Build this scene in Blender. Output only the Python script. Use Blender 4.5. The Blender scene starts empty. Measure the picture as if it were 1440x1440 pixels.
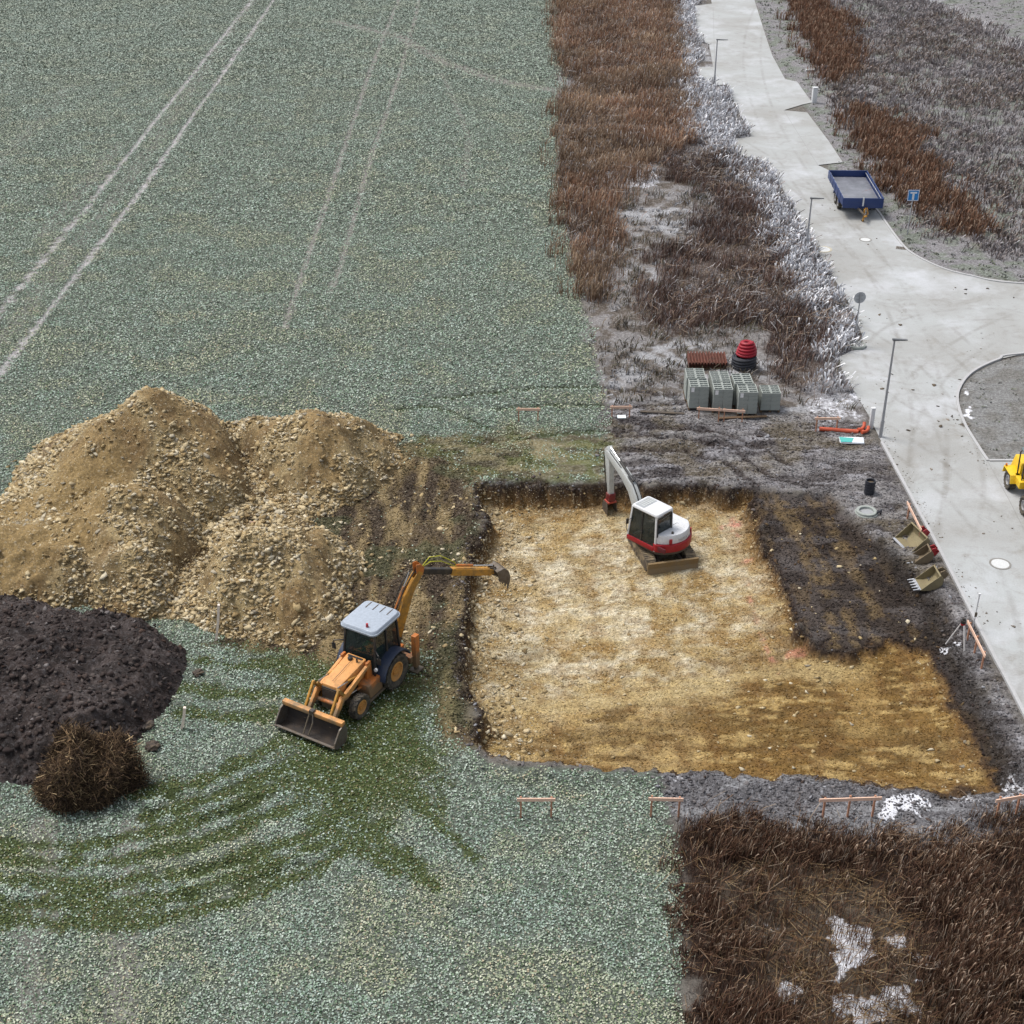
import bpy, math, random
import numpy as np
from mathutils import Vector, Matrix, Euler
random.seed(7)
RNG = np.random.default_rng(7)
sc = bpy.context.scene
C = sc.collection
PI = math.pi

# ------------------------------------------------------------------ camera
CAM_H, FOC, PITCH = 33.0, 2000.0, math.radians(30.6)
SP, CP = math.sin(PITCH), math.cos(PITCH)
cd = bpy.data.cameras.new('camera')
cam = bpy.data.objects.new('camera', cd)
C.objects.link(cam)
cam.location = (0, 0, CAM_H)
cam.rotation_euler = (PI / 2 - PITCH, 0, 0)
cd.sensor_width = 36.0
cd.lens = 36.0 * FOC / 1440.0
cd.clip_start = 0.5
cd.clip_end = 3000
sc.camera = cam

# ------------------------------------------------------------------ daylight (thin overcast)
SUN_EL, SUN_AZ = math.radians(48), math.radians(-140)      # azimuth: direction the light comes from
w = bpy.data.worlds.new('World')
sc.world = w
w.use_nodes = True
nt = w.node_tree
nt.nodes.clear()
sky = nt.nodes.new('ShaderNodeTexSky')
sky.sky_type = 'NISHITA'
sky.sun_disc = False
sky.sun_elevation = SUN_EL
sky.sun_rotation = math.radians(-70)
sky.dust_density = 4.0
sky.air_density = 1.0
hs = nt.nodes.new('ShaderNodeHueSaturation')
hs.inputs['Saturation'].default_value = 0.42
bg = nt.nodes.new('ShaderNodeBackground')
bg.inputs['Strength'].default_value = 0.15
wo = nt.nodes.new('ShaderNodeOutputWorld')
nt.links.new(sky.outputs[0], hs.inputs['Color'])
nt.links.new(hs.outputs[0], bg.inputs['Color'])
nt.links.new(bg.outputs[0], wo.inputs[0])
sl = bpy.data.lights.new('sun', 'SUN')
sl.energy = 1.6
sl.angle = math.radians(16)
sl.color = (1.0, 0.965, 0.92)
sun = bpy.data.objects.new('sun', sl)
C.objects.link(sun)
# light comes from behind left and above
sd_ = Vector((-0.42, 0.22, 0.9)).normalized()
sun.rotation_euler = sd_.to_track_quat('Z', 'Y').to_euler()
sun.location = (-30, 20, 80)
sky.sun_elevation = math.asin(sd_.z)
sky.sun_rotation = math.atan2(sd_.x, sd_.y)
sc.view_settings.view_transform = 'Standard'
sc.view_settings.look = 'None'
sc.view_settings.gamma = 1
sc.view_settings.exposure = 0.40
sc.cycles.max_bounces = 5
sc.cycles.diffuse_bounces = 3
sc.cycles.caustics_reflective = False
sc.cycles.caustics_refractive = False

# ------------------------------------------------------------------ where a pixel of the photograph meets a height
def W(px, py, z=0.0):
    v = (py - 720.0) / FOC
    den = SP + v * CP
    h = CAM_H - z
    return ((px - 720.0) / FOC * h / den, h * (CP - v * SP) / den, z)

def height_for(px, py, ptop):
    """height of a post whose foot is at (px,py) and whose top shows at row ptop"""
    X, Y, _ = W(px, py)
    k = (720.0 - ptop) / FOC                     # vup/depth
    # (Y*SP + (z-h)*CP) = k*(Y*CP - (z-h)*SP)
    q = (k * Y * CP - Y * SP) / (CP + k * SP)
    return q + CAM_H

def s2l(c):
    c = c / 255.0
    return c / 12.92 if c <= 0.04045 else ((c + 0.055) / 1.055) ** 2.4
KA = 0.72
def col(r, g, b, k=KA):
    return (s2l(r) * k, s2l(g) * k, s2l(b) * k)

# ------------------------------------------------------------------ numpy noise
_H = RNG.random((256, 256)).astype(np.float32)
def vnoise(X, Y, s, ox=0.0, oy=0.0):
    x = np.asarray(X) * s + ox; y = np.asarray(Y) * s + oy
    xi = np.floor(x).astype(int); yi = np.floor(y).astype(int)
    fx = x - xi; fy = y - yi
    fx = fx * fx * (3 - 2 * fx); fy = fy * fy * (3 - 2 * fy)
    a = _H[xi & 255, yi & 255]; b = _H[(xi + 1) & 255, yi & 255]
    c = _H[xi & 255, (yi + 1) & 255]; d = _H[(xi + 1) & 255, (yi + 1) & 255]
    return (a * (1 - fx) + b * fx) * (1 - fy) + (c * (1 - fx) + d * fx) * fy
def fbm(X, Y, s, n=4, ox=0.0):
    t = 0; a = 0.5; m = 0
    for i in range(n):
        t = t + a * vnoise(X, Y, s, ox + 17.3 * i, 31.7 * i + ox * .7); m += a
        s *= 2.03; a *= 0.5
    return t / m                                   # 0..1
def sstep(a, b, x):
    t = np.clip((x - a) / (b - a), 0, 1)
    return t * t * (3 - 2 * t)

def poly_w(pts, z=0.0):
    return np.array([W(p[0], p[1], z)[:2] for p in pts])
def sdist(poly, X, Y, margin=4.0):
    """signed distance to a polygon, positive inside"""
    out = np.full(X.shape, -float(margin))
    lo = poly.min(0) - margin; hi = poly.max(0) + margin
    m = (X > lo[0]) & (X < hi[0]) & (Y > lo[1]) & (Y < hi[1])
    x = X[m]; y = Y[m]
    if x.size == 0:
        return out
    d = np.full(x.shape, 1e9); ins = np.zeros(x.shape, bool)
    n = len(poly)
    for i in range(n):
        ax, ay = poly[i]; bx, by = poly[(i + 1) % n]
        ex, ey = bx - ax, by - ay
        t = np.clip(((x - ax) * ex + (y - ay) * ey) / (ex * ex + ey * ey + 1e-9), 0, 1)
        d = np.minimum(d, (x - ax - t * ex) ** 2 + (y - ay - t * ey) ** 2)
        c = ((ay > y) != (by > y))
        xx = ex * (y - ay) / (ey if abs(ey) > 1e-9 else 1e-9) + ax
        ins ^= c & (x < xx)
    d = np.sqrt(d)
    out[m] = np.where(ins, d, -d)
    return np.maximum(out, -margin)
def ldist(line, X, Y, margin=4.0):
    """distance to an open line"""
    out = np.full(X.shape, float(margin))
    lo = line.min(0) - margin; hi = line.max(0) + margin
    m = (X > lo[0]) & (X < hi[0]) & (Y > lo[1]) & (Y < hi[1])
    x = X[m]; y = Y[m]
    if x.size == 0:
        return out
    d = np.full(x.shape, 1e9)
    for i in range(len(line) - 1):
        ax, ay = line[i]; bx, by = line[i + 1]
        ex, ey = bx - ax, by - ay
        t = np.clip(((x - ax) * ex + (y - ay) * ey) / (ex * ex + ey * ey + 1e-9), 0, 1)
        d = np.minimum(d, (x - ax - t * ex) ** 2 + (y - ay - t * ey) ** 2)
    out[m] = np.sqrt(d)
    return np.minimum(out, margin)

# ------------------------------------------------------------------ outlines on the ground (traced, laid on the plane)
def PP(*p):
    return poly_w(p)
FIELD = PP((-900, -140), (780, -140), (783, 40), (797, 110), (800, 128), (786, 165), (785, 250), (800, 330), (820, 420), (838, 500),
           (850, 560), (856, 612), (850, 680), (760, 690), (690, 690), (640, 900), (650, 1010), (690, 1075), (925, 1088), (945, 1140), (955, 1250), (963, 1440), (968, 1700), (-900, 1700))
ROAD = PP((1640, 1400), (1440, 1003), (1390, 908), (1330, 790), (1290, 715), (1240, 622), (1222, 585), (1200, 548), (1184, 520), (1180, 502), (1198, 493), (1214, 492),
          (1212, 470), (1196, 430), (1165, 378), (1135, 328), (1100, 265), (1085, 238), (1060, 226), (1035, 214), (1030, 195), (1057, 192),
          (1026, 130), (1022, 120), (998, 119), (985, 119), (978, 95), (1003, 94), (997, 62), (981, 56), (977, 8), (1001, 5), (992, -40), (975, -140),
          (1035, -140), (1061, 0), (1075, 45), (1086, 78), (1104, 111), (1121, 115), (1142, 144), (1128, 147), (1102, 155), (1135, 158), (1166, 199), (1185, 228),
          (1150, 232), (1163, 238), (1200, 262), (1232, 294), (1247, 315), (1264, 338), (1282, 356), (1322, 376), (1366, 388), (1440, 398), (1700, 405),
          (1700, 480), (1440, 497), (1405, 505), (1372, 520), (1354, 537), (1346, 560), (1355, 593), (1375, 627), (1389, 648), (1440, 648), (1800, 648), (1800, 1400))
PIT = PP((672, 685), (700, 681), (760, 682), (850, 683), (1000, 686), (1055, 690), (1066, 730), (1088, 790), (1112, 840), (1128, 882), (1160, 905), (1200, 912),
         (1250, 888), (1312, 903), (1338, 950), (1362, 1000), (1390, 1060), (1402, 1098), (1330, 1108), (1200, 1100), (1050, 1088), (940, 1085), (880, 1080),
         (720, 1075), (678, 1062), (674, 1000), (656, 950), (652, 890), (660, 840), (664, 790), (680, 740))
SCRAPE = PP((1055, 692), (1110, 690), (1166, 696), (1200, 730), (1235, 762), (1300, 815), (1325, 850), (1335, 905), (1375, 975), (1410, 1050), (1420, 1105),
            (1330, 1115), (1300, 1000), (1250, 900), (1150, 920), (1080, 800))
SOIL_BACK = PP((845, 575), (960, 560), (985, 590), (1090, 582), (1160, 575), (1215, 600), (1245, 640), (1290, 720), (1330, 800), (1390, 915), (1440, 1010), (1600, 1300), (1600, 1150),
               (1440, 1140), (1330, 1118), (1400, 1090), (1320, 900), (1230, 760), (1165, 692), (1060, 686), (850, 680), (852, 620))
SOIL_FRONT = PP((925, 1082), (1100, 1085), (1330, 1105), (1440, 1080), (1600, 1100), (1600, 1180), (1440, 1165), (1300, 1200), (1240, 1190), (1080, 1165), (950, 1165), (935, 1110))
MUD = PP((330, 640), (430, 620), (545, 625), (620, 650), (690, 672), (690, 760), (668, 900), (662, 1010), (672, 1060), (625, 1020), (600, 900), (590, 900), (560, 950), (420, 920), (300, 880), (300, 700))
GREENISH = PP((545, 640), (610, 612), (700, 606), (856, 614), (852, 684), (680, 676), (600, 690))
GREEN = PP((340, 890), (420, 900), (480, 890), (600, 900), (615, 1000), (606, 1120), (570, 1160), (510, 1160), (440, 1130), (395, 1085), (425, 1000), (390, 940))
REED_TOP = PP((785, -140), (930, -140), (945, 0), (960, 70), (975, 140), (960, 200), (905, 235), (868, 300), (855, 380), (860, 410), (822, 425), (800, 330), (786, 250), (788, 160), (802, 125), (784, 40))
REED_MID = PP((905, 215), (1000, 200), (1060, 235), (1100, 290), (1150, 390), (1190, 470), (1200, 500), (1165, 540), (1130, 560), (1100, 520), (1060, 470), (1010, 470), (950, 470), (900, 440), (930, 360), (985, 320), (1000, 270), (940, 250))
FROST_BAND = PP((935, -140), (972, -140), (978, 0), (984, 100), (1000, 125), (1022, 128), (1052, 190), (1035, 205), (1055, 230), (1085, 243), (1134, 335), (1163, 385), (1206, 465), (1210, 488),
                (1185, 500), (1195, 545), (1210, 590), (1150, 590), (1145, 560), (1165, 500), (1130, 430), (1090, 370), (1070, 300), (1030, 240), (960, 180), (960, 100), (945, 0))
VERGE_LEFT = PP((785, -140), (975, -140), (980, 0), (1025, 125), (1055, 195), (1035, 212), (1090, 245), (1210, 470), (1215, 492), (1185, 500), (1225, 595), (1100, 590), (960, 570), (850, 580), (838, 500), (790, 300))
REED_BOT = PP((950, 1156), (1080, 1154), (1180, 1164), (1240, 1180), (1300, 1184), (1360, 1166), (1440, 1152), (1600, 1160), (1700, 1700), (966, 1700), (961, 1440), (953, 1250))
OPEN_BOT = PP((1010, 1235), (1120, 1210), (1190, 1230), (1290, 1300), (1310, 1440), (1300, 1700), (1110, 1700), (1100, 1400), (1060, 1310))
RIGHT = PP((1061, 0), (1035, -140), (2600, -140), (2600, 420), (1440, 398), (1366, 388), (1322, 376), (1282, 356), (1232, 294), (1163, 232), (1185, 227), (1166, 199), (1104, 111), (1086, 78))
REED_R1 = PP((1085, -100), (1110, -10), (1135, 60), (1150, 95), (1172, 112), (1196, 105), (1200, 60), (1185, 25), (1150, 5), (1140, -100))
REED_R2 = PP((1203, 155), (1205, 190), (1230, 235), (1265, 280), (1310, 300), (1345, 335), (1380, 335), (1370, 300), (1325, 262), (1300, 235), (1290, 195), (1240, 165))
GRASS_R = PP((1080, -140), (1120, 0), (1150, 100), (1200, 200), (1300, 330), (1400, 360), (1600, 380), (1700, 200), (1600, 90), (1440, 60), (1290, -8), (1150, -140))
ISLAND = PP((1700, 470), (1440, 499), (1405, 507), (1372, 522), (1356, 538), (1348, 560), (1357, 593), (1377, 627), (1391, 647), (1440, 647), (1700, 647))
HEAP_FOOT = PP((-60, 740), (0, 690), (60, 625), (120, 590), (170, 575), (300, 600), (420, 600), (560, 610), (555, 660), (510, 700), (440, 730), (500, 800), (495, 850), (470, 880), (420, 905), (330, 888), (262, 872), (150, 858), (-60, 840))
TOPSOIL = PP((-120, 848), (0, 850), (120, 862), (215, 884), (246, 912), (238, 960), (208, 1000), (196, 1035), (172, 1060), (60, 1092), (-120, 1100))

def stroke(pts, width, color, amt, dz=0.0):
    return (poly_w(pts), width, np.array(color), amt, dz)
BARE = col(160, 150, 142)
GRN = col(78, 92, 44)
FIELD_LINES = [   # the crop is thin on these
    (poly_w([(380, -50), (355, 0), (180, 218), (0, 440), (-80, 540)]), .17, .9), (poly_w([(418, -50), (385, 0), (200, 265), (0, 525), (-60, 605)]), .17, .9),
    (poly_w([(367, -20), (190, 240), (0, 480)]), .5, .22),
    (poly_w([(575, -60), (560, 0), (520, 100), (490, 190), (450, 310), (420, 400), (400, 460)]), .18, .60), (poly_w([(600, -60), (585, 20), (560, 110), (520, 225), (480, 370), (465, 410)]), .18, .56),
    (poly_w([(620, 100), (660, 190), (650, 260)]), .25, .3), (poly_w([(170, 200), (60, 330)]), .5, .25), (poly_w([(100, 120), (0, 230)]), .5, .2),
    (poly_w([(30, 1290), (42, 1340), (45, 1500)]), .38, .36), (poly_w([(170, 1290), (172, 1350), (168, 1500)]), .42, .36),
    (poly_w([(60, 1160), (70, 1300)]), .4, .4), (poly_w([(180, 1160), (176, 1300)]), .4, .4),
    (poly_w([(470, 30), (560, 50), (620, 85), (700, 112), (790, 128), (795, 150)]), .65, .52)]
GREEN_LINES = [poly_w(p) for p in (
    [(-60, 1184), (120, 1190), (260, 1158), (400, 1100)], [(-60, 1208), (140, 1212), (280, 1186), (420, 1130)], [(-60, 1236), (150, 1242), (300, 1220), (430, 1178), (520, 1110)],
    [(-60, 1268), (100, 1272), (230, 1262), (340, 1232), (450, 1186)], [(-60, 1292), (100, 1296), (200, 1294), (330, 1266), (440, 1224), (540, 1160)], [(190, 1118), (300, 1092), (400, 1040)], [(205, 1146), (300, 1122), (420, 1070)],
    [(255, 965), (330, 975), (400, 970)], [(470, 1130), (530, 1180), (605, 1238)], [(440, 1150), (500, 1190), (560, 1225)], [(560, 1090), (610, 1150), (665, 1205)], [(260, 925), (330, 935), (400, 930)], [(250, 1000), (320, 1008), (380, 1002)])]
RUT_LINES = [poly_w(p) for p in (
    [(560, 574), (610, 570), (660, 590), (690, 604)], [(610, 560), (690, 552), (760, 545), (850, 544), (950, 556)], [(700, 575), (780, 570), (860, 571)],
    [(760, 612), (850, 607), (930, 602), (1010, 608), (1070, 626), (1110, 650)], [(880, 632), (960, 634), (1020, 650), (1060, 680)],
    [(870, 612), (960, 615), (1030, 632), (1085, 668)], [(215, 1140), (255, 1115)], [(260, 1262), (330, 1250), (430, 1212)], [(270, 1228), (350, 1208)],
    [(290, 1150), (380, 1120)])]

def zones(X, Y):
    n_e = (fbm(X, Y, .9, 4) - .5)                  # ragged edges
    n_f = (fbm(X, Y, 3.0, 3, 5.0) - .5)
    Z = {}
    sp = lambda P, k=.5, a=1.6, b=.5: sstep(-k, k, sdist(P, X, Y) + n_e * a + n_f * b)
    Z['field'] = sp(FIELD, .25, .8, .5)
    dr = sdist(ROAD, X, Y)
    Z['road_d'] = dr
    pd = sdist(PIT, X, Y) + n_e * .9 + n_f * .55
    Z['pit_d'] = pd
    Z['pit'] = sstep(-.12, .12, pd)
    Z['scrape'] = sp(SCRAPE, .35, 1.0)
    Z['soil_back'] = sp(SOIL_BACK, .4, 1.2)
    Z['soil_front'] = sp(SOIL_FRONT, .25, 1.0)
    Z['mud'] = sp(MUD, .9, 2.4)
    Z['greenish'] = sp(GREENISH, .8, 2.2)
    g = sp(GREEN, 1.0, 3.2, 1.6)
    for L in GREEN_LINES:
        d = ldist(L, X, Y)
        g = np.maximum(g, (1 - sstep(.16, .46, d + n_e * .6 + n_f * .6)) * .95)
    Z['green'] = g
    b = np.zeros_like(X)
    for L, wd, am in FIELD_LINES:
        d = ldist(L, X, Y)
        b = np.maximum(b, am * (1 - sstep(wd * .7, wd * 1.5, d + n_f * .35)))
    Z['bare'] = b
    r = np.zeros_like(X)
    for L in RUT_LINES:
        for off in (0.0,):
            d = ldist(L, X, Y)
            r = np.maximum(r, 1 - sstep(.10, .30, d + n_f * .5))
    Z['rut'] = r
    Z['reed_top'] = sp(REED_TOP, 1.0, 4.5, 1.5)
    Z['reed_mid'] = sp(REED_MID, 1.0, 5.0)
    Z['frost_band'] = sp(FROST_BAND, .8, 3.5)
    Z['verge_left'] = sp(VERGE_LEFT, .5, 1.6)
    Z['reed_bot'] = sp(REED_BOT, .4, 2.0, 1.2)
    Z['open_bot'] = sp(OPEN_BOT, .8, 2.8)
    Z['right'] = sp(RIGHT, .3, .6)
    Z['reed_r'] = np.maximum(sp(REED_R1, 1.4, 5.5, 1.5), sp(REED_R2, 1.4, 5.5, 1.5))
    Z['grass_r'] = sp(GRASS_R, 1.0, 3.0)
    Z['island'] = sp(ISLAND, .1, .1, .05)
    Z['n_e'] = n_e; Z['n_f'] = n_f
    return Z

def pit_depth(X, Y):
    # about 1.15 m at the far and left sides, running out to 0.4 m towards the near right corner
    t = sstep(-4, 17, X) * .45 + sstep(58, 38, Y) * .25
    return 1.2 - .85 * np.clip(t, 0, 1)

def ground_h(X, Y, Z=None):
    X = np.asarray(X, dtype=float); Y = np.asarray(Y, dtype=float)
    if Z is None: Z = zones(X, Y)
    h = (fbm(X, Y, .12, 3, 9.) - .5) * .25
    h *= sstep(.3, 2.5, -Z['road_d'])                 # settle to the road's level
    h -= .02
    soil = np.clip(Z['soil_back'] + Z['soil_front'] + Z['mud'] * .9 + Z['greenish'] * .4, 0, 1) * sstep(.1, .8, -Z['road_d'])
    rough = (fbm(X, Y, 1.6, 5, 3.) - .5)
    h += soil * rough * .30
    h += Z['field'] * (1 - soil) * rough * .07
    # long windrows left by the digger
    h += Z['soil_back'] * sstep(.3, 1.5, -Z['road_d']) * (vnoise(X * .35, Y, 2.2) - .5) * .16
    h += Z['mud'] * (vnoise(X, Y * .22, 2.6, 4.) - .5) * .22
    h -= Z['rut'] * .10 + Z['green'] * Z['field'] * .02
    h -= Z['bare'] * .05 * Z['field']
    h += (Z['reed_bot'] + Z['verge_left'] + Z['right']).clip(0, 1) * sstep(.2, 1.5, -Z['road_d']) * (fbm(X, Y, .5, 4, 2.) - .5) * .35
    h -= .32 * Z['scrape'] * sstep(.2, 1.0, -Z['road_d'])
    h += Z['scrape'] * (fbm(X, Y, 1.1, 4, 8.) - .5) * .22
    # low bank pushed up along the far and left edges of the pit
    h += .16 * np.exp(-((Z['pit_d'] + .55) / .4) ** 2) * sstep(-.2, .9, fbm(X, Y, .8, 2, 6.) * 1.3) * (X < 11.5)
    # pit: ragged vertical-ish wall with a little debris at its foot
    D = pit_depth(X, Y)
    wall = sstep(-.05, .30, Z['pit_d'])
    floor = -D + (fbm(X, Y, .35, 3, 12.) - .5) * .22 + (fbm(X, Y, 3.2, 4, 1.) - .5) * .10
    debris = np.exp(-np.maximum(Z['pit_d'] - .2, 0) / .55) * .38 * fbm(X, Y, 1.4, 3, 20.)
    left = sstep(3.2, .6, X + 1.2)
    debris += left * np.exp(-np.maximum(Z['pit_d'] - .2, 0) / 1.3) * .42 * fbm(X, Y, 1.8, 4, 22.)
    h = h * (1 - wall) + (floor + debris) * wall
    # nothing may poke through the road slab
    h = np.where(Z['road_d'] > -.15, np.minimum(h, -.06), h)
    h = np.where(Z['road_d'] > .3, -.14, h)
    return h
def gz(x, y):
    return float(ground_h(np.array([x]), np.array([y]))[0])

# ------------------------------------------------------------------ object helpers
def new_obj(name, me, parent=None):
    o = bpy.data.objects.new(name, me)
    C.objects.link(o)
    if parent is not None:
        o.parent = parent
    return o
def tag(o, label=None, cat=None, group=None, kind=None):
    if label: o['label'] = label
    if cat: o['category'] = cat
    if group: o['group'] = group
    if kind: o['kind'] = kind
    return o
def thing(name, label, cat, loc=(0, 0, 0), rz=0.0, group=None):
    o = new_obj(name, None)
    o.location = loc
    o.rotation_euler = (0, 0, rz)
    o.empty_display_size = .3
    return tag(o, label, cat, group)
def copy_tree(o, parent=None):
    c = o.copy(); C.objects.link(c)
    if parent is not None: c.parent = parent
    for ch in [x for x in sc.objects if x.parent == o]:
        copy_tree(ch, c)
    return c
def np_mesh(name, V, F, colors=None, smooth=False):
    me = bpy.data.meshes.new(name)
    V = np.ascontiguousarray(V, dtype=np.float32); F = np.ascontiguousarray(F, dtype=np.int32)
    k = F.shape[1]
    me.vertices.add(len(V)); me.vertices.foreach_set('co', V.ravel())
    me.loops.add(F.size); me.loops.foreach_set('vertex_index', F.ravel())
    me.polygons.add(len(F)); me.polygons.foreach_set('loop_start', np.arange(0, F.size, k, dtype=np.int32))
    if smooth:
        me.polygons.foreach_set('use_smooth', np.ones(len(F), dtype=bool))
    me.update(calc_edges=True)
    for nm, arr in (colors or {}).items():
        a = me.color_attributes.new(nm, 'FLOAT_COLOR', 'POINT')
        full = np.ones((len(V), 4), dtype=np.float32); full[:, :3] = arr
        a.data.foreach_set('color', full.ravel())
    return me

class MB:
    """collects simple solids into one mesh"""
    def __init__(s, M=None):
        s.v = []; s.f = []; s.M = M
    def add(s, vs, fs):
        n = len(s.v); s.v += [tuple(v) for v in vs]; s.f += [tuple(i + n for i in f) for f in fs]; return s
    def box(s, c, d, R=None):
        x, y, z = d[0] / 2, d[1] / 2, d[2] / 2
        vs = [Vector((i * x, j * y, k * z)) for i in (-1, 1) for j in (-1, 1) for k in (-1, 1)]
        if R is not None: vs = [R @ v for v in vs]
        vs = [v + Vector(c) for v in vs]
        return s.add(vs, [(0, 1, 3, 2), (4, 6, 7, 5), (0, 4, 5, 1), (2, 3, 7, 6), (0, 2, 6, 4), (1, 5, 7, 3)])
    def bx(s, x0, x1, y0, y1, z0, z1):
        return s.box(((x0 + x1) / 2, (y0 + y1) / 2, (z0 + z1) / 2), (x1 - x0, y1 - y0, z1 - z0))
    def beam(s, p, q, w, h, up=(0, 0, 1)):
        p = Vector(p); q = Vector(q); d = (q - p); L = d.length; d.normalize()
        u = Vector(up); side = d.cross(u)
        if side.length < 1e-4: side = d.cross(Vector((1, 0, 0)))
        side.normalize(); u = side.cross(d)
        R = Matrix((d, side, u)).transposed()
        return s.box((p + q) / 2, (L, w, h), R)
    def cyl(s, p, q, r, r2=None, n=16, cap=True):
        p = Vector(p); q = Vector(q); r2 = r if r2 is None else r2
        d = (q - p).normalized(); a = d.orthogonal().normalized(); b = d.cross(a)
        vs = []
        for c0, rr in ((p, r), (q, r2)):
            for i in range(n):
                t = 2 * PI * i / n; vs.append(c0 + a * math.cos(t) * rr + b * math.sin(t) * rr)
        fs = [(i, (i + 1) % n, n + (i + 1) % n, n + i) for i in range(n)]
        if cap: fs += [tuple(range(n - 1, -1, -1)), tuple(range(n, 2 * n))]
        return s.add(vs, fs)
    def tube(s, pts, r, n=8):
        pts = [Vector(p) for p in pts]; vs = []; a = None
        for i, p in enumerate(pts):
            d = (pts[min(i + 1, len(pts) - 1)] - pts[max(i - 1, 0)]).normalized()
            a = d.orthogonal().normalized() if a is None else (a - d * a.dot(d)).normalized()
            b = d.cross(a)
            for k in range(n):
                t = 2 * PI * k / n; vs.append(p + a * math.cos(t) * r + b * math.sin(t) * r)
        m = len(pts)
        fs = [(i * n + k, i * n + (k + 1) % n, (i + 1) * n + (k + 1) % n, (i + 1) * n + k) for i in range(m - 1) for k in range(n)]
        fs += [tuple(range(n - 1, -1, -1)), tuple((m - 1) * n + k for k in range(n))]
        return s.add(vs, fs)
    def prism(s, prof, y0, y1):
        """profile in x,z pushed from y0 to y1"""
        n = len(prof)
        vs = [(x, y0, z) for x, z in prof] + [(x, y1, z) for x, z in prof]
        fs = [(i, (i + 1) % n, n + (i + 1) % n, n + i) for i in range(n)] + [tuple(range(n - 1, -1, -1)), tuple(range(n, 2 * n))]
        return s.add(vs, fs)
    def slab(s, prof, z0, z1, t=1.0, cx=0, cy=0):
        """outline in x,y pushed from z0 to z1; the top may be scaled by t about (cx,cy)"""
        n = len(prof)
        vs = [(x, y, z0) for x, y in prof] + [(cx + (x - cx) * t, cy + (y - cy) * t, z1) for x, y in prof]
        fs = [(i, (i + 1) % n, n + (i + 1) % n, n + i) for i in range(n)] + [tuple(range(n - 1, -1, -1)), tuple(range(n, 2 * n))]
        return s.add(vs, fs)
    def hexa(s, b, t):
        """four bottom points, four top points"""
        return s.add(list(b) + list(t), [(3, 2, 1, 0), (4, 5, 6, 7), (0, 1, 5, 4), (1, 2, 6, 5), (2, 3, 7, 6), (3, 0, 4, 7)])
    def lathe(s, prof, c, axis='y', n=28):
        """prof: (radius, offset along the axis)"""
        vs = []; m = len(prof); c = Vector(c)
        for r, o in prof:
            for k in range(n):
                t = 2 * PI * k / n; a, b = math.cos(t) * r, math.sin(t) * r
                vs.append(c + (Vector((a, o, b)) if axis == 'y' else Vector((a, b, o)) if axis == 'z' else Vector((o, a, b))))
        fs = [(i * n + k, i * n + (k + 1) % n, (i + 1) * n + (k + 1) % n, (i + 1) * n + k) for i in range(m - 1) for k in range(n)]
        fs += [tuple(range(n - 1, -1, -1)), tuple((m - 1) * n + k for k in range(n))]
        return s.add(vs, fs)
    def build(s, name, m, parent=None, bevel=0.0, smooth=False):
        me = bpy.data.meshes.new(name)
        vs = [tuple(s.M @ Vector(v)) for v in s.v] if s.M is not None else s.v
        me.from_pydata(vs, [], s.f)
        import bmesh
        bm = bmesh.new(); bm.from_mesh(me)
        bmesh.ops.recalc_face_normals(bm, faces=bm.faces)
        if bevel > 0:
            es = [e for e in bm.edges if len(e.link_faces) == 2 and e.calc_face_angle(0) > .6]
            try: bmesh.ops.bevel(bm, geom=es, offset=bevel, segments=2, affect='EDGES', profile=.6, clamp_overlap=True)
            except Exception: pass
        bm.to_mesh(me); bm.free()
        if smooth or bevel > 0:
            for p in me.polygons: p.use_smooth = True
            try: me.set_sharp_from_angle(angle=math.radians(35))
            except Exception: pass
        me.materials.append(m)
        return new_obj(name, me, parent)

# ------------------------------------------------------------------ materials
def N(nt, t, **kw):
    n = nt.nodes.new(t)
    for k, v in kw.items():
        if k in n.inputs: n.inputs[k].default_value = v
        else: setattr(n, k, v)
    return n
def base_mat(name):
    m = bpy.data.materials.new(name); m.use_nodes = True
    nt = m.node_tree; nt.nodes.clear()
    out = nt.nodes.new('ShaderNodeOutputMaterial'); b = nt.nodes.new('ShaderNodeBsdfPrincipled')
    nt.links.new(b.outputs[0], out.inputs[0])
    return m, nt, b
def ramp(nt, fac, stops):
    r = nt.nodes.new('ShaderNodeValToRGB'); e = r.color_ramp.elements
    while len(e) < len(stops): e.new(.5)
    for i, (p, c) in enumerate(stops):
        e[i].position = p; e[i].color = (*c, 1) if not isinstance(c, (int, float)) else (c, c, c, 1)
    nt.links.new(fac, r.inputs[0]); return r.outputs[0]
def mixc(nt, f, a, b, mode='MIX'):
    x = nt.nodes.new('ShaderNodeMix'); x.data_type = 'RGBA'; x.blend_type = mode
    for i, v in ((0, f), (6, a), (7, b)):
        if hasattr(v, 'links') or hasattr(v, 'is_output'): nt.links.new(v, x.inputs[i])
        elif isinstance(v, (int, float)): x.inputs[i].default_value = v if i == 0 else (v, v, v, 1)
        else: x.inputs[i].default_value = (*v, 1)
    return x.outputs[2]
def noise(nt, scale, detail=4, rough=.6, vec=None, dist=0):
    n = N(nt, 'ShaderNodeTexNoise', Scale=scale, Detail=detail, Roughness=rough, Distortion=dist)
    if vec is not None: nt.links.new(vec, n.inputs['Vector'])
    return n.outputs['Fac']
def coords(nt, which='Object'):
    t = nt.nodes.new('ShaderNodeTexCoord'); return t.outputs[which]
MATS = {}
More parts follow.
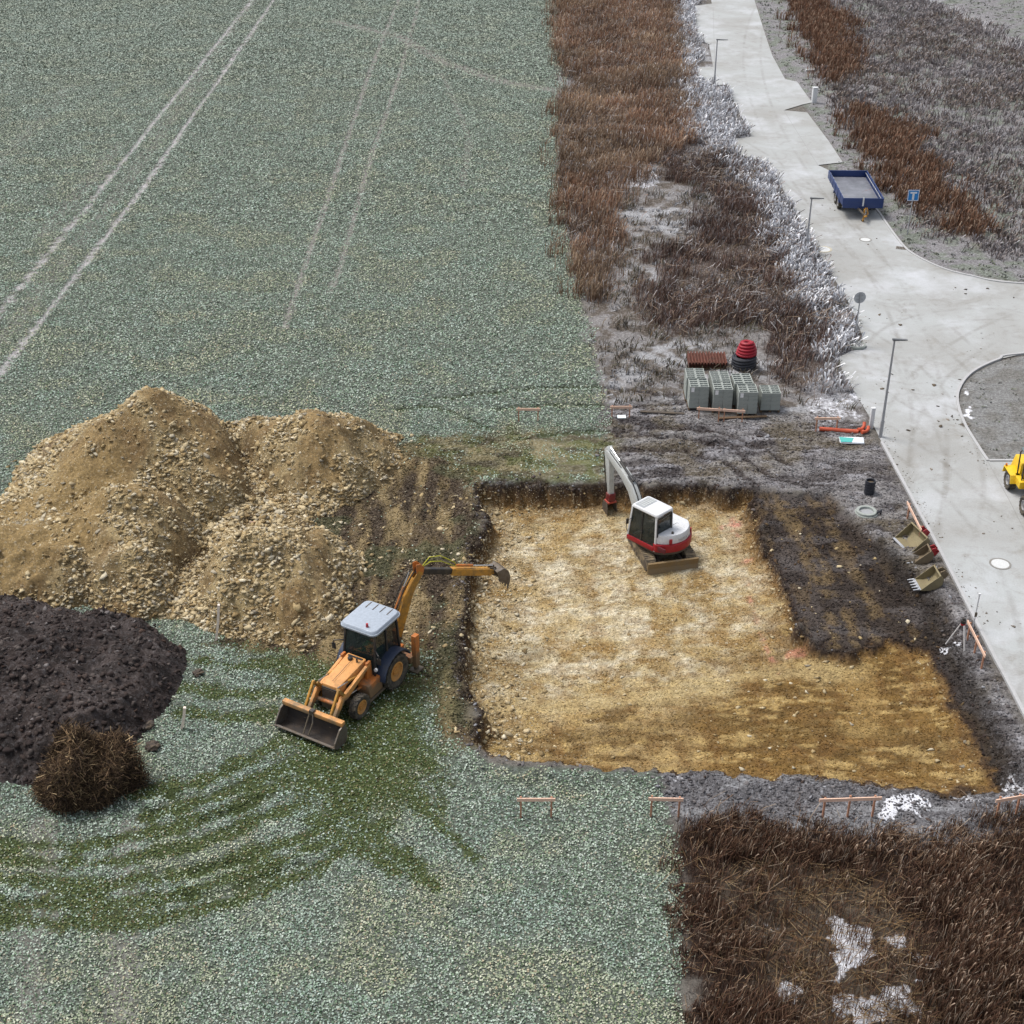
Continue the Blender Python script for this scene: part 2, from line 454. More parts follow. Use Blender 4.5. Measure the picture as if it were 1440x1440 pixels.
def paint(name, c, rough=.45, metal=0.0, dirt=.35, dirtc=(.16, .12, .075), scale=2.5, bump=.0, var=.12, spec=.5, low=False):
    """painted or bare surface with dust and mud caught on it in blotches of their own"""
    if name in MATS: return MATS[name]
    m, nt, b = base_mat(name); v = coords(nt)
    n1 = noise(nt, scale, 6, .65, v); n2 = noise(nt, scale * 7, 4, .6, v)
    c1 = mixc(nt, ramp(nt, n2, [(.3, 0.0), (.7, 1.0)]), tuple(x * (1 - var) for x in c), tuple(min(1, x * (1 + var)) for x in c))
    f = ramp(nt, n1, [(.62 - dirt * .35, 0.0), (.80 - dirt * .2, min(1, dirt * 1.6))])
    if low:                                                       # mud thrown up from the ground thins out with height
        sx = nt.nodes.new('ShaderNodeSeparateXYZ'); nt.links.new(v, sx.inputs[0])
        mm = nt.nodes.new('ShaderNodeMath'); mm.operation = 'MULTIPLY_ADD'; nt.links.new(n1, mm.inputs[0]); mm.inputs[1].default_value = -1.6; nt.links.new(sx.outputs[2], mm.inputs[2])
        lo = ramp(nt, mm.outputs[0], [(.0, .9), (.35, 0.0)]); mx = nt.nodes.new('ShaderNodeMath'); mx.operation = 'MAXIMUM'; nt.links.new(lo, mx.inputs[0]); nt.links.new(f, mx.inputs[1]); f = mx.outputs[0]
    c2 = mixc(nt, f, c1, dirtc)
    nt.links.new(c2, b.inputs['Base Color'])
    r = ramp(nt, n1, [(.4, rough), (.75, min(1, rough + .35))])
    nt.links.new(r, b.inputs['Roughness'])
    b.inputs['Metallic'].default_value = metal
    b.inputs['Specular IOR Level'].default_value = spec
    if bump > 0:
        bp = N(nt, 'ShaderNodeBump', Strength=bump, Distance=.02); nt.links.new(n2, bp.inputs['Height']); nt.links.new(bp.outputs[0], b.inputs['Normal'])
    MATS[name] = m
    return m
def glass(name='tinted_glass', c=(.02, .03, .03)):
    if name in MATS: return MATS[name]
    m, nt, b = base_mat(name)
    b.inputs['Base Color'].default_value = (*c, 1); b.inputs['Roughness'].default_value = .06
    b.inputs['Alpha'].default_value = .6
    b.inputs['Specular IOR Level'].default_value = .6
    MATS[name] = m; return m
def attr_mat(name, rough=.9, var=.0, vs=20, bump=0):
    m, nt, b = base_mat(name)
    a = nt.nodes.new('ShaderNodeAttribute'); a.attribute_name = 'Col'
    c = a.outputs['Color']
    if var > 0:
        n = noise(nt, vs, 4, .6, coords(nt)); c = mixc(nt, 1.0, c, ramp(nt, n, [(.25, 1 - var), (.75, 1 + var)]), 'MULTIPLY')
        if bump:
            bp = N(nt, 'ShaderNodeBump', Strength=bump, Distance=.05); nt.links.new(n, bp.inputs['Height']); nt.links.new(bp.outputs[0], b.inputs['Normal'])
    nt.links.new(c, b.inputs['Base Color'])
    b.inputs['Roughness'].default_value = rough; b.inputs['Specular IOR Level'].default_value = .2
    return m
# ================================================================== GROUND
def axis(segs):
    out = [segs[0][0]]
    for a, b, s0, s1 in segs:
        x = a; L = b - a
        while x < b - 1e-6:
            t = (x - a) / L; st = s0 + (s1 - s0) * t
            x = min(b, x + st); out.append(x)
    return np.array(out)
gx = axis([(-700, -75, 60, 3), (-75, -26, 1.6, .2), (-26, 22, .115, .115), (22, 70, .25, 1.2), (70, 700, 3, 60)])
gy = axis([(-60, 22, 8, 1), (22, 36, .35, .14), (36, 66, .115, .12), (66, 110, .14, .35), (110, 190, .35, .8), (190, 900, 4, 60)])
GX, GY = np.meshgrid(gx, gy, indexing='ij')
fx, fy = GX.ravel(), GY.ravel()
Z = zones(fx, fy)
GH = ground_h(fx, fy, Z)

def lerp(c, zc, a):
    return c * (1 - a[:, None]) + np.asarray(zc)[None, :] * a[:, None]
n1 = fbm(fx, fy, .35, 4, 40.); n2 = fbm(fx, fy, 1.3, 4, 50.); n3 = fbm(fx * .45, fy * 1.6, .8, 4, 60.)
A = np.tile(np.array(col(118, 113, 106)), (len(fx), 1))
A = lerp(A, col(98, 106, 94), Z['field'])                         # soil seen between the leaves
A = lerp(A, col(158, 150, 144), Z['field'] * Z['bare'])
A = lerp(A, col(188, 184, 184), Z['field'] * sstep(.5, .9, Z['bare']))
A = lerp(A, col(70, 82, 40), Z['field'] * Z['green'] * .95)
A = lerp(A, col(140, 136, 134), Z['verge_left'])
A = lerp(A, col(172, 172, 174), Z['verge_left'] * sstep(.48, .66, n1))
A = lerp(A, col(92, 80, 66), Z['verge_left'] * sstep(.52, .40, n2) * .8)
A = lerp(A, col(84, 66, 52), np.maximum(Z['reed_mid'], Z['reed_top'] * .8) * .75)
A = lerp(A, col(165, 165, 170), Z['frost_band'] * .5)
A = lerp(A, col(140, 137, 138), Z['right'])
A = lerp(A, col(120, 128, 112), Z['right'] * sstep(.5, .62, n2) * .8)
A = lerp(A, col(94, 70, 50), Z['reed_r'] * .8)
A = lerp(A, col(142, 142, 140), Z['island'])
A = lerp(A, col(118, 114, 106), Z['island'] * sstep(.45, .6, n2) * .6)
A = lerp(A, col(58, 44, 36), Z['reed_bot'])
A = lerp(A, col(98, 88, 76), Z['reed_bot'] * Z['open_bot'] * .8)
# bare earth
A = lerp(A, col(128, 124, 124), Z['soil_back'])
A = lerp(A, col(90, 84, 82), Z['soil_back'] * sstep(.50, .38, n3) * .8)
sb = fbm(fx * .4, fy * 1.8, 2.0, 5, 171.)
A = lerp(A, col(70, 64, 64), Z['soil_back'] * sstep(.44, .36, sb) * .8)
A = lerp(A, col(176, 174, 178), Z['soil_back'] * sstep(.56, .66, sb) * .6)
A = lerp(A, col(120, 108, 82), Z['soil_back'] * sstep(.55, .66, n1) * .5)
A = lerp(A, col(156, 153, 152), Z['soil_back'] * sstep(.55, .70, n3) * .7)
A = lerp(A, col(112, 110, 112), Z['soil_front'])
A = lerp(A, col(150, 150, 152), Z['soil_front'] * sstep(.52, .66, n3) * .8)
A = lerp(A, col(128, 118, 84), Z['greenish'] * .75)
sg = fbm(fx * .4, fy * 1.5, 1.6, 5, 151.)
A = lerp(A, col(152, 140, 104), Z['greenish'] * sstep(.53, .62, sg) * .7)
A = lerp(A, col(74, 66, 48), Z['greenish'] * sstep(.48, .38, sg) * .7)
A = lerp(A, col(100, 108, 56), Z['greenish'] * sstep(.5, .62, n2) * .6)
nm = fbm(fx * 1.5, fy * .3, 1.1, 4, 70.)
A = lerp(A, col(116, 98, 68), Z['mud'] * .92)
mm = fbm(fx, fy, 2.1, 5, 161.)
A = lerp(A, col(96, 82, 64), Z['mud'] * sstep(.50, .42, mm) * .7)
A = lerp(A, col(70, 58, 46), Z['mud'] * sstep(.55, .42, nm) * .9)
A = lerp(A, col(165, 145, 105), Z['mud'] * sstep(.56, .66, nm) * .7)
A = lerp(A, col(88, 92, 62), Z['mud'] * sstep(.56, .64, n1) * .6)
A = lerp(A, col(58, 48, 44), Z['rut'] * .8 * (1 - Z['field'] * .5))
A = lerp(A, col(66, 80, 40), Z['rut'] * Z['field'] * .7)
# the stripped strip right of the pit
sc_ = Z['scrape']
gl = sstep(16.5, 9.5, fx)
A = lerp(A, col(64, 54, 46), sc_)
A = lerp(A, col(104, 96, 92), sc_ * gl * sstep(.42, .58, n1) * .7)
A = lerp(A, col(50, 42, 38), sc_ * sstep(.52, .40, n2) * .7)
A = lerp(A, col(104, 98, 96), sc_ * sstep(.56, .68, n3) * .6)
A = lerp(A, col(112, 92, 62), sc_ * sstep(.54, .64, fbm(fx * 1.4, fy * .5, 1.5, 5, 131.)) * .5)
for L, wd in (([(1090, 690), (1130, 760), (1165, 830), (1175, 900)], .35), ([(1150, 700), (1185, 760), (1225, 830), (1235, 900)], .40), ([(1110, 700), (1150, 770), (1190, 850), (1210, 905)], .2)):
    d = ldist(poly_w(L), fx, fy) + Z['n_f'] * .5 + Z['n_e'] * .5
    A = lerp(A, col(138, 116, 80), (1 - sstep(wd * .2, wd * 1.0, d)) * .5 * sc_ * sstep(.36, .5, fbm(fx, fy, 1.9, 4, 141.)))
edge_r = ldist(poly_w([(1235, 765), (1300, 825), (1330, 900), (1380, 985), (1420, 1090)]), fx, fy) + Z['n_f'] * .4
A = lerp(A, col(48, 42, 38), (1 - sstep(.15, .8, edge_r)) * .8)  # dark right edge: shade of the low bank painted into the soil colour
# the pit: pale limestone rubble in the middle, ochre loam at the near side and right
P_ = np.clip(Z['pit'], 0, 1)
FL = np.tile(np.array(col(178, 156, 112)), (len(fx), 1))
st1 = fbm(fx * .35, fy * 1.7, 1.5, 5, 101.); st2 = fbm(fx * 1.1, fy * .5, 1.6, 5, 111.); st3 = fbm(fx * .5 + fy * .2, fy * 1.3, 3.2, 4, 121.)
px_ = poly_w([(700, 740), (1010, 720), (1060, 860), (1080, 960), (700, 990)], -1.0)
pale = sstep(-4, 3, sdist(px_, fx, fy) + Z['n_e'] * 5)
FL = lerp(FL, col(218, 204, 168), pale * sstep(.40, .60, n2 * .5 + n1 * .5))
FL = lerp(FL, col(240, 230, 204), pale * sstep(.46, .64, n2 * .65 + n3 * .35) * .72)
FL = lerp(FL, col(166, 130, 72), sstep(.50, .36, n2) * (.75 - .45 * pale))
FL = lerp(FL, col(150, 116, 62), sstep(.56, .66, st1) * (.55 - .3 * pale))
FL = lerp(FL, col(238, 228, 202), sstep(.60, .70, st2) * .5 * pale)
ochre = sstep(-2.5, 2.0, sdist(poly_w([(660, 1015), (860, 1005), (1000, 960), (1090, 930), (1120, 880), (1250, 870), (1420, 1000), (1430, 1140), (650, 1120)], -.9), fx, fy) + Z['n_e'] * 4)
FL = lerp(FL, col(136, 106, 56), ochre * (.50 + .50 * sstep(3, 10, fx)))
FL = lerp(FL, col(196, 170, 120), ochre * sstep(.54, .66, n1) * .55 * sstep(9, 5, fx))
FL = lerp(FL, col(104, 82, 46), sstep(-1.2, 2., sdist(poly_w([(1000, 1000), (1130, 965), (1330, 1010), (1345, 1095), (1200, 1070), (1050, 1040)], -.8), fx, fy) + Z['n_e'] * 5) * sstep(.56, .42, n3) * .8)
FL = lerp(FL, col(196, 172, 122), sstep(.54, .62, st3) * .5)
FL = lerp(FL, col(146, 114, 66), sstep(.46, .38, st3) * .5)
FL = lerp(FL, col(110, 84, 44), ochre * sstep(.52, .62, st1) * .75)
FL = lerp(FL, col(196, 166, 106), ochre * sstep(.56, .64, st3) * .6)
FL = lerp(FL, col(124, 92, 50), ochre * sstep(.56, .64, st2) * .6)
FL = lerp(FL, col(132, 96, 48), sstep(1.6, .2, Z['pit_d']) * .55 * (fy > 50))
ex_, ey_ = W(925, 775, -1.0)[:2]
rr__ = np.hypot(fx - ex_, fy - ey_); aa__ = np.arctan2(fy - ey_, fx - ex_)
teeth = np.sin(aa__ * 46 + 3 * fbm(fx, fy, .4, 2, 221.)) * sstep(1.5, 2.5, rr__) * sstep(9, 5, rr__) * sstep(.45, .6, fbm(fx, fy, .35, 3, 231.))
FL = FL * (1 + .09 * teeth[:, None])
for L, wd, cc in (([(905, 810), (925, 880), (960, 960)], .16, (150, 122, 78)), ([(975, 800), (1000, 870), (1040, 950)], .16, (150, 122, 78)), ([(780, 740), (760, 830), (770, 930)], .2, (196, 168, 116)), ([(840, 745), (830, 830), (842, 925)], .2, (160, 130, 84)), ([(700, 1000), (900, 990), (1050, 955), (1200, 950)], .5, (214, 192, 140)), ([(820, 1040), (960, 1020), (1100, 1030), (1320, 1055)], .4, (112, 88, 48)),
                  ([(720, 905), (850, 915), (1000, 905)], .3, (166, 132, 78)), ([(1210, 900), (1215, 980), (1220, 1040)], .45, (178, 148, 92))):
    d = ldist(poly_w(L, -1.0), fx, fy) + Z['n_f'] * .8 + Z['n_e'] * 1.2
    FL = lerp(FL, col(*cc), (1 - sstep(wd * .4, wd * 1.8, d)) * .5)
for q, L in enumerate(([(1034, 735), (1048, 775), (1052, 830), (1070, 900), (1092, 950)], [(1020, 745), (1040, 742)], [(1085, 930), (1125, 928)])):     # pink marking spray
    d = ldist(poly_w(L, -1.0), fx, fy) + Z['n_e'] * .7
    FL = lerp(FL, col(222, 146, 130), (1 - sstep(.05, .28, d)) * sstep(.5, .62, fbm(fx, fy, 1.7, 3, 80.)) * .5)
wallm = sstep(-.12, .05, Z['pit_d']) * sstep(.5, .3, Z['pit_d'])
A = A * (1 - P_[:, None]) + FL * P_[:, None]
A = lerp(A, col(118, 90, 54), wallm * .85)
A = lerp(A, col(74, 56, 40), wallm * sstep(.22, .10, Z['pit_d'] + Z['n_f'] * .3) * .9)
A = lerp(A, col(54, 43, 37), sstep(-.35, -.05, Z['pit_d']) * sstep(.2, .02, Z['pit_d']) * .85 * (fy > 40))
# trampled path line in the upper right corner
d = ldist(poly_w([(1280, -12), (1350, 18), (1440, 66), (1560, 120)]), fx, fy)
A = lerp(A, col(178, 176, 178), (1 - sstep(.5, 1.4, d + Z['n_e'] * 1.5)) * .8)
# masks for the shader
stone = P_ * (.30 + .3 * pale) * (1 - .75 * ochre) + Z['mud'] * .22 + sstep(3.4, .4, Z['pit_d']) * P_ * (fx < 3) * .4
snow = np.zeros_like(fx)
for pts, k in (([(1180, 1300), (1215, 1300), (1225, 1345), (1200, 1380), (1240, 1400), (1290, 1380), (1285, 1420), (1200, 1440), (1160, 1400)], 1.0), ([(1300, 1350), (1312, 1352), (1308, 1400), (1296, 1400)], .8), ([(1290, 1160), (1330, 1165), (1326, 1180), (1300, 1182)], .8), ([(1060, 1300), (1090, 1290), (1085, 1320), (1064, 1325)], .7), ([(1105, 1380), (1140, 1380), (1135, 1400), (1105, 1400)], .9),
               ([(1245, 1308), (1285, 1312), (1280, 1335), (1250, 1330)], .9), ([(1242, 1118), (1290, 1118), (1288, 1145), (1245, 1145)], 1.1), ([(1335, 1108), (1375, 1112), (1370, 1130), (1330, 1128)], .8),
               ([(1405, 1085), (1440, 1080), (1440, 1130), (1420, 1125)], .8), ([(945, 1090), (985, 1090), (975, 1108), (945, 1106)], .8), ([(1180, 700), (1210, 695), (1215, 715), (1190, 715)], .9),
               ([(1325, 900), (1340, 900), (1340, 915), (1328, 915)], 1.2), ([(1130, 560), (1200, 560), (1220, 590), (1135, 590)], .8), ([(1185, 500), (1215, 520), (1230, 560), (1200, 560), (1186, 520)], .9),
               ([(845, 240), (930, 232), (925, 262), (850, 268)], .85), ([(1060, 415), (1080, 420), (1085, 460), (1065, 462)], .75), ([(1345, 250), (1370, 250), (1365, 268), (1340, 268)], .7),
               ([(1355, 545), (1364, 545), (1366, 595), (1358, 595)], 1.1), ([(1225, 720), (1250, 725), (1240, 735)], .7), ([(1180, 735), (1240, 740), (1235, 750), (1200, 748)], .7)):
    dd = sdist(poly_w(pts), fx, fy)
    snow = np.maximum(snow, sstep(-.55, .35, dd + Z['n_e'] * 1.6 + Z['n_f'] * 1.2) * min(k, 1))
hoar = Z['frost_band'] * .55 + Z['verge_left'] * .25 + Z['right'] * .32 + Z['soil_back'] * .20 + Z['soil_front'] * .3 + Z['island'] * .15 + Z['field'] * .22 * (1 - Z['green'])
hoar = hoar * (1 - P_) * (1 - sc_ * .8) * (1 - Z['mud'] * .7)
M = np.stack([np.clip(stone, 0, 1), np.clip(snow * (1 - P_), 0, 1), np.clip(hoar, 0, 1)], 1)
nx_, ny_ = len(gx), len(gy)
I = np.arange(nx_ * ny_).reshape(nx_, ny_)
F = np.stack([I[:-1, :-1], I[1:, :-1], I[1:, 1:], I[:-1, 1:]], -1).reshape(-1, 4)
V = np.stack([fx, fy, GH], 1)
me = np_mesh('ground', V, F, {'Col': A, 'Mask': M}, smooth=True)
GI = (gx, gy, GH.reshape(nx_, ny_))
def gh_fast(x, y):
    i = np.clip(np.searchsorted(gx, x) - 1, 0, nx_ - 2); j = np.clip(np.searchsorted(gy, y) - 1, 0, ny_ - 2)
    tx = (x - gx[i]) / (gx[i + 1] - gx[i]); ty = (y - gy[j]) / (gy[j + 1] - gy[j]); H_ = GI[2]
    return (H_[i, j] * (1 - tx) + H_[i + 1, j] * tx) * (1 - ty) + (H_[i, j + 1] * (1 - tx) + H_[i + 1, j + 1] * tx) * ty

AG = A.reshape(nx_, ny_, 3)
def gcol(x, y):
    i = np.clip(np.searchsorted(gx, x), 0, nx_ - 1); j = np.clip(np.searchsorted(gy, y), 0, ny_ - 1)
    return AG[i, j]
m, nt, b = base_mat('earth')
v = coords(nt)
at = nt.nodes.new('ShaderNodeAttribute'); at.attribute_name = 'Col'
am = nt.nodes.new('ShaderNodeAttribute'); am.attribute_name = 'Mask'
sp = nt.nodes.new('ShaderNodeSeparateColor'); nt.links.new(am.outputs['Color'], sp.inputs[0])
na = noise(nt, 1.6, 7, .74, v, .3); nb = noise(nt, 6.5, 7, .76, v, .2); nc = noise(nt, 19, 4, .75, v)
c = mixc(nt, 1.0, at.outputs['Color'], ramp(nt, na, [(.28, .80), (.72, 1.20)]), 'MULTIPLY')
c = mixc(nt, 1.0, c, ramp(nt, nb, [(.30, .50), (.5, 1.0), (.70, 1.45)]), 'MULTIPLY')
c = mixc(nt, 1.0, c, ramp(nt, nc, [(.32, .66), (.68, 1.36)]), 'MULTIPLY')
def voro(scale):
    a = N(nt, 'ShaderNodeTexVoronoi', Scale=scale, Randomness=1.0); nt.links.new(v, a.inputs['Vector'])
    s = nt.nodes.new('ShaderNodeSeparateColor'); nt.links.new(a.outputs['Color'], s.inputs[0])
    return a.outputs['Distance'], s.outputs[0], s.outputs[1]
def math_(op, a, b_):
    n = nt.nodes.new('ShaderNodeMath'); n.operation = op
    for i, q in enumerate((a, b_)):
        if isinstance(q, (int, float)): n.inputs[i].default_value = q
        else: nt.links.new(q, n.inputs[i])
    return n.outputs[0]
stones = []
for scl, cut in ((5.5, .55), (12.0, .45)):
    dist, r1, r2 = voro(scl)
    s_ = math_('MULTIPLY', ramp(nt, dist, [(.22, 1.0), (.42, 0.0)]), ramp(nt, r1, [(cut, 0.0), (cut + .12, 1.0)]))
    s_ = math_('MULTIPLY', s_, sp.outputs[0])
    c = mixc(nt, s_, c, mixc(nt, r2, col(170, 146, 104), col(236, 224, 196)))
    stones.append(s_)
# hoar frost sits on the crumbs that stand up
hf = math_('MULTIPLY', ramp(nt, nb, [(.50, 0.0), (.66, 1.0)]), sp.outputs[2])
c = mixc(nt, hf, c, col(214, 218, 224))
nd = noise(nt, 5.0, 8, .75, v)
sf = ramp(nt, math_('ADD', math_('MULTIPLY', sp.outputs[1], .62), math_('MULTIPLY', nd, .6)), [(.77, 0.0), (.87, 1.0)])
c = mixc(nt, sf, c, (.70, .71, .75))
nt.links.new(c, b.inputs['Base Color'])
b.inputs['Roughness'].default_value = .92; b.inputs['Specular IOR Level'].default_value = .25
hh = math_('ADD', math_('MULTIPLY', nb, .7), math_('MULTIPLY', nc, .3))
hh = math_('ADD', hh, math_('MULTIPLY', stones[0], .5)); hh = math_('ADD', hh, math_('MULTIPLY', stones[1], .25))
bp = N(nt, 'ShaderNodeBump', Strength=.9, Distance=.10); nt.links.new(hh, bp.inputs['Height']); nt.links.new(bp.outputs[0], b.inputs['Normal'])
me.materials.append(m)
EARTH = m
tag(new_obj('ground', me), kind='structure')

# ================================================================== ROAD
def flat_poly(name, pw, z, m):
    from mathutils.geometry import tessellate_polygon
    vs = [Vector((p[0], p[1], z)) for p in pw]
    tr = tessellate_polygon([vs])
    me = bpy.data.meshes.new(name); me.from_pydata([tuple(q) for q in vs], [], [tuple(t) for t in tr])
    me.update(); me.materials.append(m); return me
m, nt, b = base_mat('concrete_paving')
v = coords(nt)
n_a = noise(nt, .16, 5, .6, v, .6); n_b = noise(nt, 1.1, 6, .7, v); n_c = noise(nt, 14, 4, .65, v)
c = mixc(nt, ramp(nt, n_a, [(.30, 0.0), (.68, 1.0)]), col(180, 179, 174, .62), col(206, 210, 210, .62))
c = mixc(nt, ramp(nt, n_b, [(.56, 0.0), (.74, .55)]), c, col(164, 156, 144, .62))
c = mixc(nt, ramp(nt, noise(nt, .5, 6, .75, v, 1.2), [(.54, 0.0), (.72, .6)]), c, col(158, 154, 146, .62))
c = mixc(nt, ramp(nt, noise(nt, .22, 6, .68, v), [(.50, 0.0), (.72, .8)]), c, col(226, 229, 234, .66))
sx = nt.nodes.new('ShaderNodeSeparateXYZ'); nt.links.new(v, sx.inputs[0])
def mth(op, *q):
    n = nt.nodes.new('ShaderNodeMath'); n.operation = op
    for i, z in enumerate(q):
        if isinstance(z, (int, float)): n.inputs[i].default_value = z
        else: nt.links.new(z, n.inputs[i])
    return n.outputs[0]
brk = noise(nt, 1.7, 5, .75, v); brk2 = noise(nt, .35, 3, .6, v)
def tyre_arc(p0, p1, p2, wd, amt, cc_):
    # circle through three points of the road
    global c
    (ax, ay), (bx_, by), (cx, cy) = p0, p1, p2
    D_ = 2 * (ax * (by - cy) + bx_ * (cy - ay) + cx * (ay - by))
    ux = ((ax**2 + ay**2) * (by - cy) + (bx_**2 + by**2) * (cy - ay) + (cx**2 + cy**2) * (ay - by)) / D_
    uy = ((ax**2 + ay**2) * (cx - bx_) + (bx_**2 + by**2) * (ax - cx) + (cx**2 + cy**2) * (bx_ - ax)) / D_
    R_ = math.hypot(ax - ux, ay - uy)
    for off in (0.0, 1.7):
        dd = mth('SUBTRACT', mth('SQRT', mth('ADD', mth('POWER', mth('SUBTRACT', sx.outputs[0], ux), 2.0), mth('POWER', mth('SUBTRACT', sx.outputs[1], uy), 2.0))), R_ + off)
        dd = mth('ADD', mth('ABSOLUTE', dd), mth('MULTIPLY', mth('SUBTRACT', brk, .5), .25))
        f_ = mth('MULTIPLY', ramp(nt, dd, [(wd * .4, amt), (wd * 1.3, 0.0)]), ramp(nt, mth('ADD', mth('MULTIPLY', brk, .5), mth('MULTIPLY', brk2, .5)), [(.44, 0.0), (.60, 1.0)]))
        c = mixc(nt, f_, c, cc_)
dk = col(140, 134, 124, .62)
for q in (((1260, 640), (1330, 700), (1420, 840)), ((1230, 500), (1290, 560), (1330, 660)), ((1420, 450), (1330, 455), (1260, 500)), ((1180, 330), (1240, 420), (1280, 560)), ((1300, 760), (1360, 860), (1430, 940)), ((1070, 60), (1090, 160), (1150, 260))):
    tyre_arc(*[W(*z)[:2] for z in q], .15, .38, dk)
c = mixc(nt, ramp(nt, noise(nt, 2.6, 7, .8, v, .6), [(.62, 0.0), (.72, .7)]), c, col(132, 124, 112, .62))
c = mixc(nt, 1.0, c, ramp(nt, n_c, [(.3, .90), (.7, 1.08)]), 'MULTIPLY')
nt.links.new(c, b.inputs['Base Color']); b.inputs['Roughness'].default_value = .75
bp = N(nt, 'ShaderNodeBump', Strength=.25, Distance=.01); nt.links.new(n_c, bp.inputs['Height']); nt.links.new(bp.outputs[0], b.inputs['Normal'])
CONC = m
tag(new_obj('road', flat_poly('road', ROAD, 0.0, CONC)), kind='structure')
KERB = paint('kerb_concrete', col(196, 196, 196), .85, dirt=.2, dirtc=col(150, 145, 140))
def strip_mesh(line, wdt, z0, z1):
    """a raised strip following a line"""
    L = [Vector((p[0], p[1])) for p in line]; vs = []; n = len(L)
    for i in range(n):
        d = (L[min(i + 1, n - 1)] - L[max(i - 1, 0)]).normalized(); s = Vector((-d.y, d.x)) * wdt / 2
        for q in (L[i] - s, L[i] + s): vs += [(q.x, q.y, z0), (q.x, q.y, z1)]
    fs = []
    for i in range(n - 1):
        a = i * 4; b_ = a + 4
        fs += [(a + 1, a + 3, b_ + 3, b_ + 1), (a, a + 1, b_ + 1, b_), (a + 2, b_ + 2, b_ + 3, a + 3)]
    fs += [(0, 2, 3, 1), ((n - 1) * 4, (n - 1) * 4 + 1, (n - 1) * 4 + 3, (n - 1) * 4 + 2)]
    return vs, fs
def dense(pts, k=4):
    """Catmull-Rom through the traced points"""
    P = [Vector(p) for p in pts]; out = []
    for i in range(len(P) - 1):
        p0 = P[max(i - 1, 0)]; p1 = P[i]; p2 = P[i + 1]; p3 = P[min(i + 2, len(P) - 1)]
        for j in range(k):
            t = j / k
            out.append(.5 * ((2 * p1) + (-p0 + p2) * t + (2 * p0 - 5 * p1 + 4 * p2 - p3) * t * t + (-p0 + 3 * p1 - 3 * p2 + p3) * t ** 3))
    return out + [P[-1]]
for pts in ([(1700, 405), (1440, 399), (1366, 388), (1322, 376), (1282, 356), (1264, 338), (1247, 315), (1232, 294), (1200, 262)],
            [(1700, 478), (1440, 497), (1405, 505), (1372, 520), (1354, 537), (1346, 560), (1355, 593), (1375, 627), (1389, 648)],
            [(1640, 1400), (1440, 1003), (1390, 908), (1330, 790), (1290, 715), (1240, 622)]):
    vs, fs = strip_mesh(dense([tuple(q) for q in poly_w(pts)]), .14, -.1, .06)
    tag(MB().add(vs, fs).build('kerb', KERB), kind='structure')
vs, fs = strip_mesh(dense([tuple(q) for q in poly_w([(1391, 648), (1440, 648), (1700, 650)])]), .14, -.1, .06)
tag(MB().add(vs, fs).build('kerb', KERB), kind='structure')
# joints between the poured lanes and crosswise
JOINT = paint('joint_filler', col(160, 160, 158), .9, dirt=.1)
jm = MB()
for pts in ([(1389, 649), (1420, 705), (1440, 745), (1500, 850)], [(1000, 95), (1022, 122)], [(1102, 155), (1150, 232)], [(1003, 10), (1005, 93)], [(1104, 152), (1045, 152)], [(1150, 232), (1085, 236)]):
    L = [Vector(q) for q in poly_w(pts)]
    for a, b_ in zip(L[:-1], L[1:]):
        d = (b_ - a).normalized(); s = Vector((-d.y, d.x)) * .012
        jm.add([(a.x - s.x, a.y - s.y, .004), (a.x + s.x, a.y + s.y, .004), (b_.x + s.x, b_.y + s.y, .004), (b_.x - s.x, b_.y - s.y, .004)], [(0, 1, 2, 3)])
tag(jm.build('road_joints', JOINT), kind='structure')

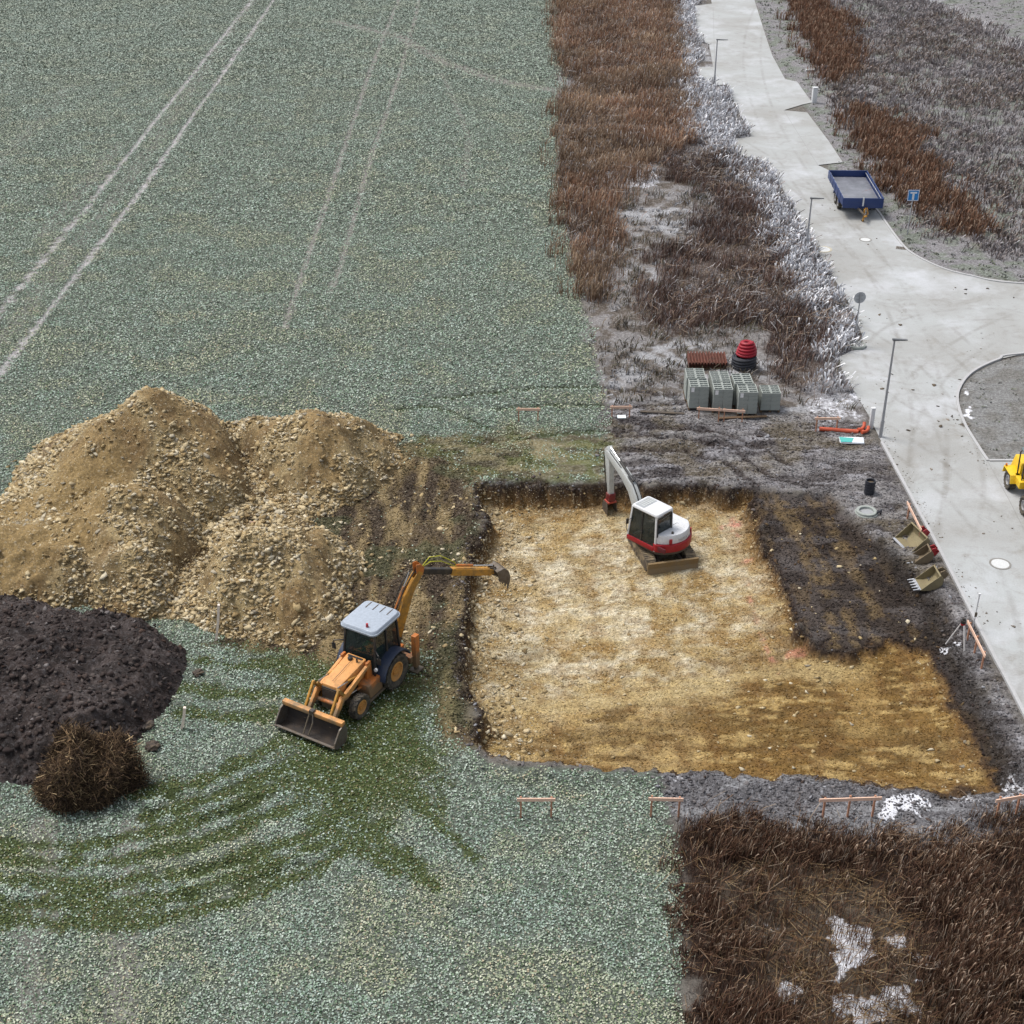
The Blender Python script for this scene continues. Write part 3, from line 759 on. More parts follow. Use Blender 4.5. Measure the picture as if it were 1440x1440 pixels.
# ================================================================== HEAPS
def cone_field(X, Y, cones, warp=1.1, ox=0.):
    """tipped loads running together; cones: px, py, height, radius of the foot, rounding of the top, (stretch x, y)"""
    wx = (fbm(X, Y, .22, 2, ox) - .5) * warp * 2; wy = (fbm(X, Y, .22, 2, ox + 7) - .5) * warp * 2
    h = np.full(X.shape, -1.0)
    for (cx, cy, ht, R, rd, sx, sy) in cones:
        r = np.sqrt(((X + wx - cx) / sx) ** 2 + ((Y + wy - cy) / sy) ** 2)
        c_ = ht - ht * (np.sqrt(r * r + rd * rd) - rd) / (math.sqrt(R * R + rd * rd) - rd)
        k = 13.0
        h = np.logaddexp(h * k, c_ * k) / k
    return h
def heap_mesh(name, bbox, cones, foot, step, colf, ox, amp, warp=.8):
    xs = np.arange(bbox[0], bbox[1], step); ys = np.arange(bbox[2], bbox[3], step)
    X, Y = np.meshgrid(xs, ys, indexing='ij'); X = X.ravel(); Y = Y.ravel()
    h = cone_field(X, Y, cones, warp, ox)
    fd = sdist(foot, X, Y, 6) + (fbm(X, Y, .5, 2) - .5) * 1.1 + (fbm(X, Y, 3.0, 3) - .5) * .25
    h = np.maximum(h, np.minimum(.28, fd * .4))
    h = np.minimum(h, .06 + np.maximum(fd + .3, -.4) * 1.0)
    for L_, w_, dp in (GULLIES if name == 'rubble_heap' else []):
        h = h - dp * 1.1 * np.exp(-(ldist(L_, X, Y) / w_) ** 2) * (.6 + .8 * fbm(X, Y, .8, 2, 5.))
    h = np.maximum(h, np.minimum(.28, fd * .4))
    h = h + ((fbm(X, Y, 1.3, 4, ox) - .5) * amp + (fbm(X, Y, 5.5, 3, ox + 3) - .5) * .16) * sstep(0, .7, h + .2)
    zg = gh_fast(X, Y)
    H_ = zg + h
    keep = (h > -.15)
    n, k = len(xs), len(ys); I = np.arange(n * k).reshape(n, k)
    F = np.stack([I[:-1, :-1], I[1:, :-1], I[1:, 1:], I[:-1, 1:]], -1).reshape(-1, 4)
    F = F[keep[F].all(1)]
    used = np.unique(F); mp = -np.ones(n * k, int); mp[used] = np.arange(len(used))
    cl, mk = colf(X[used], Y[used], h[used])
    me = np_mesh(name, np.stack([X, Y, H_], 1)[used], mp[F], {'Col': cl, 'Mask': mk}, smooth=True)
    grid = (xs, ys, H_.reshape(n, k), h.reshape(n, k))
    def at_(x, y, which=2):
        i = np.clip(((x - xs[0]) / step).astype(int), 0, n - 2); j = np.clip(((y - ys[0]) / step).astype(int), 0, k - 2)
        G = grid[which]; tx = (x - xs[i]) / step; ty = (y - ys[j]) / step
        r_ = (G[i, j] * (1 - tx) + G[i + 1, j] * tx) * (1 - ty) + (G[i, j + 1] * (1 - tx) + G[i + 1, j + 1] * tx) * ty
        ok = (x > xs[0]) & (x < xs[-1]) & (y > ys[0]) & (y < ys[-1])
        return np.where(ok, r_, -1.0)
    return me, at_
def cone(px, py, z, R, rd=.8, sx=1, sy=1):
    p = W(px, py, z); return (p[0], p[1], z, R, rd, sx, sy)
CONES = [cone(205, 549, 4.3, 6.8, .6, 1.0, 1.0), cone(128, 665, 1.8, 3.6, .8, 1.1, .9), cone(445, 580, 2.8, 4.8, 1.3, 1.2, .85), cone(505, 600, 2.0, 3.2, .8), cone(325, 580, 2.3, 4.0, .9, 1.2, .8),
         cone(5, 745, 1.9, 3.8, 1.0, 1.5, 1), cone(-90, 750, 2.1, 5.0, 1.5, 1.2, 1), cone(185, 690, 2.9, 5.0, .9, 1.1, .9), cone(180, 775, 2.0, 3.6, .8, 1.1, .9), cone(70, 775, 2.0, 3.8, 1.0, 1.4, 1),
         cone(372, 744, 2.9, 4.9, .5, .95, 1.0), cone(300, 815, .9, 2.2, .6, 1.1, .9), cone(425, 822, .9, 2.6, .6, 1.1, 1.0)]
GULLIES = [(poly_w([(430, 712), (340, 700), (290, 728), (262, 775), (250, 830)], 1.2), .85, 1.15), (poly_w([(318, 578), (345, 625), (362, 672), (400, 700)], 1.4), .7, .95), (poly_w([(150, 600), (190, 650), (260, 690), (300, 700)], 1.8), .5, .45),
           (poly_w([(90, 700), (150, 735), (240, 745)], 1.6), .45, .4), (poly_w([(110, 840), (130, 780), (100, 720)], 1.2), .4, .35), (poly_w([(520, 640), (470, 610), (455, 590)], 1.2), .35, .3)]
def heap_col(X, Y, h):
    a = fbm(X, Y, .45, 4, 90.); b_ = fbm(X, Y, 1.6, 4, 95.)
    c_ = np.tile(np.array(col(172, 152, 112)), (len(X), 1))
    c_ = lerp(c_, col(150, 126, 86), sstep(.50, .60, a) * .9)
    c_ = lerp(c_, col(190, 168, 122), sstep(.50, .40, a) * .6)
    c_ = lerp(c_, col(108, 84, 54), sstep(.52, .38, b_) * .5)
    for L_, w_, dp in GULLIES:
        c_ = lerp(c_, col(86, 68, 48), np.exp(-(ldist(L_, X, Y) / (w_ * .8)) ** 2) * min(1, dp) * sstep(.4, .6, b_) * .9)
    c_ = lerp(c_, col(158, 134, 90), sstep(-.5, 1.5, sdist(PP((-60, 690), (120, 700), (190, 720), (150, 800), (60, 830), (-60, 830)), X, Y) + (a - .5) * 4) * .8)
    # grey frosted back flank and darker grey loads
    d = sdist(PP((-20, 650), (60, 600), (150, 575), (130, 620), (60, 660), (0, 700)), X, Y)
    c_ = lerp(c_, col(128, 112, 98), sstep(-1, 1, d) * .6)
    mk = np.zeros((len(X), 3)); mk[:, 0] = .35 + .6 * sstep(.56, .44, a)
    return c_, mk
me, heap_at = heap_mesh('rubble_heap', (-31, -3.0, 43.8, 69), CONES, HEAP_FOOT, .09, heap_col, 3.3, .36)
me.materials.append(EARTH)
heap = tag(new_obj('rubble_heap', me), 'long tan heap of excavated limestone rubble with several merged peaks behind the orange backhoe', 'earth heap')
TCON = [cone(40, 900, 1.6, 4.6, 2.2, 1.5, 1.1), cone(140, 910, 1.35, 4.0, 2.0, 1.3, 1.2), cone(215, 915, .8, 2.6, 1.2, 1.0, 1.2), cone(-60, 930, 1.8, 6.0, 2.0, 1.2, 1.3), cone(60, 990, 1.4, 4.0, 2.2, 1.4, 1.1), cone(170, 980, 1.0, 2.8, 1.4)]
def top_col(X, Y, h):
    a = fbm(X, Y, .6, 4, 91.); b_ = fbm(X, Y, 2.0, 4, 96.)
    c_ = np.tile(np.array(col(62, 53, 50)), (len(X), 1))
    c_ = lerp(c_, col(86, 77, 74), sstep(.50, .62, a) * .8)
    c_ = lerp(c_, col(42, 36, 34), sstep(.5, .38, b_) * .7)
    mk = np.zeros((len(X), 3)); mk[:, 2] = .10
    return c_, mk
me, top_at = heap_mesh('topsoil_heap', (-29, -9.5, 35.2, 51), TCON, TOPSOIL, .08, top_col, 13.3, .62, .7)
me.materials.append(EARTH)
topsoil = tag(new_obj('topsoil_heap', me), 'dark brown heap of crumbly topsoil in front of the tan rubble heap at the left', 'earth heap')

# ================================================================== SCATTER: stones, clods
_t = (1 + 5 ** .5) / 2
ICO_V = np.array([(-1, _t, 0), (1, _t, 0), (-1, -_t, 0), (1, -_t, 0), (0, -1, _t), (0, 1, _t), (0, -1, -_t), (0, 1, -_t), (_t, 0, -1), (_t, 0, 1), (-_t, 0, -1), (-_t, 0, 1)]) / 1.9
ICO_F = np.array([(0, 11, 5), (0, 5, 1), (0, 1, 7), (0, 7, 10), (0, 10, 11), (1, 5, 9), (5, 11, 4), (11, 10, 2), (10, 7, 6), (7, 1, 8), (3, 9, 4), (3, 4, 2), (3, 2, 6), (3, 6, 8), (3, 8, 9), (4, 9, 5), (2, 4, 11), (6, 2, 10), (8, 6, 7), (9, 8, 1)])
def stones_mesh(name, x, y, z, s, colr, m, parent=None, flat=.48):
    n = len(x)
    V = np.tile(ICO_V[None], (n, 1, 1)) * (1 + (RNG.random((n, 12, 1)) - .5) * 1.35)
    V = V * np.stack([s * (.8 + .7 * RNG.random(n)), s * (.6 + .5 * RNG.random(n)), s * flat * (.6 + .6 * RNG.random(n))], 1)[:, None, :]
    a = RNG.random(n) * 6.283; t = (RNG.random(n) - .5) * 1.3
    ca, sa, ct, st = np.cos(a), np.sin(a), np.cos(t), np.sin(t)
    X = V[..., 0] * ct[:, None] - V[..., 2] * st[:, None]; Zz = V[..., 0] * st[:, None] + V[..., 2] * ct[:, None]
    V2 = np.stack([X * ca[:, None] - V[..., 1] * sa[:, None], X * sa[:, None] + V[..., 1] * ca[:, None], Zz], -1)
    V2 += np.stack([x, y, z + s * .12], 1)[:, None, :]
    F = (ICO_F[None] + (np.arange(n) * 12)[:, None, None]).reshape(-1, 3)
    Cc = np.repeat(colr, 12, axis=0)
    me = np_mesh(name, V2.reshape(-1, 3), F, {'Col': Cc}); me.materials.append(m)
    return tag(new_obj(name, me, parent), kind='stuff')
STONE = attr_mat('limestone', .85, .30, 14, .4)
def rcol(n, cols, wts=None):
    cs = np.array([col(*c) for c in cols]); k = RNG.choice(len(cols), n, p=wts)
    return cs[k] * (.78 + .44 * RNG.random((n, 1)))
LIME = [(206, 188, 150), (182, 160, 118), (220, 208, 180), (152, 130, 92), (196, 178, 142), (170, 160, 140)]
# on the heap
n = 190000
x = RNG.uniform(-31, -4, n); y = RNG.uniform(44, 68.5, n)
hh_ = heap_at(x, y, 3); a_ = fbm(x, y, .45, 4, 90.)
# stones roll to the flanks and feet of the tipped loads
b2_ = fbm(x, y, 1.1, 3, 99.)
dens = (.10 + .95 * sstep(.56, .44, a_ * .6 + b2_ * .4)) + .35 * sstep(1.0, .2, hh_)
dens = dens * (1 - .75 * sstep(-.5, 1.5, sdist(PP((-60, 690), (120, 700), (190, 720), (150, 800), (60, 830), (-60, 830)), x, y) + (a_ - .5) * 4))
k = (hh_ > .0) & (RNG.random(n) < dens * .75)
x, y = x[k], y[k]; s = .022 + .125 * RNG.random(len(x)) ** 5.0 + .012 * (heap_at(x, y, 3) < .9)
stones_mesh('loose_stone', x, y, heap_at(x, y), s, rcol(len(x), LIME, [.28, .26, .14, .14, .10, .08]), STONE, heap)
# clods on the topsoil heap
n = 30000
x = RNG.uniform(-29, -10, n); y = RNG.uniform(35.5, 50.5, n); k = top_at(x, y, 3) > -.02; x, y = x[k], y[k]
s = .014 + .12 * RNG.random(len(x)) ** 9
stones_mesh('soil_clod', x, y, top_at(x, y), s, rcol(len(x), [(72, 62, 58), (56, 48, 46), (94, 86, 82), (128, 122, 120), (82, 66, 58)], [.40, .3, .2, .03, .07]), attr_mat('dark_soil', .95, .3, 16), topsoil, .75)
for foot_, box_, cols_, nm_, cnt in ((TOPSOIL, (-29, -8, 34, 51), [(62, 53, 50), (46, 39, 37), (84, 74, 70)], 'scattered_soil', 30000), (HEAP_FOOT, (-30, -2, 43, 69), LIME[:4], 'scattered_stone', 40000)):
    x = RNG.uniform(box_[0], box_[1], cnt); y = RNG.uniform(box_[2], box_[3], cnt); fd_ = sdist(foot_, x, y, 3.0)
    k = (fd_ < .25) & (RNG.random(cnt) < .25 * np.exp(-np.abs(np.minimum(fd_, 0)) / .45) * sstep(.36, .6, fbm(x, y, .9, 3, 211.))) & (heap_at(x, y, 3) < .05) & (top_at(x, y, 3) < .05); x, y = x[k], y[k]
    s = .025 + .09 * RNG.random(len(x)) ** 3
    stones_mesh(nm_, x, y, gh_fast(x, y), s, rcol(len(x), cols_), STONE if nm_ == 'scattered_stone' else attr_mat('loose_dark_soil', .95, .3, 16), heap if nm_ == 'scattered_stone' else topsoil, .7)
# rubble along the left side of the pit, in the mud strip and thinly over the pit floor
n = 170000
x = RNG.uniform(-15, 17, n); y = RNG.uniform(37, 66, n); Zs = zones(x, y)
pdn = Zs['pit_d']
d_ = (sstep(3.6, .2, x + 1.6 + Zs['n_e'] * 2) * (pdn > 0) * .50 + (pdn > .1) * .012 + (pdn > .1) * (pdn < .8) * .05 + Zs['mud'] * (pdn < 0) * .09 * sstep(.45, .6, fbm(x, y, .8, 3, 66.)) + Zs['scrape'] * (pdn < 0) * .008)
k = RNG.random(n) < d_; x, y = x[k], y[k]
k = heap_at(x, y, 3) < .05; x, y = x[k], y[k]
s = .022 + .10 * RNG.random(len(x)) ** 5
stones_mesh('pit_rubble', x, y, gh_fast(x, y), s, rcol(len(x), LIME, [.28, .26, .14, .16, .10, .06]), STONE)
# dark clods on the stripped soil
n = 60000
x = RNG.uniform(-8, 24, n); y = RNG.uniform(35, 76, n); Zs = zones(x, y)
d_ = np.maximum(Zs['soil_back'] * .30, Zs['soil_front'] * .5); d_ = np.maximum(d_, Zs['scrape'] * .22) * (Zs['pit_d'] < -.05) * (Zs['road_d'] < -.3)
rim = (Zs['pit_d'] > -.5) & (Zs['pit_d'] < .1); d_ = np.where(rim, .6, d_)
k = RNG.random(n) < d_; x, y = x[k], y[k]
sc2 = zones(x, y)['scrape'][:, None]
s = .018 + .075 * RNG.random(len(x)) ** 4.5
cc = rcol(len(x), [(122, 118, 118), (96, 90, 90), (156, 156, 160), (84, 72, 66)], [.45, .3, .13, .12]) * (1 - sc2) + rcol(len(x), [(62, 51, 46), (84, 66, 48), (110, 92, 66)], [.6, .3, .1]) * sc2
stones_mesh('soil_clods', x, y, gh_fast(x, y), s, cc, attr_mat('crumbled_soil', .95, .25, 16), None, .7)
# fine crumbs that give the bare earth its grain: each takes the colour of the soil it lies on
OCT_V = np.array([(1, 0, 0), (-1, 0, 0), (0, 1, 0), (0, -1, 0), (0, 0, 1), (0, 0, -.4)]); OCT_F = np.array([(0, 2, 4), (2, 1, 4), (1, 3, 4), (3, 0, 4), (2, 0, 5), (1, 2, 5), (3, 1, 5), (0, 3, 5)])
def crumbs(name, n, box, fn, s0, s1, lo, hi):
    x = RNG.uniform(box[0], box[1], n); y = RNG.uniform(box[2], box[3], n); Zs = zones(x, y); k = (RNG.random(n) < fn(x, y, Zs)) & (heap_at(x, y, 3) < .03) & (top_at(x, y, 3) < .03) & (Zs['road_d'] < -.15)
    x, y = x[k], y[k]; m_ = len(x); s = s0 + (s1 - s0) * RNG.random(m_) ** 3
    V = np.tile(OCT_V[None], (m_, 1, 1)) * (1 + (RNG.random((m_, 6, 1)) - .5) * 1.1) * np.stack([s * (.8 + .9 * RNG.random(m_)), s * (.7 + .5 * RNG.random(m_)), s * (.4 + .5 * RNG.random(m_))], 1)[:, None, :]
    a = RNG.random(m_) * 6.283; ca, sa = np.cos(a)[:, None], np.sin(a)[:, None]
    V2 = np.stack([V[..., 0] * ca - V[..., 1] * sa, V[..., 0] * sa + V[..., 1] * ca, V[..., 2]], -1) + np.stack([x, y, gh_fast(x, y) + s * .15], 1)[:, None, :]
    F = (OCT_F[None] + (np.arange(m_) * 6)[:, None, None]).reshape(-1, 3)
    cc = gcol(x, y) * (lo + (hi - lo) * RNG.random((m_, 1)) ** 1.3)
    me = np_mesh(name, V2.reshape(-1, 3), F, {'Col': np.repeat(cc, 6, axis=0)}); me.materials.append(STONE); print(name, m_)
    tag(new_obj(name, me), kind='stuff')
crumbs('pit_floor_grit', 200000, (-2.5, 18, 36.5, 60), lambda x, y, Z: (Z['pit_d'] > -.1) * (.25 + .6 * fbm(x * .5, y * 1.4, 1.2, 3, 201.)), .010, .045, .80, 1.28)
crumbs('mud_grit', 120000, (-13, 1, 40, 66), lambda x, y, Z: (Z['mud'] + Z['greenish'] > .4) * (Z['pit_d'] < 0) * .7, .012, .06, .6, 1.5)
crumbs('soil_grit', 240000, (-1, 24, 34, 76), lambda x, y, Z: np.clip(Z['soil_back'] + Z['soil_front'] + Z['scrape'], 0, 1) * (Z['pit_d'] < 0) * .75, .012, .065, .62, 1.4)
# dirt dropped on the road
n = 2600
x = RNG.uniform(8, 34, n); y = RNG.uniform(40, 110, n); k = (sdist(ROAD, x, y) > .1) & (RNG.random(n) < .06 + .8 * sstep(.60, .72, fbm(x, y, .3, 3, 33.)))
x, y = x[k], y[k]
xe = RNG.uniform(12, 23, 60000); ye = RNG.uniform(34, 80, 60000); de = sdist(ROAD, xe, ye); k = (de > .02) & (RNG.random(60000) < .55 * np.exp(-np.maximum(de, 0) / .28) * sstep(.40, .60, fbm(xe, ye, .6, 3, 37.)))
nb_ = len(x); x = np.concatenate([x, xe[k]]); y = np.concatenate([y, ye[k]])
s = .03 + .09 * RNG.random(len(x)) ** 2.5; s[nb_:] *= .45
stones_mesh('road_dirt', x, y, np.full(len(x), .0), s, rcol(len(x), [(110, 98, 82), (84, 76, 66), (140, 130, 118)]), attr_mat('road_mud', .95), None, .3)

# ================================================================== CROP LEAVES
def leaf_mesh(x, y, z, size, colr):
    n = len(x)
    az = RNG.random(n) * 6.283; tl = RNG.random(n) ** .8 * 1.05
    d = np.stack([np.cos(az) * np.cos(tl), np.sin(az) * np.cos(tl), np.sin(tl)], 1)
    s_ = np.stack([-np.sin(az), np.cos(az), (RNG.random(n) - .5) * .8], 1)
    c0 = np.stack([x, y, z], 1); L = size[:, None]
    wd = L * (.30 + .2 * RNG.random((n, 1)))
    V = np.stack([c0, c0 + d * L * .55 + s_ * wd, c0 + d * L, c0 + d * L * .55 - s_ * wd], 1)
    V[:, 2, 2] -= size * .25
    F = np.arange(n * 4).reshape(n, 4)
    return V.reshape(-1, 3), F, np.repeat(colr, 4, axis=0)
VS, FS, CS = [], [], []; off = 0
for (y0, y1, den, sz) in ((24, 34, 330, .074), (34, 48, 270, .077), (48, 66, 190, .088), (66, 95, 115, .108), (95, 135, 66, .138), (135, 185, 42, .175)):
    xr = (y1 + 4) * .43 + 3
    x0 = -xr; x1 = 8
    n = int((x1 - x0) * (y1 - y0) * den)
    x = RNG.uniform(x0, x1, n); y = RNG.uniform(y0, y1, n); Zs = zones(x, y)
    keep = Zs['field'] * (1 - .72 * Zs['bare']) * (1 - Zs['mud'] * .99) * (1 - Zs['greenish'] * (.62 + .36 * sstep(.4, .55, fbm(x, y, .7, 3, 73.)))) * (1 - .55 * Zs['rut']) * (Zs['pit_d'] < -.4) * (1 - Zs['soil_front'])
    keep *= .72 + .5 * fbm(x, y, .7, 3, 77.)
    k = (RNG.random(n) < keep) & (heap_at(x, y, 3) < .0) & (top_at(x, y, 3) < .0)
    x, y = x[k], y[k]; g = Zs['green'][k]; ne = Zs['n_e'][k]
    m_ = len(x)
    big = fbm(x, y, .09, 3, 12.); mid = fbm(x, y, .8, 3, 14.)
    fr = rcol(m_, [(186, 196, 188), (156, 170, 156), (208, 214, 210), (124, 144, 122), (176, 168, 156), (76, 98, 74)], [.30, .28, .12, .15, .08, .07])
    fr = fr * np.array([.97, 1.035, .94])
    hue = fbm(x, y, .45, 3, 71.)[:, None]; hu2 = fbm(x, y, .6, 3, 83.)[:, None]
    fr = fr * (1 + sstep(.5, .66, hue) * np.array([.12, .0, -.12])) * (1 + sstep(.52, .66, hu2) * np.array([-.04, .0, .02]))
    gr = rcol(m_, [(98, 112, 66), (76, 92, 50), (126, 130, 84), (146, 164, 136), (112, 100, 70)], [.32, .27, .17, .12, .12])
    gg = (RNG.random(m_) < g * .84)[:, None]
    cl = np.where(gg, gr, fr) * (.86 + .28 * mid[:, None])
    gm = cl.mean(1, keepdims=True); fz_ = sstep(50, 170, y)[:, None] * .62 * (1 - gg); cl = cl * (1 - fz_) + np.array(col(172, 184, 172))[None] * fz_  # haze painted into the leaf colours: they pale and flatten with distance
    s = sz * (.6 + .75 * RNG.random(m_))
    v_, f_, c_ = leaf_mesh(x, y, gh_fast(x, y) + RNG.random(m_) * .04 * sz / .1, s, cl)
    VS.append(v_); FS.append(f_ + off); CS.append(c_); off += len(v_)
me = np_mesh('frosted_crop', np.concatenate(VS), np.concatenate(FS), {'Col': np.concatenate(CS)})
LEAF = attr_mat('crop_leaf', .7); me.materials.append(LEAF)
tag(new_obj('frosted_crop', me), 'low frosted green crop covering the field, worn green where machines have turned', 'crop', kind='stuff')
print('leaves', off // 4)

# ================================================================== GRASSES AND REEDS
def blades(x, y, z, ht, wd, lean, base_c, tip_c, head=0.0, curl=.35):
    """each stem: two leaning quads and a pointed or bushy head"""
    n = len(x)
    az = RNG.random(n) * 6.283
    la = lean * RNG.random(n)
    bias = np.array([.18, -.10])                                # the wind has laid them slightly one way
    dx = np.cos(az) * la + bias[0] * lean; dy = np.sin(az) * la + bias[1] * lean
    fa = RNG.random(n) * 3.1416; sx, sy = np.cos(fa), np.sin(fa)
    P0 = np.stack([x, y, z - .03], 1)
    P1 = P0 + np.stack([dx * ht * .35, dy * ht * .35, ht * .55], 1)
    P2 = P0 + np.stack([dx * ht * (1 + curl), dy * ht * (1 + curl), ht * (1 - .25 * la)], 1)
    S = np.stack([sx, sy, np.zeros(n)], 1)
    w0 = (wd * .5)[:, None]; hw = (wd * (.15 + head))[:, None]
    V = np.stack([P0 - S * w0, P0 + S * w0, P1 - S * w0 * .9, P1 + S * w0 * .9, P2 - S * hw, P2 + S * hw], 1)
    b_ = (np.arange(n) * 6)[:, None]
    F = np.concatenate([b_ + np.array([[0, 1, 3, 2]]), b_ + np.array([[2, 3, 5, 4]])], 0)
    Cc = np.stack([base_c, base_c, base_c * .6 + tip_c * .4, base_c * .6 + tip_c * .4, tip_c, tip_c], 1).reshape(-1, 3)
    return V.reshape(-1, 3), F, Cc
GRASS = attr_mat('dry_stems', .9)
def grass_obj(name, label, cat, parts):
    VS, FS, CS = [], [], []; off = 0
    for v_, f_, c_ in parts:
        VS.append(v_); FS.append(f_ + off); CS.append(c_); off += len(v_)
    me = np_mesh(name, np.concatenate(VS), np.concatenate(FS), {'Col': np.concatenate(CS)}); me.materials.append(GRASS)
    print(name, off // 6)
    return tag(new_obj(name, me), label, cat, kind='stuff')
def scatter(x0, x1, y0, y1, den, fn, clump=.0):
    n = int((x1 - x0) * (y1 - y0) * den)
    x = RNG.uniform(x0, x1, n); y = RNG.uniform(y0, y1, n)
    if clump > 0:                                                # several stems from one root
        k = 7; cx = np.repeat(x[::k], k)[:n]; cy = np.repeat(y[::k], k)[:n]
        x = cx + RNG.normal(0, clump, len(cx)); y = cy + RNG.normal(0, clump, len(cy)); 
    Zs = zones(x, y); p = fn(x, y, Zs) * (sdist(ROAD, x, y) < -.12)
    k = RNG.random(len(x)) < p
    return x[k], y[k], {q: (v_[k] if isinstance(v_, np.ndarray) else v_) for q, v_ in Zs.items()}
def cvar(n, a, lo=.75, hi=1.25):
    return np.array(col(*a))[None] * RNG.uniform(lo, hi, (n, 1))
# -- near right: tall dark reeds
parts = []
x, y, Zs = scatter(4.5, 18.5, 23.0, 38.2, 620, lambda x, y, Z: Z['reed_bot'] * (1 - .84 * Z['open_bot']) * (.25 + .75 * sstep(.36, .54, fbm(x, y, .7, 3, 4.))), .07)
n = len(x); br_ = (.62 + .8 * fbm(x, y, .55, 4, 124.))[:, None]; ht = (.30 + .70 * RNG.random(n)) * (.65 + .55 * fbm(x, y, .35, 2, 5.)) * (.55 + .45 * sstep(0, 2.0, sdist(REED_BOT, x, y)))
bc = rcol(n, [(80, 57, 47), (104, 76, 61), (62, 47, 41), (134, 106, 84)], [.4, .3, .2, .1]); tc = rcol(n, [(122, 90, 72), (166, 138, 112), (96, 72, 60), (204, 188, 168)], [.40, .24, .28, .08])
bc = bc * br_; tc = tc * br_
parts.append(blades(x, y, gh_fast(x, y), ht, .012 + .012 * RNG.random(n), .34, bc, tc, .10))
# their pale feathery heads
sel = RNG.random(n) < .07 * sstep(9, 14, x) + .02
xs_, ys_ = x[sel], y[sel]; k_ = len(xs_)
parts.append(blades(xs_, ys_, gh_fast(xs_, ys_) + ht[sel] * .75, np.full(k_, .26), np.full(k_, .035), .35, cvar(k_, (120, 90, 70)), cvar(k_, (196, 174, 152)), .3))
# flattened straw in the opening
x, y, Zs = scatter(4.5, 18.5, 23.0, 37.5, 48, lambda x, y, Z: Z['reed_bot'] * np.clip(Z['open_bot'] * .9 + .15, 0, 1), .1)
n = len(x); parts.append(blades(x, y, gh_fast(x, y) + .02, .16 + .2 * RNG.random(n), .02 + .015 * RNG.random(n), 3.4, rcol(n, [(128, 104, 74), (96, 72, 50), (70, 50, 36)], [.3, .4, .3]), rcol(n, [(176, 154, 118), (130, 104, 74), (90, 66, 46)], [.35, .35, .3]), .1))
x, y, Zs = scatter(4.5, 18.5, 36.0, 39.4, 60, lambda x, y, Z: sstep(-.9, .3, sdist(REED_BOT, x, y)) * (Z['pit_d'] < -.3) * .6, .08)
n = len(x); parts.append(blades(x, y, gh_fast(x, y), .2 + .35 * RNG.random(n), .02 + .01 * RNG.random(n), .6, cvar(n, (84, 62, 44)), cvar(n, (140, 112, 80)), .05))
x, y, Zs = scatter(4.5, 18.5, 23.0, 38.2, 26, lambda x, y, Z: Z['reed_bot'] * (1 - .7 * Z['open_bot']) * sstep(.42, .58, fbm(x, y, .9, 3, 104.)), .1)
n = len(x); parts.append(blades(x, y, gh_fast(x, y) + .1 + .25 * RNG.random(n), .2 + .4 * RNG.random(n), .012 + .012 * RNG.random(n), 1.7, rcol(n, [(100, 74, 56), (76, 54, 44)]), rcol(n, [(144, 116, 90), (104, 78, 60), (184, 166, 144)]), .15))
grass_obj('tall_reeds', 'tall dark brown dead reeds with pale heads in the lower right corner', 'reeds', parts)
# -- left verge between field and road
parts = []
x, y, Zs = scatter(-1, 34, 74, 180, 95, lambda x, y, Z: Z['reed_top'] * (.35 + .65 * sstep(.34, .5, fbm(x, y, .4, 3, 14.))), .12)
n = len(x); hot = fbm(x, y, .15, 3, 18.)
bc = rcol(n, [(140, 108, 86), (116, 86, 68), (160, 132, 108)]); tc = rcol(n, [(186, 150, 124), (206, 180, 154), (156, 120, 96), (224, 210, 194)], [.34, .26, .28, .12])
pl = sstep(.45, .6, hot)[:, None]; tc = tc * (1 - pl * .5) + np.array(col(196, 176, 148)) * pl * .5
br = (.35 + 1.35 * fbm(x, y, .22, 4, 19.))[:, None]; bc = bc * br; tc = tc * br
wh = (RNG.random(n) < .07)[:, None]; tc = np.where(wh, np.array(col(232, 228, 228))[None], tc)
parts.append(blades(x, y, gh_fast(x, y), (.45 + .85 * RNG.random(n)) * (.6 + .8 * fbm(x, y, .3, 3, 21.)), .02 + .026 * RNG.random(n), .30, bc, tc, .4))
x, y, Zs = scatter(3, 34, 66, 125, 110, lambda x, y, Z: Z['reed_mid'] * (1 - .8 * Z['frost_band']) * (.10 + .72 * sstep(.42, .54, fbm(x, y, .35, 4, 24.))), .12)
n = len(x)
bc = rcol(n, [(100, 78, 70), (120, 94, 82), (78, 62, 58)]); tc = rcol(n, [(132, 106, 94), (158, 138, 126), (108, 88, 80), (206, 202, 202)], [.32, .26, .26, .16])
br = (.45 + 1.25 * fbm(x, y, .3, 3, 39.))[:, None]; bc = bc * br; tc = tc * br
parts.append(blades(x, y, gh_fast(x, y), .35 + .65 * RNG.random(n), .018 + .02 * RNG.random(n), .32, bc, tc, .35))
x, y, Zs = scatter(1, 22, 66, 125, 22, lambda x, y, Z: Z['verge_left'] * (1 - Z['reed_top']) * (1 - .7 * Z['reed_mid']) * sstep(.44, .58, fbm(x, y, .5, 3, 29.)) * (1 - Z['soil_back']), .2)
n = len(x); parts.append(blades(x, y, gh_fast(x, y), .2 + .4 * RNG.random(n), .035 + .03 * RNG.random(n), .8, rcol(n, [(110, 90, 68), (90, 88, 66), (130, 120, 110)]), rcol(n, [(140, 122, 96), (112, 112, 90), (160, 156, 150), (190, 190, 190)]), .1))
x, y, Zs = scatter(-1, 34, 66, 180, 14, lambda x, y, Z: np.maximum(Z['reed_top'], Z['reed_mid']) * sstep(.44, .58, fbm(x, y, .5, 4, 114.)), .15)
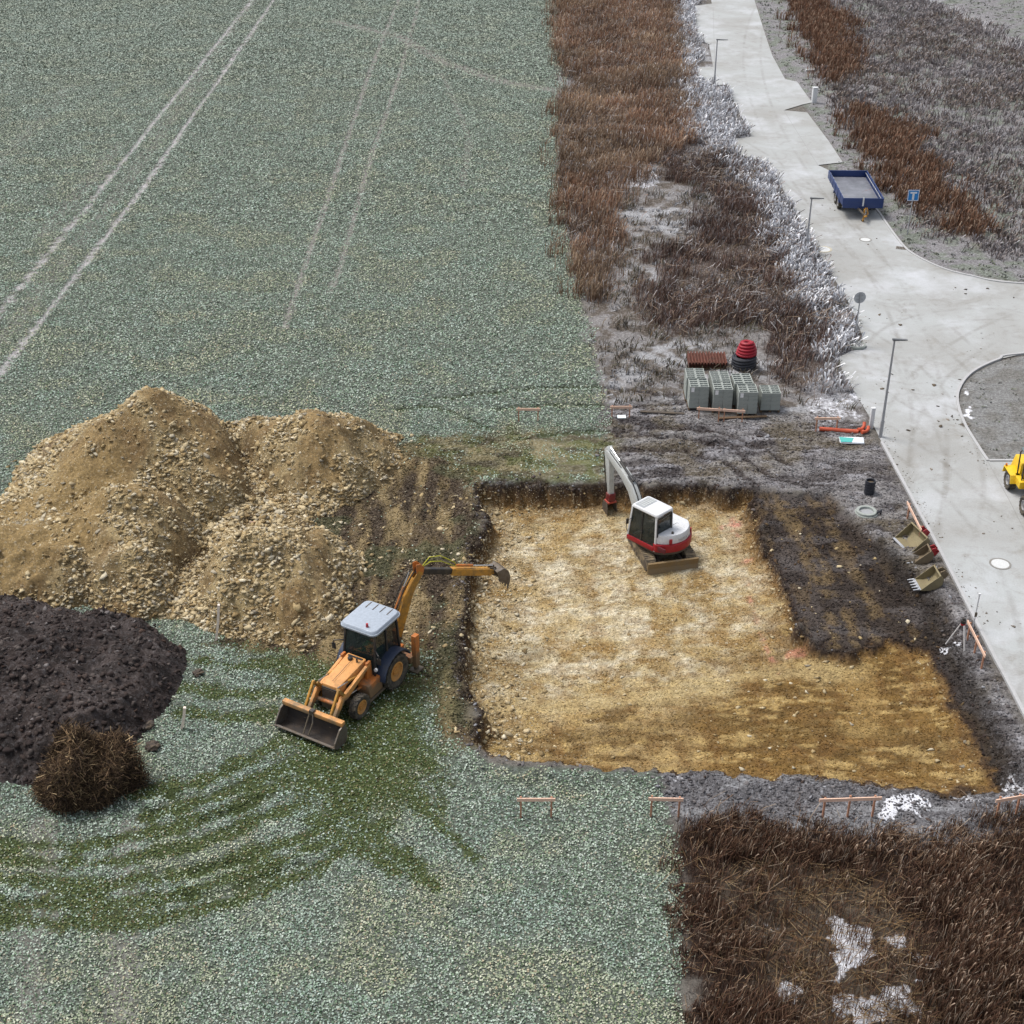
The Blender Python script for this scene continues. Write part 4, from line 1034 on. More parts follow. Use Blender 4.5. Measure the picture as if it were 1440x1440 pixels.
n = len(x); parts.append(blades(x, y, gh_fast(x, y) + .1 + .4 * RNG.random(n), .3 + .5 * RNG.random(n), .025 + .025 * RNG.random(n), 1.5, rcol(n, [(124, 104, 88), (100, 82, 70), (150, 140, 134)]), rcol(n, [(172, 152, 130), (146, 124, 104), (202, 200, 200)]), .3))
x, y, Zs = scatter(-1, 12, 74, 176, 5, lambda x, y, Z: sstep(-2.2, .2, sdist(REED_TOP, x, y)) * (sdist(REED_TOP, x, y) < 1.0), .3)
n = len(x); parts.append(blades(x, y, gh_fast(x, y), .3 + .6 * RNG.random(n), .025 + .025 * RNG.random(n), .7, rcol(n, [(140, 108, 86), (110, 86, 68)]), rcol(n, [(186, 150, 124), (150, 120, 94)]), .3))
grass_obj('dead_reeds', 'rust brown and dark dead reeds and weeds between the crop field and the road', 'reeds', parts)
parts = []
x, y, Zs = scatter(5, 36, 68, 182, 95, lambda x, y, Z: Z['frost_band'] * (.35 + .82 * sstep(.40, .54, fbm(x, y, .45, 3, 34.))) , .18)
n = len(x)
bc = rcol(n, [(150, 144, 144), (104, 92, 88), (190, 190, 194)]); tc = rcol(n, [(236, 238, 242), (214, 216, 222), (250, 250, 252), (140, 128, 124)], [.36, .28, .24, .12]) * 1.28
parts.append(blades(x, y, gh_fast(x, y), .25 + .70 * RNG.random(n), .035 + .035 * RNG.random(n), .50, bc, tc, .7))
x, y, Zs = scatter(0, 30, 66, 125, 16, lambda x, y, Z: Z['verge_left'] * sstep(.5, .62, fbm(x, y, .3, 3, 44.)) * (1 - Z['soil_back']) * (1 - Z['reed_top']), .15)
n = len(x); parts.append(blades(x, y, gh_fast(x, y), .12 + .2 * RNG.random(n), .04 + .04 * RNG.random(n), .9, cvar(n, (120, 118, 118)), cvar(n, (196, 198, 204)), .2))
grass_obj('frosted_weeds', 'white hoar-frosted weeds lining the left edge of the concrete road', 'weeds', parts)
# -- right of the road
parts = []
x, y, Zs = scatter(18, 66, 88, 182, 36, lambda x, y, Z: Z['grass_r'] * (1 - .8 * Z['reed_r']) * (Z['right'] > .5) * (.45 + .55 * sstep(.38, .56, fbm(x, y, .3, 4, 54.))), .2)
n = len(x); fz = fbm(x, y, .12, 3, 55.)[:, None]
bc = rcol(n, [(122, 110, 108), (106, 96, 92), (138, 130, 128)]); tc = rcol(n, [(154, 140, 134), (136, 120, 110), (188, 184, 186), (160, 146, 132)]) 
tc = tc * (1 - .35 * sstep(.5, .62, fz)) + np.array(col(196, 196, 204)) * .35 * sstep(.5, .62, fz)
parts.append(blades(x, y, gh_fast(x, y), .22 + .4 * RNG.random(n), .045 + .05 * RNG.random(n), .6, bc, tc, .4))
x, y, Zs = scatter(16, 66, 60, 182, 10, lambda x, y, Z: (np.clip(Z['right'] - Z['grass_r'], 0, 1) * .8 + Z['island'] * .25), .1)
n = len(x); parts.append(blades(x, y, gh_fast(x, y), .06 + .12 * RNG.random(n), .06 + .05 * RNG.random(n), 1.0, rcol(n, [(110, 108, 96), (96, 104, 84)]), rcol(n, [(150, 152, 146), (176, 180, 180), (126, 134, 112)]), .2))
grass_obj('frosty_grass', 'grey frosty rough grass to the right of the concrete road', 'grass', parts)
parts = []
x, y, Zs = scatter(24, 50, 92, 182, 100, lambda x, y, Z: Z['reed_r'] * (Z['right'] > .5) * (.3 + .7 * sstep(.34, .5, fbm(x, y, .5, 3, 64.))), .2)
n = len(x)
parts.append(blades(x, y, gh_fast(x, y), .4 + .7 * RNG.random(n), .035 + .035 * RNG.random(n), .3, rcol(n, [(128, 94, 74), (106, 78, 62)]), rcol(n, [(156, 118, 95), (136, 104, 84), (188, 164, 142)]), .3))
grass_obj('rust_brown_grass', 'rust brown tall dead grass in a strip beyond the blue trailer', 'grass', parts)
# ================================================================== OBJECTS
def Mx(loc=(0, 0, 0), rz=0.0, rx=0.0, ry=0.0):
    return Matrix.Translation(loc) @ Euler((rx, ry, rz)).to_matrix().to_4x4()
def local(root, p):
    return (Matrix.Translation(root.location) @ Euler(root.rotation_euler).to_matrix().to_4x4()).inverted() @ Vector(p)
RUBBER = paint('tyre_rubber', (.022, .021, .02), .85, dirt=.7, dirtc=(.12, .10, .07), scale=5, bump=.3)
ORANGE = paint('orange_paint', col(204, 120, 50, .85), .5, dirt=.5, dirtc=(.15, .11, .065), scale=2.2, low=True)
PALEOR = paint('faded_orange_paint', col(222, 158, 90, .85), .55, dirt=.42, dirtc=(.20, .15, .09), scale=2.6, low=True)
RIMP = paint('rim_orange_paint', col(214, 156, 84, .85), .55, dirt=.35, dirtc=(.18, .14, .09), scale=3)
AMBER = paint('worn_amber_paint', col(206, 148, 54, .85), .5, dirt=.55, dirtc=(.16, .11, .05), scale=3)
BLACK = paint('black_steel', (.018, .018, .02), .5, dirt=.45, dirtc=(.11, .085, .055), low=True)
STEEL = paint('worn_steel', (.16, .145, .13), .5, .5, dirt=.7, dirtc=(.13, .10, .07), scale=4)
DARKST = paint('muddy_dark_steel', (.06, .05, .042), .7, .2, dirt=.8, dirtc=(.11, .085, .06), scale=3)
ROD = paint('polished_rod', (.62, .62, .62), .2, 1.0, dirt=.05)
GLASS = glass()
NAVY = paint('dark_blue_paint', col(40, 52, 74, .9), .45, dirt=.25, dirtc=(.10, .09, .08))
ROOFW = paint('grey_roof_paint', col(166, 176, 188, .85), .45, dirt=.2, dirtc=col(150, 150, 150), scale=1.5)
WHITE = paint('white_paint', (.62, .63, .64), .35, dirt=.25, dirtc=(.50, .48, .45), scale=1.6)
RED = paint('red_paint', col(160, 20, 34, .85), .4, dirt=.15, dirtc=(.25, .12, .09))
GREYG = paint('light_grey_boom_paint', (.46, .48, .47), .45, dirt=.35, dirtc=(.34, .32, .29), scale=3)
DARKIN = paint('cab_interior', (.02, .02, .022), .8, dirt=.1)
SEATG = paint('green_seat_cloth', col(52, 150, 76), .9, dirt=.1)
def tyre(mb, c, r, wdt, lugs=18, inner=.56):
    """tractor tyre with raised bars, axle along y"""
    h = wdt / 2
    mb.lathe([(r * inner, -h * .1), (r * inner, -h * .7), (r * .80, -h), (r * .93, -h * .92), (r * .955, 0), (r * .93, h * .92), (r * .80, h), (r * inner, h * .7), (r * inner, h * .1)], c, 'y', 36)
    for i in range(lugs):
        for s in (-1, 1):
            t = 2 * PI * (i + (.5 if s > 0 else 0)) / lugs; t2 = t + .16
            p = Vector(c) + Vector((math.cos(t) * r * .965, s * h * .05, math.sin(t) * r * .965)); q = Vector(c) + Vector((math.cos(t2) * r * .94, s * h * .95, math.sin(t2) * r * .94))
            mb.beam(p, q, r * .07, r * .09, up=(math.cos(t), 0, math.sin(t)))
def wheel(name, parent, c, r, wdt, side, rimm, lugs=18, inner=.56):
    wr = new_obj(name, None, parent); wr.location = c
    t = MB(); tyre(t, (0, 0, 0), r, wdt, lugs, inner); t.build('tyre', RUBBER, wr)
    h = wdt / 2; q = MB(); o = side * h
    q.lathe([(r * inner * 1.0, -h * .68), (r * inner * 1.0, h * .68)] if False else [(r * inner * 1.02, -side * h * .6), (r * inner * 1.02, o * .78), (r * inner * .90, o * .80), (r * inner * .82, o * .45), (r * inner * .40, o * .35), (r * inner * .38, o * .62), (r * .10, o * .66)], (0, 0, 0), 'y', 28)
    for i in range(8):
        a = 2 * PI * i / 8; p = Vector((math.cos(a) * r * inner * .27, o * .6, math.sin(a) * r * inner * .27)); q.cyl(p, p + Vector((0, side * .05, 0)), .02, n=6)
    q.build('rim', rimm, wr, smooth=False)
    return wr
def ram(parent, name, p, q, r, frac=.55, body=None):
    p = Vector(p); q = Vector(q); m_ = p.lerp(q, frac)
    MB().cyl(p, m_, r, n=12).build(name, body or ORANGE, parent)
    MB().cyl(m_, q, r * .5, n=10).build('rod', ROD, parent)
def plates(mb, prof, y, t):
    """a pair of side plates"""
    mb.prism(prof, y - t / 2, y + t / 2); return mb

# ---------------------------------------------------------------- backhoe loader
hx, hy = W(554.7, 941, .72)[:2]
fxp = W(507.5, 992, .5)[:2]
ang = math.atan2(fxp[1] - hy, fxp[0] - hx)
side = Vector((-math.sin(ang), math.cos(ang)))             # vehicle's left
base = Vector((hx, hy)) - side * .92
B = thing('backhoe_loader', 'orange backhoe loader with grey cab roof, its digging arm reaching over the pit edge', 'backhoe', (base.x, base.y, gz(base.x, base.y) - .02), ang)
for s in (1, -1):
    wheel('rear_wheel', B, (0, s * .86, .72), .74, .46, s, RIMP, 20, .52)
    wheel('front_wheel', B, (2.18, s * .84, .50), .50, .32, s, RIMP, 16, .56)
mb = MB(); mb.bx(-.9, 2.9, -.32, .32, .52, .95); mb.cyl((0, -.7, .72), (0, .7, .72), .16); mb.beam((2.18, -.72, .5), (2.18, .72, .5), .22, .2); mb.bx(-.8, 1.0, -.62, .62, .75, .95)
mb.build('chassis', BLACK, B, .02)
for s in (1, -1):
    mb = MB(); mb.hexa([(.72, s * .42, .42), (1.66, s * .42, .42), (1.60, s * .93, .46), (.80, s * .93, .46)], [(.74, s * .42, 1.08), (1.66, s * .42, 1.08), (1.58, s * .86, .96), (.80, s * .88, 1.04)])
    mb.build('side_tank', ORANGE, B, .03)
    mb = MB(); mb.bx(.70, 1.72, .60 * s - .0 if s > 0 else -.98, .98 if s > 0 else -.60, .36, .42); mb.build('step', BLACK, B, .01)
mb = MB(); mb.hexa([(1.02, -.44, .95), (2.78, -.38, .95), (2.78, .38, .95), (1.02, .44, .95)], [(1.02, -.42, 1.74), (2.76, -.36, 1.50), (2.76, .36, 1.50), (1.02, .42, 1.74)])
hood = mb.build('hood', PALEOR, B, .06)
for s in (1, -1):
    mb = MB(); mb.hexa([(1.30, s * .435, 1.16), (2.30, s * .405, 1.16), (2.30, s * .415, 1.165), (1.30, s * .445, 1.165)], [(1.30, s * .428, 1.38), (2.30, s * .398, 1.34), (2.30, s * .412, 1.34), (1.30, s * .442, 1.38)]); mb.build('hood_stripe', BLACK, B)
MB().bx(1.10, 1.18, -.32, .32, 1.722, 1.745).build('hood_vent', BLACK, B)
mb = MB(); mb.box((1.98, 0, 1.665), (1.2, .012, .012), Euler((0, .141, 0)).to_matrix()); mb.build('hood_seam', BLACK, B)
MB().bx(2.785, 2.83, -.32, .32, .92, 1.42).build('grille', BLACK, B, .015)
mb = MB()
for i in range(7): mb.bx(2.832, 2.842, -.29, .29, .96 + i * .062, .98 + i * .062)
mb.build('grille_bars', DARKST, B)
MB().cyl((1.30, -.12, 1.68), (1.30, -.12, 1.80), .09, n=14).build('air_intake', BLACK, B, .01)
mb = MB(); mb.tube([(1.32, .20, 1.66), (1.32, .20, 1.86), (1.27, .20, 1.90)], .035, 10); mb.build('exhaust_pipe', BLACK, B)
# cab
x0, x1, yb, zb, zt = -.72, .96, .72, .95, 2.74
cabf = MB()
cabf.bx(x0, x1, -yb, yb, .86, 1.0); cabf.bx(x0 + .1, x1 - .02, yb - .05, yb, 1.0, 1.22); cabf.bx(x0 + .1, x1 - .02, -yb, -yb + .05, 1.0, 1.22)
TP = {}
for s in (1, -1):
    for k, (xb, xt) in {'a': (x1, x1 - .22), 'b': (.12, .08), 'c': (x0, x0 + .10)}.items():
        p = (xb, s * yb, 1.0); q = (xt, s * (yb - .07), zt); TP[k, s] = (Vector(p), Vector(q)); cabf.beam(p, q, .075, .075, up=(1, 0, 0))
cabf.beam(TP['a', 1][1], TP['a', -1][1], .07, .07); cabf.beam(TP['c', 1][1], TP['c', -1][1], .07, .07)
for s in (1, -1): cabf.beam(TP['a', s][1], TP['c', s][1], .07, .07)
cabf.beam((x1 - .04, -yb, 1.02), (x1 - .04, yb, 1.02), .08, .1)
cabf.build('cab_frame', BLACK, B, .012)
def pane(par, a, b_, c_, d_, name='window'):
    a, b_, c_, d_ = map(Vector, (a, b_, c_, d_)); n_ = (b_ - a).cross(c_ - a).normalized() * .008
    MB().hexa([a - n_, b_ - n_, c_ - n_, d_ - n_], [a + n_, b_ + n_, c_ + n_, d_ + n_]).build(name, GLASS, par)
ins = lambda p, y: Vector((p.x, p.y - math.copysign(y, p.y), p.z))
pane(B, ins(TP['a', 1][0], .04), ins(TP['a', -1][0], .04), ins(TP['a', -1][1], .04), ins(TP['a', 1][1], .04), 'windscreen')
pane(B, ins(TP['c', 1][0], .04), ins(TP['c', -1][0], .04), ins(TP['c', -1][1], .04), ins(TP['c', 1][1], .04), 'rear_window')
for s in (1, -1):
    for a_, b2 in (('a', 'b'), ('b', 'c')):
        pane(B, ins(TP[a_, s][0], .01), ins(TP[b2, s][0], .01), ins(TP[b2, s][1], .01), ins(TP[a_, s][1], .01), 'door_window' if a_ == 'a' else 'side_window')
def rrect(x0, x1, y0, y1, r, n=5):
    out = []
    for cx, cy, a0 in ((x1 - r, y1 - r, 0), (x0 + r, y1 - r, PI / 2), (x0 + r, y0 + r, PI), (x1 - r, y0 + r, 1.5 * PI)):
        out += [(cx + math.cos(a0 + PI / 2 * i / n) * r, cy + math.sin(a0 + PI / 2 * i / n) * r) for i in range(n + 1)]
    return out
mb = MB(); mb.slab(rrect(-.84, .98, -.82, .82, .24), zt + .02, zt + .10); mb.slab(rrect(-.82, .96, -.80, .80, .24), zt + .10, zt + .20, .93, .07, 0)
roof = mb.build('cab_roof', ROOFW, B, .02)
mb = MB()
for i in range(4): mb.bx(-.70, -.30, -.5 + i * .32, -.46 + i * .32, zt + .198, zt + .208)
mb.build('roof_rib', DARKST, roof)
MB().cyl((.70, .30, zt + .19), (.70, .30, zt + .34), .055, .045, n=12).build('beacon', paint('beacon_lens', (.38, .03, .04), .25, dirt=.02), B)
mb = MB(); mb.bx(-.45, .05, -.26, .26, 1.15, 1.32); mb.beam((-.42, 0, 1.3), (-.55, 0, 1.95), .5, .13, up=(1, 0, 0)); mb.build('seat', DARKIN, B, .04)
mb = MB(); mb.bx(-.35, .45, -.55, -.15, 1.34, 1.40); mb.bx(.05, .35, .05, .50, 1.45, 1.72); mb.build('green_cloth', SEATG, B, .03)
mb = MB(); mb.bx(.55, .85, -.3, .3, 1.0, 1.6); mb.tube([(.5 + .0, .19 * math.cos(t), 1.68 + .12 * math.sin(t)) for t in [i * PI / 6 for i in range(13)]], .018, 6); mb.build('dashboard', DARKIN, B, .02)
for s in (1, -1):                                          # rear mudguards
    mb = MB(); pr = []; pin = []
    for i in range(9):
        a = PI * (.03 + .84 * i / 8); pr.append((math.cos(a) * .93 + .0, .72 + math.sin(a) * .92)); pin.append((math.cos(a) * .87, .72 + math.sin(a) * .86))
    mb.prism(pr + pin[::-1], min(s * .60, s * 1.12), max(s * .60, s * 1.12)); mb.build('mudguard', NAVY, B, .015)
    mb = MB(); mb.tube([(x1 - .14, s * (yb - .04), 2.1), (x1 + .12, s * (yb + .30), 2.1), (x1 + .12, s * (yb + .30), 1.95)], .026, 6); mb.bx(x1 + .09, x1 + .13, s * (yb + .30) - .08, s * (yb + .30) + .08, 1.72, 1.98); mb.build('mirror', BLACK, B, .01)
    mb = MB(); mb.cyl((x1 + .0, s * .80, 1.35), (x1 + .07, s * .80, 1.35), .07, n=12); mb.build('work_lamp', WHITE, B)
# loader
for s in (1, -1):
    y = s * .56
    mb = MB(); mb.prism([(.95, .9), (1.32, .9), (1.25, 1.72), (1.02, 1.72)], y - .05, y + .05); mb.build('loader_tower', ORANGE, B, .01)
    mb = MB()
    plates(mb, [(1.05, 1.66), (1.12, 1.52), (2.55, .98), (2.72, 1.02), (3.50, .30), (3.62, .40), (2.86, 1.24), (2.62, 1.26)], y, .12)
    mb.build('loader_arm', PALEOR, B, .015)
    mb = MB(); mb.beam((2.62, y, 1.12), (2.98, y, 1.62), .10, .12); mb.beam((2.52, y - s * .12, 1.05), (2.90, y - s * .12, 1.58), .06, .1); mb.build('bell_crank', AMBER, B, .01)
    ram(B, 'tilt_ram', (1.30, y - s * .12, 1.34), (2.86, y - s * .12, 1.62), .045, .6, AMBER)
    ram(B, 'lift_ram', (1.25, y - s * .02, .82), (2.30, y - s * .02, 1.0), .05, .6, ORANGE)
    mb = MB(); mb.beam((2.96, y, 1.64), (3.52, y, .86), .08, .10); mb.build('bucket_link', AMBER, B, .01)
mb = MB(); mb.cyl((2.90, -.56, .86), (2.90, .56, .86), .085, n=14); mb.build('cross_tube', ORANGE, B)
bk = new_obj('front_bucket', None, B); bk.scale = (1, 1.10, 1); bk.location = (.12, -.06, -.02)
prof_o = [(3.52, .90), (3.40, .55), (3.46, .20), (3.62, .07), (4.06, .10), (4.20, .24), (4.17, .27), (4.03, .15), (3.66, .13), (3.52, .25), (3.47, .56), (3.60, .88)]
mb = MB(); mb.prism(prof_o, -1.19, 1.19); mb.build('bucket_shell', paint('black_muddy_steel', (.028, .023, .02), .8, dirt=.5, dirtc=(.07, .05, .035)), bk)
for s in (1, -1):
    mb = MB(); mb.prism([(3.52, .90), (3.40, .55), (3.46, .20), (3.62, .07), (4.06, .10), (4.22, .24), (4.16, .42), (3.84, .80)], s * 1.19 - .025, s * 1.19 + .025); mb.build('bucket_side', STEEL, bk)
mb = MB(); mb.box((3.60, 0, .93), (.20, 2.42, .17)); mb.build('bucket_top_beam', PALEOR, bk, .02)
mb = MB(); mb.bx(4.15, 4.25, -1.22, 1.22, .235, .275); mb.build('cutting_edge', STEEL, bk)
mb = MB(); mb.bx(3.56, 3.74, -.08, .08, .90, 1.08); mb.tube([(3.7, .06, .98), (3.9, .16, .7), (4.1, .1, .3)], .03, 6); mb.tube([(3.7, -.06, .98), (3.9, -.10, .6), (4.12, -.1, .28)], .03, 6); mb.build('bucket_hose', BLACK, bk)
# rear frame, stabilisers, kingpost
mb = MB(); mb.bx(-1.22, -.86, -1.08, 1.08, .55, .80); mb.bx(-1.22, -.98, -.55, .55, .55, 1.05); mb.build('rear_frame', ORANGE, B, .02)
for s in (1, -1):
    mb = MB(); mb.bx(-1.28, -1.02, s * 1.12 - .10, s * 1.12 + .10, .30, 1.72); mb.build('stabiliser', ORANGE, B, .015)
    mb = MB(); mb.bx(-1.22, -1.08, s * 1.12 - .07, s * 1.12 + .07, .14, .30); mb.bx(-1.38, -.92, s * 1.12 - .20, s * 1.12 + .20, .10, .16); mb.build('stabiliser_foot', BLACK, B, .01)
zb0 = B.location.z
K = B.matrix_basis @ Vector((-1.42, .05, .95))
T = Vector(W(692, 803, 2.35)); hd = Vector((T.x - K.x, T.y - K.y, 0)).normalized()
# the boom top must show at row 806 at about 1.25 m out
bt = Vector((K.x, K.y, 0)) + hd * 1.12; best = min(((abs((720 - FOC * ((bt.y * SP + (z_ - CAM_H) * CP) / (bt.y * CP - (z_ - CAM_H) * SP))) - 803), z_) for z_ in [2.4 + .02 * i for i in range(100)]))[1]
bt.z = best
print('boom top', bt, 'K', K, 'T', T, 'len', (bt - K).length, (T - bt).length)
mb = MB(); mb.bx(-1.50, -1.22, -.16, .24, .50, 1.12); mb.cyl((-1.42, .05, .45), (-1.42, .05, 1.18), .10, n=14); mb.build('kingpost', BLACK, B, .02)
def armM(p, q):
    """frame at p with x along p->q, z up in the arm's plane"""
    p = Vector(p); q = Vector(q); x_ = (q - p).normalized(); y_ = Vector((0, 0, 1)).cross(x_).normalized(); z_ = x_.cross(y_)
    return Matrix.Translation(p) @ Matrix((x_, y_, z_)).transposed().to_4x4(), (q - p).length
Binv = B.matrix_basis.inverted()
A_, L = armM(Binv @ K, Binv @ bt)
boom = MB(A_); pr = [(0, -.10), (L * .35, -.04), (L * .7, .02), (L, -.12), (L + .06, .10), (L * .9, .22), (L * .62, .36), (L * .3, .30), (0, .12)]
plates(boom, pr, -.13, .03); plates(boom, pr, .13, .03)
boom.prism([(.1, .08), (L * .3, .24), (L * .62, .30), (L * .9, .16), (L * .9, .13), (L * .62, .27), (L * .3, .21), (.1, .05)], -.13, .13)
boom.prism([(.1, -.08), (L * .35, -.04), (L * .7, .02), (L * .98, -.10), (L * .98, -.07), (L * .7, .05), (L * .35, -.01), (.1, -.05)], -.13, .13)
boom.build('boom', AMBER, B)
def armram(name, M_, p, q, r, fr, c_):
    p = M_ @ Vector(p); q = M_ @ Vector(q); ram(B, name, p, q, r, fr, c_)
armram('boom_ram', A_, (.12, 0, .42), (L * .66, 0, .42), .07, .62, ORANGE)
armram('dipper_ram', A_, (L * .45, 0, .50), (L * .98, .0, .42), .06, .6, ORANGE)
mb = MB(A_); mb.tube([(L * .2, .10, .45), (L * .5, .12, .58), (L * .8, .12, .52), (L, .12, .3)], .022, 6); mb.tube([(L * .2, -.10, .45), (L * .5, -.12, .56), (L * .8, -.12, .48), (L, -.12, .3)], .022, 6); mb.build('arm_hose', BLACK, B)
A2, L2 = armM(Binv @ bt, Binv @ T)
L2a = L2 * .50
mb = MB(A2); mb.bx(-.10, L2a * .98, -.10, .10, -.10, .12); mb.build('inner_dipper', BLACK, B, .01)
mb = MB(A2); plates(mb, [(-.30, .30), (-.12, -.14), (.16, -.12), (.12, .22), (-.12, .36)], .125, .03); plates(mb, [(-.30, .30), (-.12, -.14), (.16, -.12), (.12, .22), (-.12, .36)], -.125, .03); mb.build('dipper_head', ORANGE, B, .01)
mb = MB(A2); mb.bx(L2a * .85, L2 * .98, -.13, .13, -.15, .13); mb.bx(L2 * .95, L2 * 1.02, -.09, .09, -.10, .08); mb.build('dipper', AMBER, B, .015)
ram(B, 'bucket_ram', A2 @ Vector((L2a * .95, 0, .24)), A2 @ Vector((L2 * .98, 0, .25)), .055, .45, ORANGE)
mb = MB(A2); mb.tube([(.1, 0, .2), (.35, .05, .55), (.85, .05, .62), (L2a * .9, .03, .36), (L2a * .98, .03, .2)], .022, 6); mb.tube([(.1, 0, .16), (.4, -.05, .42), (.9, -.05, .44), (L2a * .95, -.03, .2)], .022, 6)
mb.build('yellow_hose', paint('yellow_hose_skin', col(200, 196, 60), .6, dirt=.1), B)
bkx = Binv @ (T + hd * .10 + Vector((0, 0, -.05)))
A3, _l = armM(Binv @ T, Binv @ (T + hd * 1.0))
rb = new_obj('digging_bucket', None, B)
bp_ = [(.02, .10), (.34, .16), (.56, -.02), (.66, -.34), (.60, -.70), (.55, -.70), (.58, -.34), (.50, -.06), (.32, .08), (.05, .02)]
mb = MB(A3); mb.prism(bp_, -.32, .32); mb.build('bucket_shell', STEEL, rb)
for s in (1, -1):
    mb = MB(A3); mb.prism([(.02, .10), (.34, .16), (.56, -.02), (.66, -.34), (.60, -.70), (.12, -.36)], s * .32 - .012, s * .32 + .012); mb.build('bucket_side', STEEL, rb)
mb = MB(A3)
for i in range(4): mb.beam((.585, -.27 + i * .18, -.66), (.56, -.27 + i * .18, -.86), .07, .04)
mb.build('bucket_teeth', STEEL, rb)
mb = MB(A3); mb.beam((-.15, .08, .22), (.14, .08, .16), .03, .07); mb.beam((-.15, -.08, .22), (.14, -.08, .16), .03, .07); mb.cyl((.05, -.14, 0), (.05, .14, 0), .04, n=10); mb.build('bucket_linkage', DARKST, rb)

# ---------------------------------------------------------------- excavator
FLR = -1.08
tp1 = Vector(W(884, 757, FLR)); tp2 = Vector(W(911, 803, FLR))
tdir = (tp2 - tp1); tdir.z = 0; tdir.normalize(); tn = Vector((-tdir.y, tdir.x, 0))     # track direction (towards the blade)
OFF = .48
ec = (tp1 + tp2) / 2 + tn * 1.0 + tdir * OFF
floor_z = gz(ec.x, ec.y)
UP = math.radians(134)
E = thing('excavator', 'white and red tracked excavator with a light grey boom standing on the pit floor', 'excavator', (ec.x, ec.y, floor_z - .02), UP)
MR = Matrix.Rotation(math.atan2(tdir.y, tdir.x) - UP, 4, 'Z') @ Matrix.Translation((-OFF * .55, 0, 0))     # undercarriage frame: x towards the blade
TRK = paint('muddy_track_rubber', (.035, .032, .03), .9, dirt=.9, dirtc=(.26, .20, .12), scale=3)
for s in (1, -1):
    tr = new_obj('track', None, E)
    mb = MB(MR); pr = []
    for i in range(9): a = -PI / 2 + PI * i / 8; pr.append((1.15 + math.cos(a) * .30, .31 + math.sin(a) * .30))
    for i in range(9): a = PI / 2 + PI * i / 8; pr.append((-1.15 + math.cos(a) * .30, .31 + math.sin(a) * .30))
    mb.prism(pr, s * .92 - .22, s * .92 + .22); 
    per = 2 * 2.3 + 2 * PI * .30; nl = 44
    for i in range(nl):
        d = per * i / nl
        if d < 2.3: x_, z_, a = -1.15 + d, .01, 0
        elif d < 2.3 + PI * .3: a = (d - 2.3) / .3; x_, z_ = 1.15 + math.sin(a) * .3, .31 - math.cos(a) * .3
        elif d < 4.6 + PI * .3: x_, z_, a = 1.15 - (d - 2.3 - PI * .3), .61, PI
        else: a = PI + (d - 4.6 - PI * .3) / .3; x_, z_ = -1.15 + math.sin(a) * .3, .31 - math.cos(a) * .3
        mb.box((x_, s * .92, z_), (.045, .44, .05), Euler((0, -a, 0)).to_matrix())
    mb.build('track_belt', TRK, tr)
    mb = MB(MR)
    for xx in (-1.15, 1.15): mb.cyl((xx, s * .92 - .235, .31), (xx, s * .92 + .235, .31), .2, n=18)
    for xx in (-.7, -.35, 0, .35, .7): mb.cyl((xx, s * .92 - .23, .15), (xx, s * .92 + .23, .15), .10, n=12)
    mb.build('track_rollers', DARKST, tr)
mb = MB(MR); mb.bx(-.75, .75, -.72, .72, .36, .60); mb.cyl((0, 0, .6), (0, 0, .80), .46, n=24); mb.build('undercarriage', DARKST, E, .02)
mb = MB(MR); mb.prism([(1.60, .58), (1.53, .30), (1.60, .03), (1.66, .02), (1.59, .30), (1.65, .58)], -1.16, 1.16); mb.bx(1.56, 1.68, -1.16, 1.16, .57, .60)
blade = mb.build('dozer_blade', paint('muddy_blade', col(150, 126, 88), .7, .2, dirt=.6, dirtc=(.22, .17, .11)), E)
mb = MB(MR)
for s in (1, -1): mb.beam((.5, s * .45, .42), (1.56, s * .55, .26), .12, .14)
mb.bx(.42, .60, -.5, .5, .36, .48)
mb.build('blade_arm', DARKST, E)
# upper structure, x forward, cab at +y
def tailarc(R_, a0=118, a1=242, n=13, cx=.08):
    return [(cx + math.cos(math.radians(a0 + (a1 - a0) * i / (n - 1))) * R_, math.sin(math.radians(a0 + (a1 - a0) * i / (n - 1))) * R_) for i in range(n)]
out = [(1.05, -.98), (1.12, -.80), (1.12, .98), (.95, 1.06)] + [(-.35, 1.10)] + tailarc(1.24) + [(-.35, -1.10), (.8, -1.08)]
MB().slab(out, .80, .93).build('upper_deck', DARKST, E, .02)
lo_ = [(-.30, 1.12)] + tailarc(1.28, 116, 244) + [(-.30, -1.12)]
mb = MB(); mb.slab(lo_, .93, 1.30, 1.0, -.5, 0); mb.build('counterweight', RED, E, .04)
hi_ = [(-.32, 1.05)] + tailarc(1.21, 118, 242) + [(-.32, -1.05), (.55, -1.05), (.55, .02), (-.32, .02)]
mb = MB(); mb.slab(hi_, 1.30, 1.72, .92, -.3, -.1); mb.build('engine_cover', WHITE, E, .09)
mb = MB(); mb.slab([(.55, -.02), (.55, -1.05), (.98, -1.02), (1.08, -.80), (1.08, -.02)], .93, 1.36, .95, .8, -.5); mb.build('front_cover', WHITE, E, .05)
mb = MB(); mb.bx(-.34, 1.20, .90, 1.14, .90, 1.12); mb.bx(-.35, 1.05, -1.11, -1.0, .93, 1.28); mb.build('side_skirt', RED, E, .02)
mb = MB(); mb.bx(-.98, -.40, 1.03, 1.10, 1.02, 1.24); mb.build('side_vent', paint('dark_red', (.10, .01, .015), .6, dirt=.1), E, .01)
MB().cyl((-.80, .42, 1.71), (-.80, .42, 1.80), .055, n=12).build('exhaust_pipe', BLACK, E)
